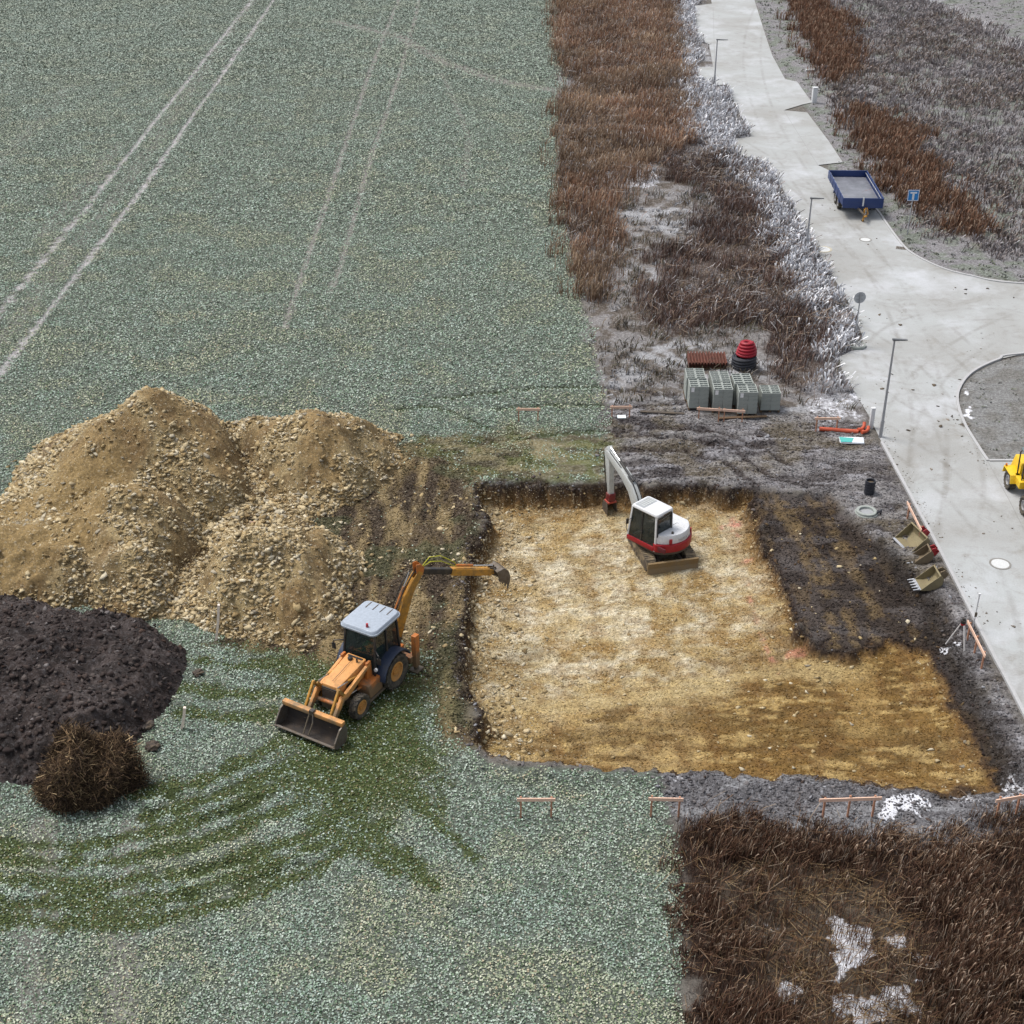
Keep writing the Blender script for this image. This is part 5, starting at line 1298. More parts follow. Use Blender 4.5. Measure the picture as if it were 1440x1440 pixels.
for aa in (146, 218):
    ar = math.radians(aa); mb = MB(); mb.box((.06 + math.cos(ar) * 1.20, math.sin(ar) * 1.20, 1.45), (.06, .13, .24), Euler((0, 0, ar)).to_matrix()); mb.build('rear_lamp', RED, E, .01)
fc = bpy.data.curves.new('lettering', 'FONT'); fc.body = 'TAKEUCHI'; fc.size = .17; fc.extrude = .002; fc.align_x = 'CENTER'
to = bpy.data.objects.new('lettering_tmp', fc); C.objects.link(to)
bpy.context.view_layer.update()
tme = bpy.data.meshes.new_from_object(to); bpy.data.objects.remove(to)
tme.materials.clear(); tme.materials.append(paint('grey_lettering', (.22, .22, .24), .5, dirt=.05))
lt = new_obj('lettering', tme, E); lt.location = (-1.165, .02, 1.44); lt.rotation_euler = (math.radians(80), 0, -PI / 2)
# cab
cx0, cx1, cy0, cy1, cz0, cz1 = -.42, 1.20, .00, 1.08, .93, 2.62
cb = MB(); Q = {}
for kx, xb, xt in (('f', cx1, cx1 - .20), ('m', .42, .40), ('r', cx0, cx0 + .06)):
    for ky, y in (('l', cy1), ('r', cy0)):
        p = (xb, y, cz0); q = (xt, y - (.05 if ky == 'l' else -.03), cz1); Q[kx, ky] = (Vector(p), Vector(q))
        if kx != 'm': cb.beam(p, q, .085, .085, up=(1, 0, 0))
for a_, b2 in (('f', 'r'),):
    for ky in 'lr': cb.beam(Q['f', ky][1], Q['r', ky][1], .08, .08); cb.beam(Q['f', ky][0], Q['r', ky][0], .07, .07)
for kx in 'fr': cb.beam(Q[kx, 'l'][1], Q[kx, 'r'][1], .08, .08); cb.beam(Q[kx, 'l'][0], Q[kx, 'r'][0], .07, .07)
cb.bx(cx0 - .02, cx0 + .06, cy0, cy1, cz0, 1.62)
cb.build('cab_frame', WHITE, E, .015)
mb = MB(); mb.beam(Q['m', 'l'][0], Q['m', 'l'][1], .07, .06, up=(1, 0, 0)); mb.bx(cx0 + .1, cx1 - .05, cy1 - .03, cy1 + .015, .98, 1.14); mb.bx(.34, .40, cy1, cy1 + .05, 1.5, 1.62); mb.build('door_frame', BLACK, E)
mb = MB(); mb.slab(rrect(cx0 - .04, cx1 - .14, cy0 - .03, cy1 + .02, .12), cz1 + .0, cz1 + .09, .94, .35, .55); mb.build('cab_roof', WHITE, E, .02)
mb = MB()
for i in range(6): mb.bx(.48, .90, cy0 + .14 + i * .13, cy0 + .20 + i * .13, cz1 + .088, cz1 + .104)
mb.build('roof_grille', GREYG, E)
mb = MB(); mb.bx(.42, .94, cy0 + .08, cy1 - .10, cz1 + .080, cz1 + .094); mb.build('roof_hatch', paint('hatch_grey', (.33, .35, .36), .4, dirt=.1), E)
for a_, b2, nm_ in (('f', 'm', 'door_window'), ('m', 'r', 'side_window')):
    pane(E, Q[a_, 'l'][0] + Vector((0, 0, .18)), Q[b2, 'l'][0] + Vector((0, 0, .18)), Q[b2, 'l'][1], Q[a_, 'l'][1], nm_)
pane(E, Q['f', 'r'][0], Q['r', 'r'][0] + Vector((0, 0, .6)), Q['r', 'r'][1], Q['f', 'r'][1], 'side_window')
pane(E, Q['f', 'l'][0], Q['f', 'r'][0], Q['f', 'r'][1], Q['f', 'l'][1], 'windscreen')
mb = MB(); xq = cx0 - .035
mb.bx(xq, xq + .02, cy0 + .04, cy1 - .04, 1.60, 1.67); mb.bx(xq + .05, xq + .07, cy0 + .06, cy1 - .06, 2.42, 2.50); mb.beam((xq, cy0 + .07, 1.62), (xq + .05, cy0 + .08, 2.48), .06, .02, up=(1, 0, 0)); mb.beam((xq, cy1 - .07, 1.62), (xq + .05, cy1 - .08, 2.48), .06, .02, up=(1, 0, 0)); mb.build('rear_window_seal', BLACK, E)
pane(E, (cx0 + .01, cy1 - .1, 1.66), (cx0 + .01, cy0 + .1, 1.66), (cx0 + .04, cy0 + .1, 2.46), (cx0 + .04, cy1 - .1, 2.46), 'rear_window')
mb = MB(); mb.bx(-.10, .42, .30, .82, 1.25, 1.42); mb.beam((-.08, .56, 1.4), (-.20, .56, 2.05), .46, .12, up=(1, 0, 0)); mb.bx(.05, .5, .86, .96, 1.35, 1.65); mb.bx(.05, .5, .14, .24, 1.35, 1.65); mb.build('seat', DARKIN, E, .04)
mb = MB(); mb.bx(-.33, -.12, .25, .60, 1.44, 1.60); mb.build('tool_bag', paint('ochre_cloth', col(196, 170, 90), .9, dirt=.1), E, .04)
mb = MB(); mb.tube([(-.34, .30, 1.715), (-.9, .28, 1.69)], .012, 5); mb.tube([(-.34, -.42, 1.715), (-.85, -.42, 1.69)], .012, 5); mb.tube([(-.34, -.42, 1.716), (-.34, .42, 1.716)], .012, 5); mb.tube([(-.85, -.42, 1.69), (-.98, 0, 1.68), (-.9, .28, 1.69)], .012, 5); mb.build('cover_seam', BLACK, E)
mb = MB(); mb.tube([(.60, -.98, 1.36), (.60, -.98, 1.72), (1.0, -.95, 1.70), (1.02, -.95, 1.34)], .018, 6); mb.build('handrail', BLACK, E)
mb = MB(); mb.tube([(1.18, 1.08, 1.2), (1.20, 1.20, 1.5), (1.14, 1.22, 1.9), (1.0, 1.06, 2.0)], .016, 6); mb.bx(1.10, 1.14, 1.16, 1.30, 1.75, 2.0); mb.build('mirror', BLACK, E)
# boom
bkt = Vector(W(859, 694, floor_z + 1.02))
foot = E.matrix_basis @ Vector((1.22, -.06, 1.05))
bd = Vector((bkt.x - foot.x, bkt.y - foot.y, 0)).normalized(); reach = (bkt - foot).to_2d().length
def proj(p):
    d = p[1] * CP - (p[2] - CAM_H) * SP; return 720 + FOC * p[0] / d, 720 - FOC * (p[1] * SP + (p[2] - CAM_H) * CP) / d
tipz = None
bestv = 1e9
for r_ in [reach * (.60 + .02 * i) for i in range(25)]:
    for z_ in [floor_z + 2.8 + .05 * i for i in range(30)]:
        p = foot + bd * r_; p.z = z_; u_, v_ = proj(p); e = abs(u_ - 850) + abs(v_ - 637)
        if e < bestv: bestv, tip = e, p.copy()
print('exc tip', tip, 'foot', foot, 'err', bestv, 'reach', reach, 'stick', (tip - bkt).length, 'boom', (tip - foot).length, 'floor', floor_z)
Einv = E.matrix_basis.inverted()
Fl, Tl, Bl = Einv @ foot, Einv @ tip, Einv @ bkt
mb = MB(); mb.bx(1.05, 1.30, -.28, .16, .85, 1.2); mb.cyl(Fl - Vector((0, 0, .25)), Fl + Vector((0, 0, .15)), .14, n=14); mb.build('boom_swing_post', DARKST, E, .02)
A_, L = armM(Fl, Tl)
pr = [(-.12, -.16), (L * .22, -.02), (L * .42, .28), (L * .60, .26), (L + .02, -.12), (L + .12, .04), (L + .02, .18), (L * .68, .60), (L * .42, .82), (L * .18, .55), (-.08, .20)]
mb = MB(A_); mb.prism(pr, -.17, .17); mb.build('boom', GREYG, E, .02)
ram(E, 'boom_ram', A_ @ Vector((.30, .0, -.38)), A_ @ Vector((L * .46, 0, .12)), .06, .6, GREYG)
ram(E, 'stick_ram', A_ @ Vector((L * .46, 0, .90)), A_ @ Vector((L * 1.02, 0, .32)), .055, .6, BLACK)
mb = MB(A_); 
for yy in (-.06, .06): mb.tube([(L * .12, yy * 1.6, .46), (L * .28, yy * 1.6, .78), (L * .42, yy * 1.6, .90), (L * .55, yy * 1.6, .78)], .028, 6)
for yy in (-.03, .03): mb.tube([(L * .7, yy * 4, .60), (L * .85, yy * 4, .42), (L * .98, yy * 4, .26)], .022, 6)
mb.build('arm_hose', BLACK, E)
A2, L2 = armM(Tl, Bl)
# inside of the arm's plane: z of A2 points away from or to the machine; build symmetric plates
sgn = 1 if (A2.to_3x3() @ Vector((0, 0, 1))).dot(Tl - Fl) > 0 else -1
mb = MB(A2); mb.prism([(-.34, .02 * sgn), (-.12, .28 * sgn), (.2, .26 * sgn), (L2, .09 * sgn), (L2, -.09 * sgn), (.25, -.18 * sgn), (-.15, -.16 * sgn)], -.13, .13); mb.build('stick', GREYG, E, .015)
ram(E, 'bucket_ram', A2 @ Vector((.1, 0, .30 * sgn)), A2 @ Vector((L2 * .88, 0, .20 * sgn)), .045, .6, GREYG)
mb = MB(A2)
for yy in (-.08, .08): mb.tube([(-.1, yy, .2 * sgn), (.3, yy * 1.6, .32 * sgn), (L2 * .5, yy * 2.0, .22 * sgn), (L2 * .9, yy * 1.8, .15 * sgn)], .022, 6)
mb.build('stick_hose', BLACK, E)
hl = (Einv.to_3x3() @ bd); hl.z = 0; hl.normalize(); yl = Vector((-hl.y, hl.x, 0))
M4 = Matrix.Translation(Bl) @ Matrix((hl, yl, Vector((0, 0, 1)))).transposed().to_4x4()
mb = MB(M4); mb.bx(-.16, .18, -.17, .17, -.34, .02); mb.cyl((-.02, -.2, -.02), (-.02, .2, -.02), .06, n=10); mb.build('quick_coupler', paint('coupler_red', col(120, 34, 36, .8), .55, dirt=.5), E, .02)
mb = MB(M4); mb.bx(-.20, .22, -.22, .22, -.44, -.36); mb.build('coupler_plate', paint('orange_red', col(176, 70, 54, .8), .55, dirt=.4), E, .01)
eb = new_obj('digging_bucket', None, E)
mb = MB(M4); mb.prism([(.22, -.42), (.34, -.62), (.32, -.88), (.12, -1.08), (-.22, -1.10), (-.22, -1.06), (.10, -1.03), (.27, -.86), (.28, -.62), (.18, -.47), (-.14, -.47), (-.14, -.42)], -.24, .24); mb.build('bucket_shell', STEEL, eb)
for s in (1, -1): mb = MB(M4); mb.prism([(.22, -.42), (.34, -.62), (.32, -.88), (.12, -1.08), (-.22, -1.10), (-.14, -.42)], s * .24 - .012, s * .24 + .012); mb.build('bucket_side', STEEL, eb)
mb = MB(M4)
for i in range(4): mb.beam((-.20, -.2 + i * .133, -1.08), (-.36, -.2 + i * .133, -1.08), .06, .04)
mb.build('bucket_teeth', STEEL, eb)
E.location.z += .0

# ---------------------------------------------------------------- yellow wheeled dumper, mostly beyond the frame
YEL = paint('yellow_paint', col(226, 186, 34, .95), .4, dirt=.2, dirtc=(.2, .15, .07))
w1 = W(1416, 675, .45); w2 = W(1438, 711, .45)
da = math.atan2(w2[1] - w1[1], w2[0] - w1[0])
dl = Vector((-math.sin(da), math.cos(da)))
# seen flank is the machine's right side when it faces the camera
mid = Vector((w1[0], w1[1])) + dl * .90
D = thing('wheel_loader', 'small yellow wheel loader with black tyres at the right edge of the concrete road', 'loader', (mid.x, mid.y, .005), da)
wb = (Vector(w2[:2]) - Vector(w1[:2])).length
RIMG = paint('grey_rim', (.35, .35, .36), .5, dirt=.4)
for s in (1, -1):
    wheel('rear_wheel', D, (0, s * .74, .46), .46, .36, s, RIMG, 16, .5)
    wheel('front_wheel', D, (wb, s * .74, .46), .46, .36, s, RIMG, 16, .5)
mb = MB(); mb.bx(-.5, wb * .5 - .05, -.34, .34, .42, .72); mb.bx(wb * .5 + .05, wb + .35, -.32, .32, .42, .72); mb.cyl((wb * .5, 0, .35), (wb * .5, 0, .8), .12, n=12); mb.cyl((0, -.7, .46), (0, .7, .46), .1); mb.cyl((wb, -.7, .46), (wb, .7, .46), .1); mb.build('chassis', BLACK, D, .02)
mb = MB(); mb.hexa([(-.95, -.52, .70), (.35, -.52, .70), (.35, .52, .70), (-.95, .52, .70)], [(-.80, -.42, 1.40), (.30, -.48, 1.48), (.30, .48, 1.48), (-.80, .42, 1.40)]); mb.build('engine_cover', YEL, D, .05)
for s in (1, -1):
    mb = MB(); mb.prism([(-.60, .62), (-.50, .98), (.52, .98), (.66, .60), (.60, .58), (.46, .93), (-.46, .93), (-.54, .60)], min(s * .5, s * .98), max(s * .5, s * .98)); mb.build('mudguard', YEL, D, .015)
    mb = MB(); mb.bx(.30, wb * .5, s * .62 - .12, s * .62 + .12, .62, .98); mb.build('side_panel', YEL, D, .03)
    mb = MB(); mb.cyl((-.42, s * .9, 1.0), (-.42, s * .9, 1.1), .05, n=8); mb.build('indicator_lamp', paint('orange_lens', (.5, .15, .02), .3, dirt=.02), D)
mb = MB(); mb.tube([(.35, .62, 1.0), (.20, .60, 2.05), (.22, .50, 2.18), (.22, -.50, 2.18), (.20, -.60, 2.05), (.35, -.62, 1.0)], .035, 8); mb.tube([(1.0, .62, 1.0), (.88, .60, 2.05), (.86, .50, 2.18), (.86, -.50, 2.18), (.88, -.60, 2.05), (1.0, -.62, 1.0)], .035, 8)
for s in (1, -1): mb.beam((.22, s * .50, 2.18), (.86, s * .50, 2.18), .05, .05)
mb.build('roll_cage', BLACK, D)
mb = MB(); mb.slab(rrect(.14, .94, -.6, .6, .1), 2.2, 2.26); mb.build('canopy', paint('smoked_canopy', (.12, .16, .17), .3, dirt=.2), D, .01)
mb = MB(); mb.bx(.40, .85, -.24, .24, 1.05, 1.2); mb.beam((.42, 0, 1.2), (.34, 0, 1.65), .42, .1, up=(1, 0, 0)); mb.build('seat', DARKIN, D, .04)
mb = MB(); mb.tube([(1.12 + .02 * math.cos(t), .17 * math.cos(t), 1.45 + .13 * math.sin(t)) for t in [i * PI / 6 for i in range(13)]], .015, 6); mb.cyl((1.2, 0, .8), (1.13, 0, 1.45), .03, n=8); mb.build('steering_wheel', BLACK, D)
for s in (1, -1):
    mb = MB(); plates(mb, [(wb - .65, 1.18), (wb - .55, 1.02), (wb + .40, .75), (wb + 1.0, .22), (wb + 1.1, .32), (wb + .5, .95)], s * .34, .07); mb.build('lift_arm', YEL, D, .01)
mb = MB(); mb.prism([(wb + .98, .72), (wb + .92, .30), (wb + 1.05, .06), (wb + 1.60, .03), (wb + 1.60, .06), (wb + 1.10, .11), (wb + .98, .32), (wb + 1.03, .72)], -.85, .85)
for s in (1, -1): mb.prism([(wb + .98, .72), (wb + .92, .30), (wb + 1.05, .06), (wb + 1.58, .03), (wb + 1.2, .62)], s * .84 - .01, s * .84 + .01)
mb.build('bucket', DARKST, D)
mb = MB(); mb.bx(wb - .75, wb + .05, -.3, .3, .72, 1.22); mb.build('front_frame', YEL, D, .03)

# ---------------------------------------------------------------- blue trailer
FLc = Vector(W(1186.5, 278.8, 1.45)); FRc = Vector(W(1242.7, 278.8, 1.45)); BLc = Vector(W(1165, 238, 1.45))
ta = math.atan2((FRc - FLc).y, (FRc - FLc).x); wid = (FRc - FLc).length; ln = min((BLc - FLc).length, 6.4)
bd_ = (BLc - FLc); la = math.atan2(bd_.y, bd_.x)
ctr = (FLc + FRc) / 2 + Vector((math.cos(la), math.sin(la), 0)) * ln / 2
T_ = thing('flatbed_trailer', 'blue two-axle drop-side trailer with an empty wet grey bed parked on the road', 'trailer', (ctr.x, ctr.y, .005), la + PI)  # x towards the drawbar
BLUE = paint('blue_paint', col(32, 56, 108, .85), .4, dirt=.15, dirtc=(.06, .07, .09))
hw, hl_ = wid / 2, ln / 2
mb = MB(); mb.bx(-hl_, hl_, -hw, hw, .84, .96); mb.bx(-hl_ + .2, hl_, -.5, -.38, .66, .84); mb.bx(-hl_ + .2, hl_, .38, .5, .66, .84); mb.build('frame', BLUE, T_, .01)
m, nt, b = base_mat('wet_bed_boards'); v = coords(nt)
c = mixc(nt, ramp(nt, noise(nt, .8, 6, .7, v), [(.40, 0.0), (.62, 1.0)]), col(118, 120, 126), col(150, 152, 160))
c = mixc(nt, ramp(nt, noise(nt, 1.4, 5, .7, v, 1.), [(.60, 0.0), (.68, .8)]), c, col(150, 108, 92))
nt.links.new(c, b.inputs['Base Color']); b.inputs['Roughness'].default_value = .35
MB().bx(-hl_ + .06, hl_ - .06, -hw + .06, hw - .06, .962, .98).build('load_bed', m, T_)
for s in (1, -1):
    mb = MB(); mb.bx(-hl_, hl_, s * hw - .03, s * hw + .03, .90, 1.45)
    for i in range(1, 6): xx = -hl_ + ln * i / 6; mb.bx(xx - .03, xx + .03, s * hw - .05, s * hw + .05, .86, 1.46)
    mb.build('side_board', BLUE, T_, .008)
    mb = MB(); mb.bx(-hl_ + .1, hl_ - .1, s * (hw - .10) - .02, s * (hw - .10) + .02, 1.30, 1.33); mb.build('lashing_rail', paint('galvanised_steel', (.5, .51, .53), .4, .6, dirt=.1), T_)
    for xx in (-.05, 1.10):
        wheel('wheel', T_, (xx, s * (hw - .16), .42), .42, .26, s, RIMG, 0, .55)
    mb = MB(); mb.prism([(-.62, .60), (-.45, .86), (1.5, .86), (1.66, .60), (1.62, .58), (1.46, .83), (-.42, .83), (-.58, .58)], min(s * (hw - .30), s * (hw + .02)), max(s * (hw - .30), s * (hw + .02))); mb.build('mudguard', BLUE, T_)
for x_, nm_ in ((hl_, 'headboard'), (-hl_, 'tailgate')):
    mb = MB(); mb.bx(x_ - .03, x_ + .03, -hw, hw, .74 if x_ > 0 else .9, 1.45)
    mb.build(nm_, BLUE, T_, .008)
mb = MB(); mb.bx(hl_ + .032, hl_ + .075, -.05, .05, .9, 1.5); mb.build('latch', WHITE, T_)
mb = MB(); mb.beam((hl_ - .3, .34, .74), (hl_ + .95, .05, .58), .09, .12); mb.beam((hl_ - .3, -.34, .74), (hl_ + .95, -.05, .58), .09, .12); mb.bx(hl_ + .85, hl_ + 1.25, -.05, .05, .52, .64); mb.build('drawbar', STEEL, T_, .01)
mb = MB(); mb.cyl((hl_ + 1.28, 0, .54), (hl_ + 1.28, 0, .62), .08, n=12); mb.cyl((hl_ + .7, .0, .1), (hl_ + .7, .0, .9), .04, n=10); mb.cyl((hl_ + .7, -.05, .12), (hl_ + .7, .05, .12), .1, n=12); mb.build('jockey_wheel', AMBER, T_)
mb = MB(); mb.tube([(hl_ + .1, .3, .8), (hl_ + .4, .35, .45), (hl_ + .7, .2, .5), (hl_ + .5, .1, .2)], .04, 6); mb.tube([(hl_ + .1, .2, .8), (hl_ + .3, .1, .4), (hl_ + .5, .3, .3)], .05, 6); mb.build('brake_hose', AMBER, T_)
# ================================================================== SITE GOODS AND STREET FURNITURE
WOOD = paint('fresh_pine', col(236, 198, 174, .85), .8, dirt=.12, dirtc=col(170, 120, 90), scale=5)
WOODD = paint('damp_pine', col(200, 146, 116), .85, dirt=.25, dirtc=col(130, 84, 60), scale=5)
# ---- pallets of hollow formwork blocks
CB = paint('concrete_block_face', col(172, 178, 172), .9, dirt=.25, dirtc=col(112, 114, 110), scale=6, bump=.4, var=.15)
def block_mesh():
    mb = MB(); Lx, Ly, H_ = .486, .240, .238; w_ = .042
    mb.bx(-Lx / 2, Lx / 2, -Ly / 2, -Ly / 2 + w_, 0, H_); mb.bx(-Lx / 2, Lx / 2, Ly / 2 - w_, Ly / 2, 0, H_)
    mb.bx(-Lx / 2, -Lx / 2 + w_, -Ly / 2 + w_, Ly / 2 - w_, 0, H_); mb.bx(Lx / 2 - w_, Lx / 2, -Ly / 2 + w_, Ly / 2 - w_, 0, H_)
    mb.bx(-.018, .018, -Ly / 2 + w_, Ly / 2 - w_, 0, H_ - .05)
    o = mb.build('concrete_block', CB); me = o.data; bpy.data.objects.remove(o); return me
BLK = block_mesh()
PALW = paint('old_pallet_wood', col(110, 88, 66), .9, dirt=.3)
def pallet_mesh(lx, ly):
    mb = MB()
    for i in range(6): y = -ly / 2 + ly * (i + .5) / 6; mb.bx(-lx / 2, lx / 2, y - .05, y + .05, .10, .124)
    for x_ in (-lx / 2 + .06, 0, lx / 2 - .06): mb.bx(x_ - .045, x_ + .045, -ly / 2, ly / 2, .022, .10); mb.bx(x_ - .05, x_ + .05, -ly / 2, ly / 2, 0, .022)
    return mb
BAND = paint('pallet_card', (.8, .8, .8), .6, dirt=.05)
def block_pallet(fl, fr, rows, layers, label, back=False, twist=0.):
    """fl, fr: pixels of the front bottom corners"""
    a = Vector(W(*fl)); b_ = Vector(W(*fr)); d = (b_ - a).normalized(); az = math.atan2(d.y, d.x); mid = (a + b_) / 2
    n_ = Vector((-d.y, d.x, 0)); dep = rows * .245
    c_ = mid + n_ * dep / 2
    return c_, n_, az, dep
def make_pallet(c_, az, rows, layers, label, card=True):
    T = thing('block_pallet', label, 'block pallet', (c_.x, c_.y, gz(c_.x, c_.y) + .0), az, 'pallets of concrete formwork blocks')
    pallet_mesh(1.04, rows * .245).build('pallet', PALW, T)
    for l in range(layers):
        for r in range(rows):
            for s in (-1, 1):
                if l < layers - 1 and 0 < r < rows - 1 and l > 0 and False: continue
                o = new_obj('concrete_block', BLK, T)
                o.location = (s * .248 + random.uniform(-.004, .004), -rows * .245 / 2 + (r + .5) * .245 + random.uniform(-.003, .003), .125 + l * .245)
                o.rotation_euler = (0, 0, random.uniform(-.006, .006))
    if card:
        mb = MB(); mb.bx(-.42, -.26, -rows * .245 / 2 - .012, -rows * .245 / 2 - .005, .125 + layers * .245 - .30, .125 + layers * .245 - .06); mb.build('delivery_card', BAND, T)
    return T
spots = [((966, 579), (997, 579), 4, 5, 'leftmost in the front row of the grey hollow block stacks'), ((999, 582), (1031, 582), 4, 5, 'second from left in the front row of grey hollow block stacks'),
         ((1034, 586), (1066, 586), 4, 5, 'third from left in the front row, nearest of the grey block stacks'), ((1067, 580), (1098, 580), 4, 4, 'low grey hollow block stack at the right end of the row')]
for i, (a, b_, rows, lay, lab) in enumerate(spots):
    c_, n_, az, dep = block_pallet(a, b_, rows, lay, lab)
    make_pallet(c_, az, rows, lay, lab, i < 3)
    if i < 3:
        az2 = az + (-.02, .015, .03)[i]; c2 = c_ + n_ * (dep + .10) + Vector((-.06, 0, 0)) * (1, 0, 2)[i]
        make_pallet(c2, az2, 5, 5, ('back stack of grey hollow blocks beside the rusty ribbed sheets', 'back stack of grey hollow blocks, middle of the three', 'back stack of grey hollow blocks in front of the black pipe coil')[i], False)
# boards in front of the pallets
# ---- rust brown ribbed stack
p = W(993, 519)
Rs = thing('ribbed_sheet_stack', 'low stack of rust brown ribbed sheets behind the grey blocks', 'sheet stack', (p[0] + .1, p[1] + .6, gz(p[0], p[1])), -.03)
RUST = paint('rusty_sheet', col(112, 62, 46), .85, dirt=.5, dirtc=(.05, .03, .022), scale=4)
for k in range(4):
    mb = MB(); pr = []
    for i in range(13):
        x_ = -1.0 + 2.0 * i / 12; pr += [(x_ - .055, .0), (x_ - .035, .10), (x_ + .035, .10), (x_ + .055, .0)]
    prof = pr + [(x_, z_ - .012) for x_, z_ in pr[::-1]]
    mb.prism(prof, -.75, .75); o = mb.build('ribbed_sheet', RUST, Rs); o.location.z = .14 + k * .07
    if k == 0:
        q = MB(); q.bx(-1.05, 1.05, -.7, -.58, 0, .13); q.bx(-1.05, 1.05, .58, .7, 0, .13); q.build('bearer', PALW, Rs)
# ---- coils of drainage pipe
def coil(name, label, c_, R, r, turns, levels, m, z0, taper=0.0):
    T = thing(name, label, 'pipe coil', (c_[0], c_[1], z0), 0)
    mb = MB(); pts = []
    nseg = 26
    for l in range(levels):
        for i in range(nseg):
            t = 2 * PI * i / nseg; wob = 1 + .03 * math.sin(3 * t + l)
            rr_ = R * (1 - taper * ((l + i / nseg) / levels) ** 2); pts.append((math.cos(t) * rr_ * wob, math.sin(t) * rr_ * wob, r + (l + i / nseg) * r * 1.85))
    mb.tube(pts, r, 8); mb.build('outer_winding', m, T, smooth=True)
    mb = MB(); mb.tube([(x_ * .78, y_ * .78, z_) for x_, y_, z_ in pts], r, 8); mb.build('inner_winding', m, T, smooth=True)
    return T
cc = W(1047, 523); cz = gz(cc[0], cc[1])
CBL = paint('black_corrugated_pipe', (.02, .022, .03), .45, dirt=.1); CRD = paint('red_corrugated_pipe', col(170, 18, 42), .45, dirt=.05)
coil('black_pipe_coil', 'black coil of corrugated pipe under the red coil behind the block stacks', (cc[0], cc[1] + .55), .60, .085, 1, 4, CBL, cz)
coil('red_pipe_coil', 'bright red coil of corrugated pipe lying on top of a black coil', (cc[0] + .12, cc[1] + .60), .50, .085, 1, 5, CRD, cz + .68, .45)
# ---- batter boards
def batter(px0, px1, legs, label, hgt=.74, tilt=0.0, m=WOOD):
    """px0, px1: pixels of the two ends of the top board at height hgt"""
    a = Vector(W(px0[0], px0[1], hgt)); b_ = Vector(W(px1[0], px1[1], hgt)); c_ = (a + b_) / 2; d = (b_ - a); L = d.length; az = math.atan2(d.y, d.x)
    g = gz(c_.x, c_.y)
    T = thing('batter_board', label, 'batter board', (c_.x, c_.y, g), az, 'batter boards marking out the house')
    h = hgt - g
    mb = MB(); mb.box((0, -.035, h - .05), (L, .04, .13), Euler((0, tilt, 0)).to_matrix()); mb.build('board', m, T)
    for i in range(legs):
        x_ = -L / 2 * .80 + L * .80 * i / (legs - 1)
        q = MB(); q.bx(x_ - .03, x_ + .03, -.02, .04, -.25, h + .02 + random.uniform(0, .06)); q.build('leg', WOODD, T)
    return T
batter((727, 1122), (781, 1122), 2, 'two-legged batter board in the frosted crop in front of the pit', .86)
batter((912, 1121), (961, 1122), 2, 'two-legged batter board where the crop meets the grey soil strip', .86)
batter((1152, 1123), (1240, 1120), 3, 'long three-legged batter board beside the snow patch in front of the pit', .86)
batter((1400, 1124), (1470, 1112), 3, 'batter board at the lower right edge by the snow', .86)
batter((726, 574), (760, 574), 2, 'lone batter board in the far crop left of the field edge')
batter((858, 571), (889, 571), 2, 'batter board on the soil beside the white sheet')
batter((980, 573), (1015, 575), 2, 'left of two batter boards in front of the grey block stacks')
batter((1016, 575), (1048, 577), 2, 'right of two batter boards in front of the grey block stacks')
batter((1146, 587), (1182, 587), 2, 'batter board in the frosted weeds behind the orange pipes')
batter((1277, 705), (1297, 745), 2, 'batter board along the road edge above the digger buckets')
batter((1362, 872), (1387, 922), 3, 'batter board along the road edge beside the laser tripod')
def stake(pf, pt, label):
    a = Vector(W(*pf)); a.z = gz(a.x, a.y) - .1
    k = heap_at(np.array([a.x]), np.array([a.y]))[0] if (-31 < a.x < -4 and 46 < a.y < 67) else -9
    h = height_for(pf[0], pf[1], pt[1]); tx = W(pt[0], pt[1], h)
    T = thing('wooden_stake', label, 'stake', (a.x, a.y, a.z), 0, 'wooden marking stakes')
    top = Vector((tx[0] - a.x, tx[1] - a.y, h)); md = top * .55 + Vector((.03, 0, 0))
    mb = MB(); mb.beam((0, 0, 0), md, .11, .09, up=(1, 0, 0)); mb.beam(md, top, .11, .09, up=(1, 0, 0)); mb.build('post', paint('bleached_pine', col(240, 222, 206, .95), .8, dirt=.05), T)
    return T
stake((303, 899), (307, 846), 'bent pale stake in the crop at the foot of the rubble heap')
stake((254, 1023), (259, 990), 'short pale stake between the topsoil heap and the orange backhoe')
pk = W(354, 686, 2.0)
T = thing('plank', 'pale piece of plank lying on the rubble heap between two peaks', 'plank', (pk[0], pk[1], float(heap_at(np.array([pk[0]]), np.array([pk[1]]))[0]) + .08), 1.2)
MB().box((0, 0, 0), (.9, .08, .03), Euler((0, .5, 0)).to_matrix()).build('board', WOOD, T)
# boards lying before the block stacks
for a, b_, lb in (((1010, 591), (1078, 588), 'weathered brown board on the soil in front of the grey blocks'), ((900, 583), (962, 586), 'dark long board lying on the soil left of the grey blocks')):
    p = Vector(W(*a)); q = Vector(W(*b_)); md = (p + q) / 2; T = thing('board', lb, 'board', (md.x, md.y, gz(md.x, md.y) + .06), math.atan2((q - p).y, (q - p).x))
    MB().bx(-(q - p).length / 2, (q - p).length / 2, -.09, .09, 0, .05).build('plank', PALW if 'brown' in lb else DARKST, T)
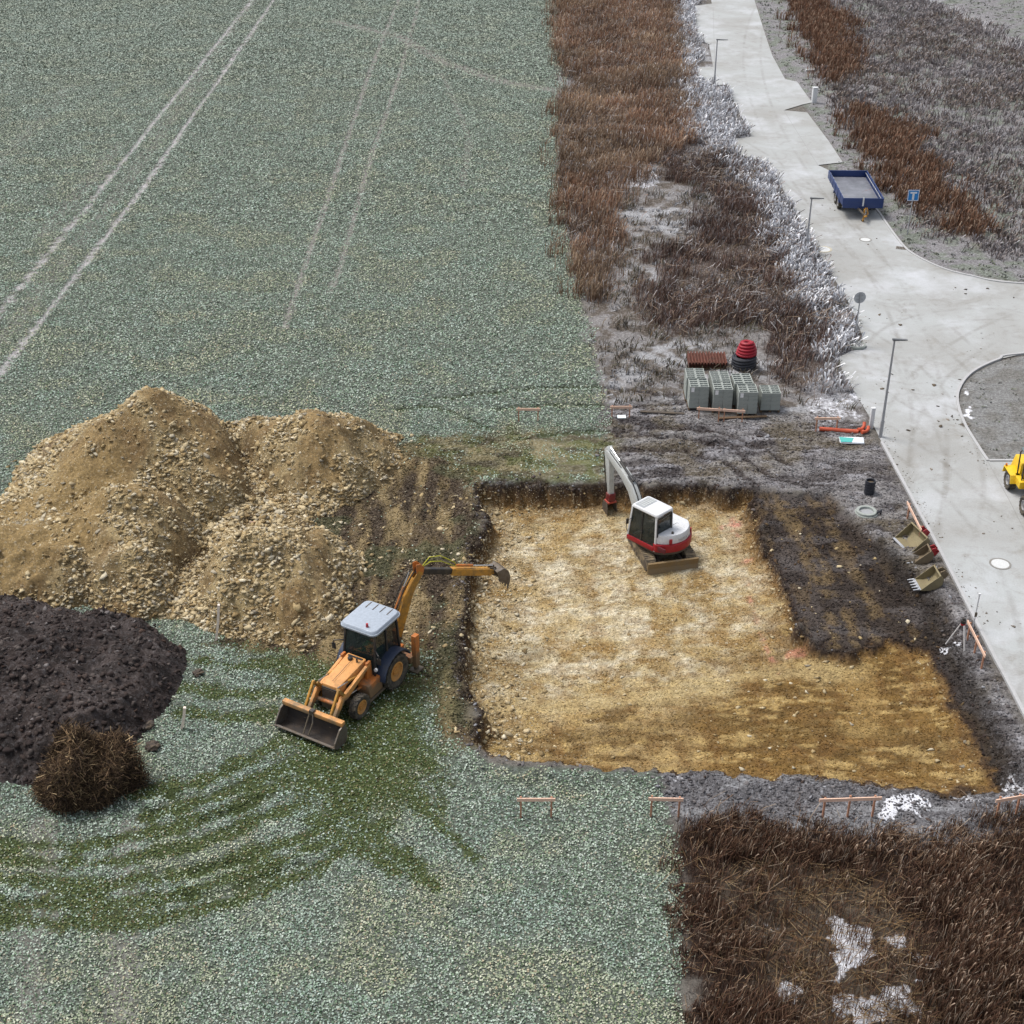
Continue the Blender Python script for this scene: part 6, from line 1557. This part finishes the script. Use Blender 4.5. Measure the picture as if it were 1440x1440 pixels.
# ---- orange pipes, packed sheet, white sheet
ORP = paint('orange_pipe_plastic', col(214, 96, 62), .45, dirt=.15, dirtc=col(160, 110, 90))
def ground_item(px, py): p = W(px, py); return Vector((p[0], p[1], gz(p[0], p[1])))
a = ground_item(1152, 605); b_ = ground_item(1206, 609)
T = thing('drain_pipe', 'orange plastic drain pipe lying by the frosted weeds', 'pipe', ((a.x + b_.x) / 2, (a.y + b_.y) / 2, a.z + .09), math.atan2(b_.y - a.y, b_.x - a.x))
L = (b_ - a).length; T.location.z += .06
mb = MB(); mb.cyl((-L / 2, 0, 0), (L / 2, 0, 0), .11, n=16); mb.build('pipe_body', ORP, T, smooth=True)
mb = MB(); mb.cyl((L / 2 - .14, 0, 0), (L / 2 + .02, 0, 0), .105, n=16); mb.build('socket', ORP, T, smooth=True)
p = ground_item(1213, 606)
T = thing('pipe_bend', 'orange plastic pipe bends at the right end of the drain pipe', 'pipe bend', (p.x, p.y, p.z + .1), .4)
mb = MB(); mb.tube([(-.25, 0, 0), (-.05, 0, .02), (.12, .08, .1), (.2, .2, .25)], .085, 12); mb.tube([(-.2, -.26, 0), (0, -.28, 0), (.18, -.2, .04), (.28, -.05, .1)], .085, 12); mb.build('bend', ORP, T, smooth=True)
mb = MB(); mb.cyl((-.30, 0, 0), (-.18, 0, 0), .11, n=14); mb.cyl((-.26, -.26, 0), (-.14, -.265, 0), .11, n=14); mb.build('socket', ORP, T)
p = ground_item(1198, 618)
T = thing('sheet_pack', 'turquoise and white plastic-wrapped pack lying in front of the orange pipe', 'wrapped pack', (p.x, p.y, p.z + .02), -.05)
mb = MB(); mb.hexa([(-.60, -.28, 0), (.60, -.30, 0), (.66, .26, 0), (-.66, .28, 0)], [(-.55, -.25, .09), (.56, -.28, .08), (.60, .22, .13), (-.62, .25, .12)]); mb.build('wrapper', paint('white_wrapper', (.72, .75, .78), .3, dirt=.2, dirtc=(.55, .6, .62)), T, .02)
mb = MB(); mb.hexa([(-.58, -.26, .085), (-.05, -.27, .085), (.10, .1, .115), (-.60, .2, .115)], [(-.58, -.26, .098), (-.05, -.27, .098), (.10, .1, .135), (-.60, .2, .135)]); mb.build('turquoise_print', paint('turquoise_film', col(90, 200, 190), .3, dirt=.1), T)
p = ground_item(874, 588)
T = thing('white_sheet', 'small white sheet lying under the batter board', 'sheet', (p.x, p.y, p.z + .05), 0)
mb = MB(); mb.hexa([(-.22, -.14, 0), (.22, -.14, 0), (.22, .14, .03), (-.22, .14, .02)], [(-.22, -.14, .02), (.22, -.14, .02), (.22, .14, .05), (-.22, .14, .04)]); mb.build('panel', paint('pale_cyan_white', (.72, .80, .82), .4, dirt=.1), T)
# ---- shafts and rings
def ring(mb, r0, r1, z0, z1, n=32):
    vs = []; fs = []
    for i in range(n):
        t = 2 * PI * i / n; c_, s_ = math.cos(t), math.sin(t)
        vs += [(c_ * r0, s_ * r0, z0), (c_ * r1, s_ * r1, z0), (c_ * r1, s_ * r1, z1), (c_ * r0, s_ * r0, z1)]
    for i in range(n):
        a = i * 4; b_ = ((i + 1) % n) * 4
        fs += [(a, a + 1, b_ + 1, b_), (a + 1, a + 2, b_ + 2, b_ + 1), (a + 2, a + 3, b_ + 3, b_ + 2), (a + 3, a, b_, b_ + 3)]
    return mb.add(vs, fs)
p = ground_item(1222, 693); hh = max(.5, height_for(1222, 692, 675))
T = thing('black_shaft', 'black plastic inspection shaft standing on the grey soil near the road', 'pipe shaft', (p.x, p.y, p.z), 0)
mb = MB(); ring(mb, .19, .23, -.1, hh); 
for k in range(4): ring(mb, .228, .245, .08 + k * hh / 4.4, .12 + k * hh / 4.4)
mb.build('shaft_wall', CBL, T); MB().cyl((0, 0, hh - .14), (0, 0, hh - .12), .195, n=24).build('shaft_cover', BLACK, T)
p = ground_item(1218, 722)
T = thing('manhole_ring', 'grey concrete manhole ring set in the soil with snow around it', 'manhole ring', (p.x, p.y, p.z - .02), .3)
mb = MB(); ring(mb, .33, .46, -.1, .22); ring(mb, .46, .52, -.1, .12); mb.build('concrete_ring', CB, T, .01)
mb = MB(); mb.cyl((0, 0, .06), (0, 0, .12), .33, n=28); mb.build('cover', paint('grey_iron', (.30, .31, .32), .7, dirt=.3), T)
mb = MB(); mb.tube([(.35, -.3, .2), (.6, -.25, .22), (.75, -.05, .15), (.62, -.2, .06)], .05, 6); mb.build('lifting_strap', CBL, T)
COV = paint('cover_concrete', col(226, 228, 226), .7, dirt=.15, dirtc=col(190, 190, 186)); COVR = paint('cover_frame_iron', col(150, 148, 142), .6, dirt=.3)
COVY = paint('yellowish_mortar', col(206, 196, 170), .8, dirt=.2, dirtc=col(190, 190, 186))
def manhole(px, py, r, lab, rm):
    p = W(px, py); T = thing('manhole_cover', lab, 'manhole cover', (p[0], p[1], .003), 0, 'manhole covers in the concrete road')
    mb = MB(); ring(mb, r, r * 1.22, 0, .012, 36); mb.build('frame', rm, T)
    MB().cyl((0, 0, 0), (0, 0, .010), r * .985, n=36).build('cover', COV, T)
manhole(1406.5, 793, .38, 'large white round manhole cover in the road below the yellow loader', COVR)
manhole(1217, 337, .34, 'small round manhole cover in the road in front of the blue trailer', COVR)
manhole(1157, 350.5, .50, 'manhole cover with a wide yellowish ring at the left road edge', COVY)
p = W(1268, 349)
T = thing('gully_grate', 'dark rectangular gully grate at the inner kerb bend', 'drain grate', (p[0], p[1], .003), -.3)
mb = MB(); mb.bx(-.38, .38, -.27, .27, 0, .012); mb.build('frame', COVR, T)
mb = MB()
for i in range(7): mb.bx(-.3 + i * .1 - .035, -.3 + i * .1 + .035, -.22, .22, .012, .022)
mb.build('grate', DARKST, T)
p = W(1357, 597)
T = thing('gully_grate', 'dark gully grate at the kerb of the grass island', 'drain grate', (p[0], p[1], .003), .6)
MB().bx(-.28, .28, -.2, .2, 0, .012).build('frame', COVR, T)
mb = MB()
for i in range(5): mb.bx(-.2 + i * .1 - .035, -.2 + i * .1 + .035, -.15, .15, .012, .022)
mb.build('grate', DARKST, T)
p = ground_item(1205, 487)
T = thing('concrete_shaft_ring', 'oval snowy shaft cover at the tip of the frosted verge', 'shaft cover', (p.x, p.y, max(p.z, -.02)), 0)
mb = MB(); ring(mb, .38, .50, -.1, .16); mb.build('ring_wall', CB, T, .01); MB().cyl((0, 0, .05), (0, 0, .13), .38, n=28).build('cover', COV, T)
# ---- digger buckets beside the road
BKT = paint('bucket_tan_steel', col(132, 116, 92), .7, .2, dirt=.5, dirtc=(.20, .155, .10)); BKTI = paint('bucket_inside', col(152, 140, 106), .6, .2, dirt=.4, dirtc=(.2, .16, .1))
LIPM = paint('bright_worn_edge', (.55, .56, .58), .35, .8, dirt=.15)
def loose_bucket(px, py, rz, wdt, sz, teeth, ears, label, m, rx=0.):
    p = ground_item(px, py); T = thing('digger_bucket', label, 'digger bucket', (p.x, p.y, p.z), rz, 'digger buckets lying by the road'); s = sz
    pr = [(.50, .02), (.10, .0), (-.22, .06), (-.42, .28), (-.44, .55), (-.30, .74), (-.25, .70), (-.37, .53), (-.35, .31), (-.18, .12), (.10, .05), (.50, .05)]
    pr = [(a * s, b2 * s) for a, b2 in pr]
    mb = MB(); mb.prism(pr, -wdt / 2, wdt / 2); mb.build('bucket_shell', m, T)
    for k in (1, -1):
        mb = MB(); mb.prism([(a * s, b2 * s) for a, b2 in [(.50, .02), (.10, .0), (-.22, .06), (-.42, .28), (-.44, .55), (-.30, .74)]], k * wdt / 2 - .012, k * wdt / 2 + .012); mb.build('side_plate', m, T)
    mb = MB(); mb.bx(.44 * s, .56 * s, -wdt / 2, wdt / 2, .018, .050 * s + .012); mb.build('cutting_edge', LIPM, T)
    if teeth:
        mb = MB()
        for i in range(teeth): y = -wdt / 2 * .92 + wdt * .92 * i / (teeth - 1); mb.hexa([(.5 * s, y - .035, .01), (.78 * s, y - .02, .03), (.78 * s, y + .02, .03), (.5 * s, y + .035, .01)], [(.5 * s, y - .035, .09), (.78 * s, y - .02, .05), (.78 * s, y + .02, .05), (.5 * s, y + .035, .09)])
        mb.build('teeth', LIPM, T)
    mb = MB()
    for k in (1, -1): mb.prism([(-.40 * s, .30 * s), (-.62 * s, .42 * s), (-.74 * s, .62 * s), (-.55 * s, .80 * s), (-.36 * s, .72 * s)], k * .14 - .02, k * .14 + .02)
    mb.cyl((-.62 * s, -.16, .60 * s), (-.62 * s, .16, .60 * s), .035, n=10); mb.build('mounting_ears', ears, T)
    return T
REDB = paint('bucket_red', col(168, 30, 36), .5, dirt=.3, dirtc=(.2, .13, .09))
loose_bucket(1282, 764, math.radians(196), 1.35, 1.0, 0, REDB, 'wide smooth-edged ditching bucket, topmost of the three by the road', BKTI)
loose_bucket(1296, 785, math.radians(180), .62, .9, 3, REDB, 'narrow bucket with red mounting, middle of the three by the road', BKT)
loose_bucket(1306, 819, math.radians(184), .85, 1.0, 5, BKT, 'toothed tan bucket, lowest of the three by the road', BKTI)
# ---- laser tripod and levelling staff
f = ground_item(1349, 905); top = height_for(1350, 905, 880)
T = thing('laser_tripod', 'low survey tripod with a dark laser head and red clamps by the road edge', 'tripod', (f.x, f.y, f.z), .3)
hh = max(1.05, top)
for k in range(3):
    a = 2 * PI * k / 3 + .4; mb = MB(); mb.beam((math.cos(a) * .50, math.sin(a) * .50, -.02), (math.cos(a) * .08, math.sin(a) * .08, hh), .05, .035); mb.build('leg', paint('pale_tripod_leg', (.62, .6, .58), .5, dirt=.15), T)
MB().cyl((0, 0, hh - .02), (0, 0, hh + .05), .10, n=14).build('head_plate', REDB, T)
mb = MB(); mb.cyl((0, 0, hh + .05), (0, 0, hh + .20), .10, n=16); mb.cyl((0, 0, hh + .20), (0, 0, hh + .28), .06, n=14); mb.build('laser_level', BLACK, T, .01)
f = Vector(W(1368, 884)); hh = height_for(1368, 884, 836)
T = thing('levelling_staff', 'thin upright staff with a small black receiver at the road edge', 'levelling staff', (f.x, f.y, gz(f.x, f.y)), 0)
MB().bx(-.018, .018, -.018, .018, -.1, hh).build('rod', paint('alu_staff', (.6, .6, .62), .4, .6, dirt=.1), T)
MB().bx(-.045, .045, -.05, -.018, hh * .38, hh * .50).build('receiver', BLACK, T)
MB().cyl((0, 0, hh), (0, 0, hh + .07), .05, n=12).build('cap', WHITE, T)
# ---- street lamps
GALV = paint('galvanised_pole', (.36, .37, .39), .45, .5, dirt=.2, dirtc=(.28, .28, .28))
def lamp(pf, top, label, reach_=.95):
    p = W(*pf); h = height_for(pf[0], pf[1], top)
    T = thing('street_lamp', label, 'street lamp', (p[0], p[1], 0), 0, 'street lamps along the road')
    mb = MB(); mb.cyl((0, 0, -.1), (0, 0, h), .075, .045, n=14); mb.build('pole', GALV, T, smooth=True)
    MB().cyl((0, 0, -.05), (0, 0, .9), .09, n=14).build('base_sleeve', GALV, T, smooth=True)
    mb = MB(); mb.hexa([(-.10, -.09, h - .03), (reach_, -.06, h - .02), (reach_, .06, h - .02), (-.10, .09, h - .03)], [(-.10, -.08, h + .07), (reach_, -.05, h + .02), (reach_, .05, h + .02), (-.10, .08, h + .07)]); mb.build('lamp_head', paint('dark_grey_lamp', (.12, .125, .13), .4, dirt=.1), T, .01)
    MB().bx(.15, reach_ - .1, -.05, .05, h - .036, h - .028).build('lens', WHITE, T)
    return T
lamp((1238, 614), 478, 'tall lamp post standing beside the orange pipes and turquoise pack', .62)
lamp((1133.5, 352), 279, 'lamp post at the frosted verge left of the blue trailer', .8)
lamp((1004.3, 119.6), 56, 'farthest lamp post, between the two small driveway pads', .95)
# ---- signs
f = W(1201, 484); hh = height_for(1201, 484, 419)
T = thing('round_traffic_sign', 'round traffic sign seen from its grey back at the verge tip', 'traffic sign', (f[0], f[1], 0), .1)
MB().cyl((0, 0, -.1), (0, 0, hh + .35), .035, n=10).build('post', GALV, T)
mb = MB(); mb.cyl((0, -.05, hh), (0, -.065, hh), .34, n=30) if False else mb.cyl((0, .045, hh), (0, .06, hh), .34, n=30); mb.build('sign_disc', paint('sign_back', (.42, .44, .46), .5, .3, dirt=.2), T)
mb = MB(); mb.bx(-.2, .2, .025, .045, hh + .1, hh + .13); mb.bx(-.2, .2, .025, .045, hh - .13, hh - .1); mb.build('clamp', GALV, T)
f = W(1276, 330); hh = height_for(1276, 330, 274)
T = thing('dead_end_sign', 'square blue sign with a white T mark beyond the drawbar of the trailer', 'traffic sign', (f[0], f[1], gz(f[0], f[1])), 0)
MB().cyl((0, 0, -.1), (0, 0, hh + .3), .035, n=10).build('post', GALV, T)
s_ = .38
MB().bx(-s_, s_, -.06, -.045, hh - s_, hh + s_).build('sign_plate', paint('sign_blue', col(20, 120, 190, .95), .35, dirt=.05), T)
mb = MB()
for k in (1, -1): mb.bx(k * (s_ - .03) - .02, k * (s_ - .03) + .02, -.066, -.0605, hh - s_ + .01, hh + s_ - .01); mb.bx(-s_ + .05, s_ - .05, -.066, -.0605, hh + k * (s_ - .03) - .02, hh + k * (s_ - .03) + .02)
mb.bx(-.07, .07, -.066, -.0605, hh - .30, hh + .12); mb.build('white_marks', WHITE, T)
MB().bx(-.22, .22, -.0665, -.0605, hh + .125, hh + .24).build('bar', paint('sign_bar', (.62, .66, .72), .4, dirt=.05), T)
# ---- posts, cabinets, blocks by the road
def post(pf, top, wx, label, name='marker_post', cat='marker post', m=WHITE):
    f = W(*pf); h = max(.3, height_for(pf[0], pf[1], top)); T = thing(name, label, cat, (f[0], f[1], min(0, gz(f[0], f[1]))), .1)
    MB().bx(-wx, wx, -wx * .8, wx * .8, -.1, h).build('body', m, T, .02); MB().bx(-wx * 1.12, wx * 1.12, -wx, wx, h + .003, h + .05).build('cap', m, T, .01); return T
post((1144.5, 144), 123, .21, 'tall white service pillar by the driveway notch beyond the trailer', 'service_pillar', 'service pillar')
post((1224.5, 601), 574, .10, 'white marker post at the road edge left of the nearest lamp post')
post((999.5, 143), 129, .12, 'short white stub in the frosted weeds below the farthest lamp post')
f = W(1139, 101); T = thing('kerb_stone', 'small pale loose kerb stone on the grass right of the road', 'kerb stone', (f[0], f[1], gz(f[0], f[1])), .1); MB().bx(-.45, .45, -.12, .12, 0, .2).build('stone', COV, T, .02)
# ---- uprooted clump of dead grass and loose clods
p = ground_item(118, 1146)
cl = Vector((p.x - .2, p.y + 1.4, p.z - .05))
RT = attr_mat('dead_roots', .9)
n = 42000
th = RNG.random(n) * 6.283; ph = np.arccos(RNG.random(n) * 1.0); rr = 1.80 * (.8 + .4 * vnoise(np.cos(th) * 2.2 + 5, np.sin(th) * 2.2 + ph * 2, 1.0, 9.)) * (.55 + .45 * RNG.random(n) ** .5)
lump = 1 + .55 * (vnoise(th * 1.2, ph * 2, 1.0, 3.) - .5)
cx_ = cl.x + np.cos(th) * np.sin(ph) * rr * lump * .82; cy_ = cl.y + np.sin(th) * np.sin(ph) * rr * lump * .80; czz = cl.z + np.cos(ph) * rr * 1.28 * lump
d_ = np.stack([cx_ - cl.x, cy_ - cl.y, czz - cl.z + .2], 1); d_ /= np.linalg.norm(d_, axis=1)[:, None]
d_ = d_ * .55 + RNG.normal(0, .65, (n, 3)); d_ /= np.linalg.norm(d_, axis=1)[:, None]
ln_ = (.18 + .75 * RNG.random(n) ** 2.2)[:, None]; P0 = np.stack([cx_, cy_, czz], 1) - d_ * ln_ * .5; P2 = P0 + d_ * ln_; P1 = (P0 + P2) / 2 + RNG.normal(0, .05, (n, 3))
S = np.cross(d_, RNG.normal(0, 1, (n, 3))); S /= np.linalg.norm(S, axis=1)[:, None]; wv = (.006 + .008 * RNG.random(n))[:, None]
Vv = np.stack([P0 - S * wv, P0 + S * wv, P1 - S * wv, P1 + S * wv, P2 - S * wv * .4, P2 + S * wv * .4], 1).reshape(-1, 3); Vv[:, 2] = np.maximum(Vv[:, 2], cl.z + .0)
b_ = (np.arange(n) * 6)[:, None]; Ff = np.concatenate([b_ + np.array([[0, 1, 3, 2]]), b_ + np.array([[2, 3, 5, 4]])], 0)
hot = (.25 + .9 * sstep(.0, 1.0, (czz - cl.z) / 1.5) * (fbm(cx_, cy_, 1.2, 3, 7.) > .45))[:, None]
cc_ = rcol(n, [(108, 88, 68), (76, 61, 50), (148, 122, 92), (54, 45, 39), (202, 176, 136)], [.3, .28, .2, .16, .06])
me = np_mesh('grass_clump', Vv, Ff, {'Col': np.repeat(cc_ * (.6 + .6 * hot), 6, axis=0)}); me.materials.append(RT)
CL = tag(new_obj('uprooted_grass_clump', None), 'big round uprooted clump of brown dead grass at the foot of the topsoil heap', 'grass clump')
o = new_obj('dead_stems', me, CL); tag(o, kind='stuff')
mb = MB(); 
import bmesh
bm = bmesh.new(); bmesh.ops.create_icosphere(bm, subdivisions=4, radius=1.0)
for v_ in bm.verts:
    t_ = math.atan2(v_.co.y, v_.co.x); q_ = math.acos(max(-1, min(1, v_.co.z)))
    f_ = 1 + .35 * (float(vnoise(np.array([t_ % 6.283 * 1.2]), np.array([q_ * 2]), 1.0, 3.)[0]) - .5) + .12 * (float(fbm(np.array([v_.co.x * 3 + 9]), np.array([v_.co.y * 3 + v_.co.z * 4]), 1.5)[0]) - .5)
    v_.co = Vector((v_.co.x * 1.16 * f_, v_.co.y * 1.08 * f_, max(v_.co.z, -.1) * 1.66 * f_)) + cl
me = bpy.data.meshes.new('root_ball'); bm.to_mesh(me); bm.free(); me.materials.append(paint('root_soil', (.03, .022, .016), .95, dirt=.4, dirtc=(.06, .04, .025), scale=6, bump=.6)); new_obj('root_ball', me, CL)
def clod(px, py, r, lab):
    p = ground_item(px, py); bm = bmesh.new(); bmesh.ops.create_icosphere(bm, subdivisions=3, radius=r)
    for v_ in bm.verts: v_.co = v_.co * (1 + 1.3 * (float(fbm(np.array([v_.co.x * 6 + px]), np.array([v_.co.y * 6 + v_.co.z * 8 + py]), 1.6)[0]) - .5)); v_.co.z *= .6
    me = bpy.data.meshes.new('earth_clod'); bm.to_mesh(me); bm.free(); me.materials.append(paint('clod_soil', (.06, .048, .04), .95, dirt=.5, scale=7, bump=.8))
    o = new_obj('earth_clod', me); o.location = (p.x, p.y, p.z + r * .4); tag(o, lab, 'earth clod')
clod(214, 1050, .26, 'dark loose clod of earth on the crop right of the dead grass clump')
clod(278, 946, .20, 'flat dark clod in the crop right of the topsoil heap')
clod(208, 1022, .22, 'dark clod at the lower right foot of the topsoil heap')
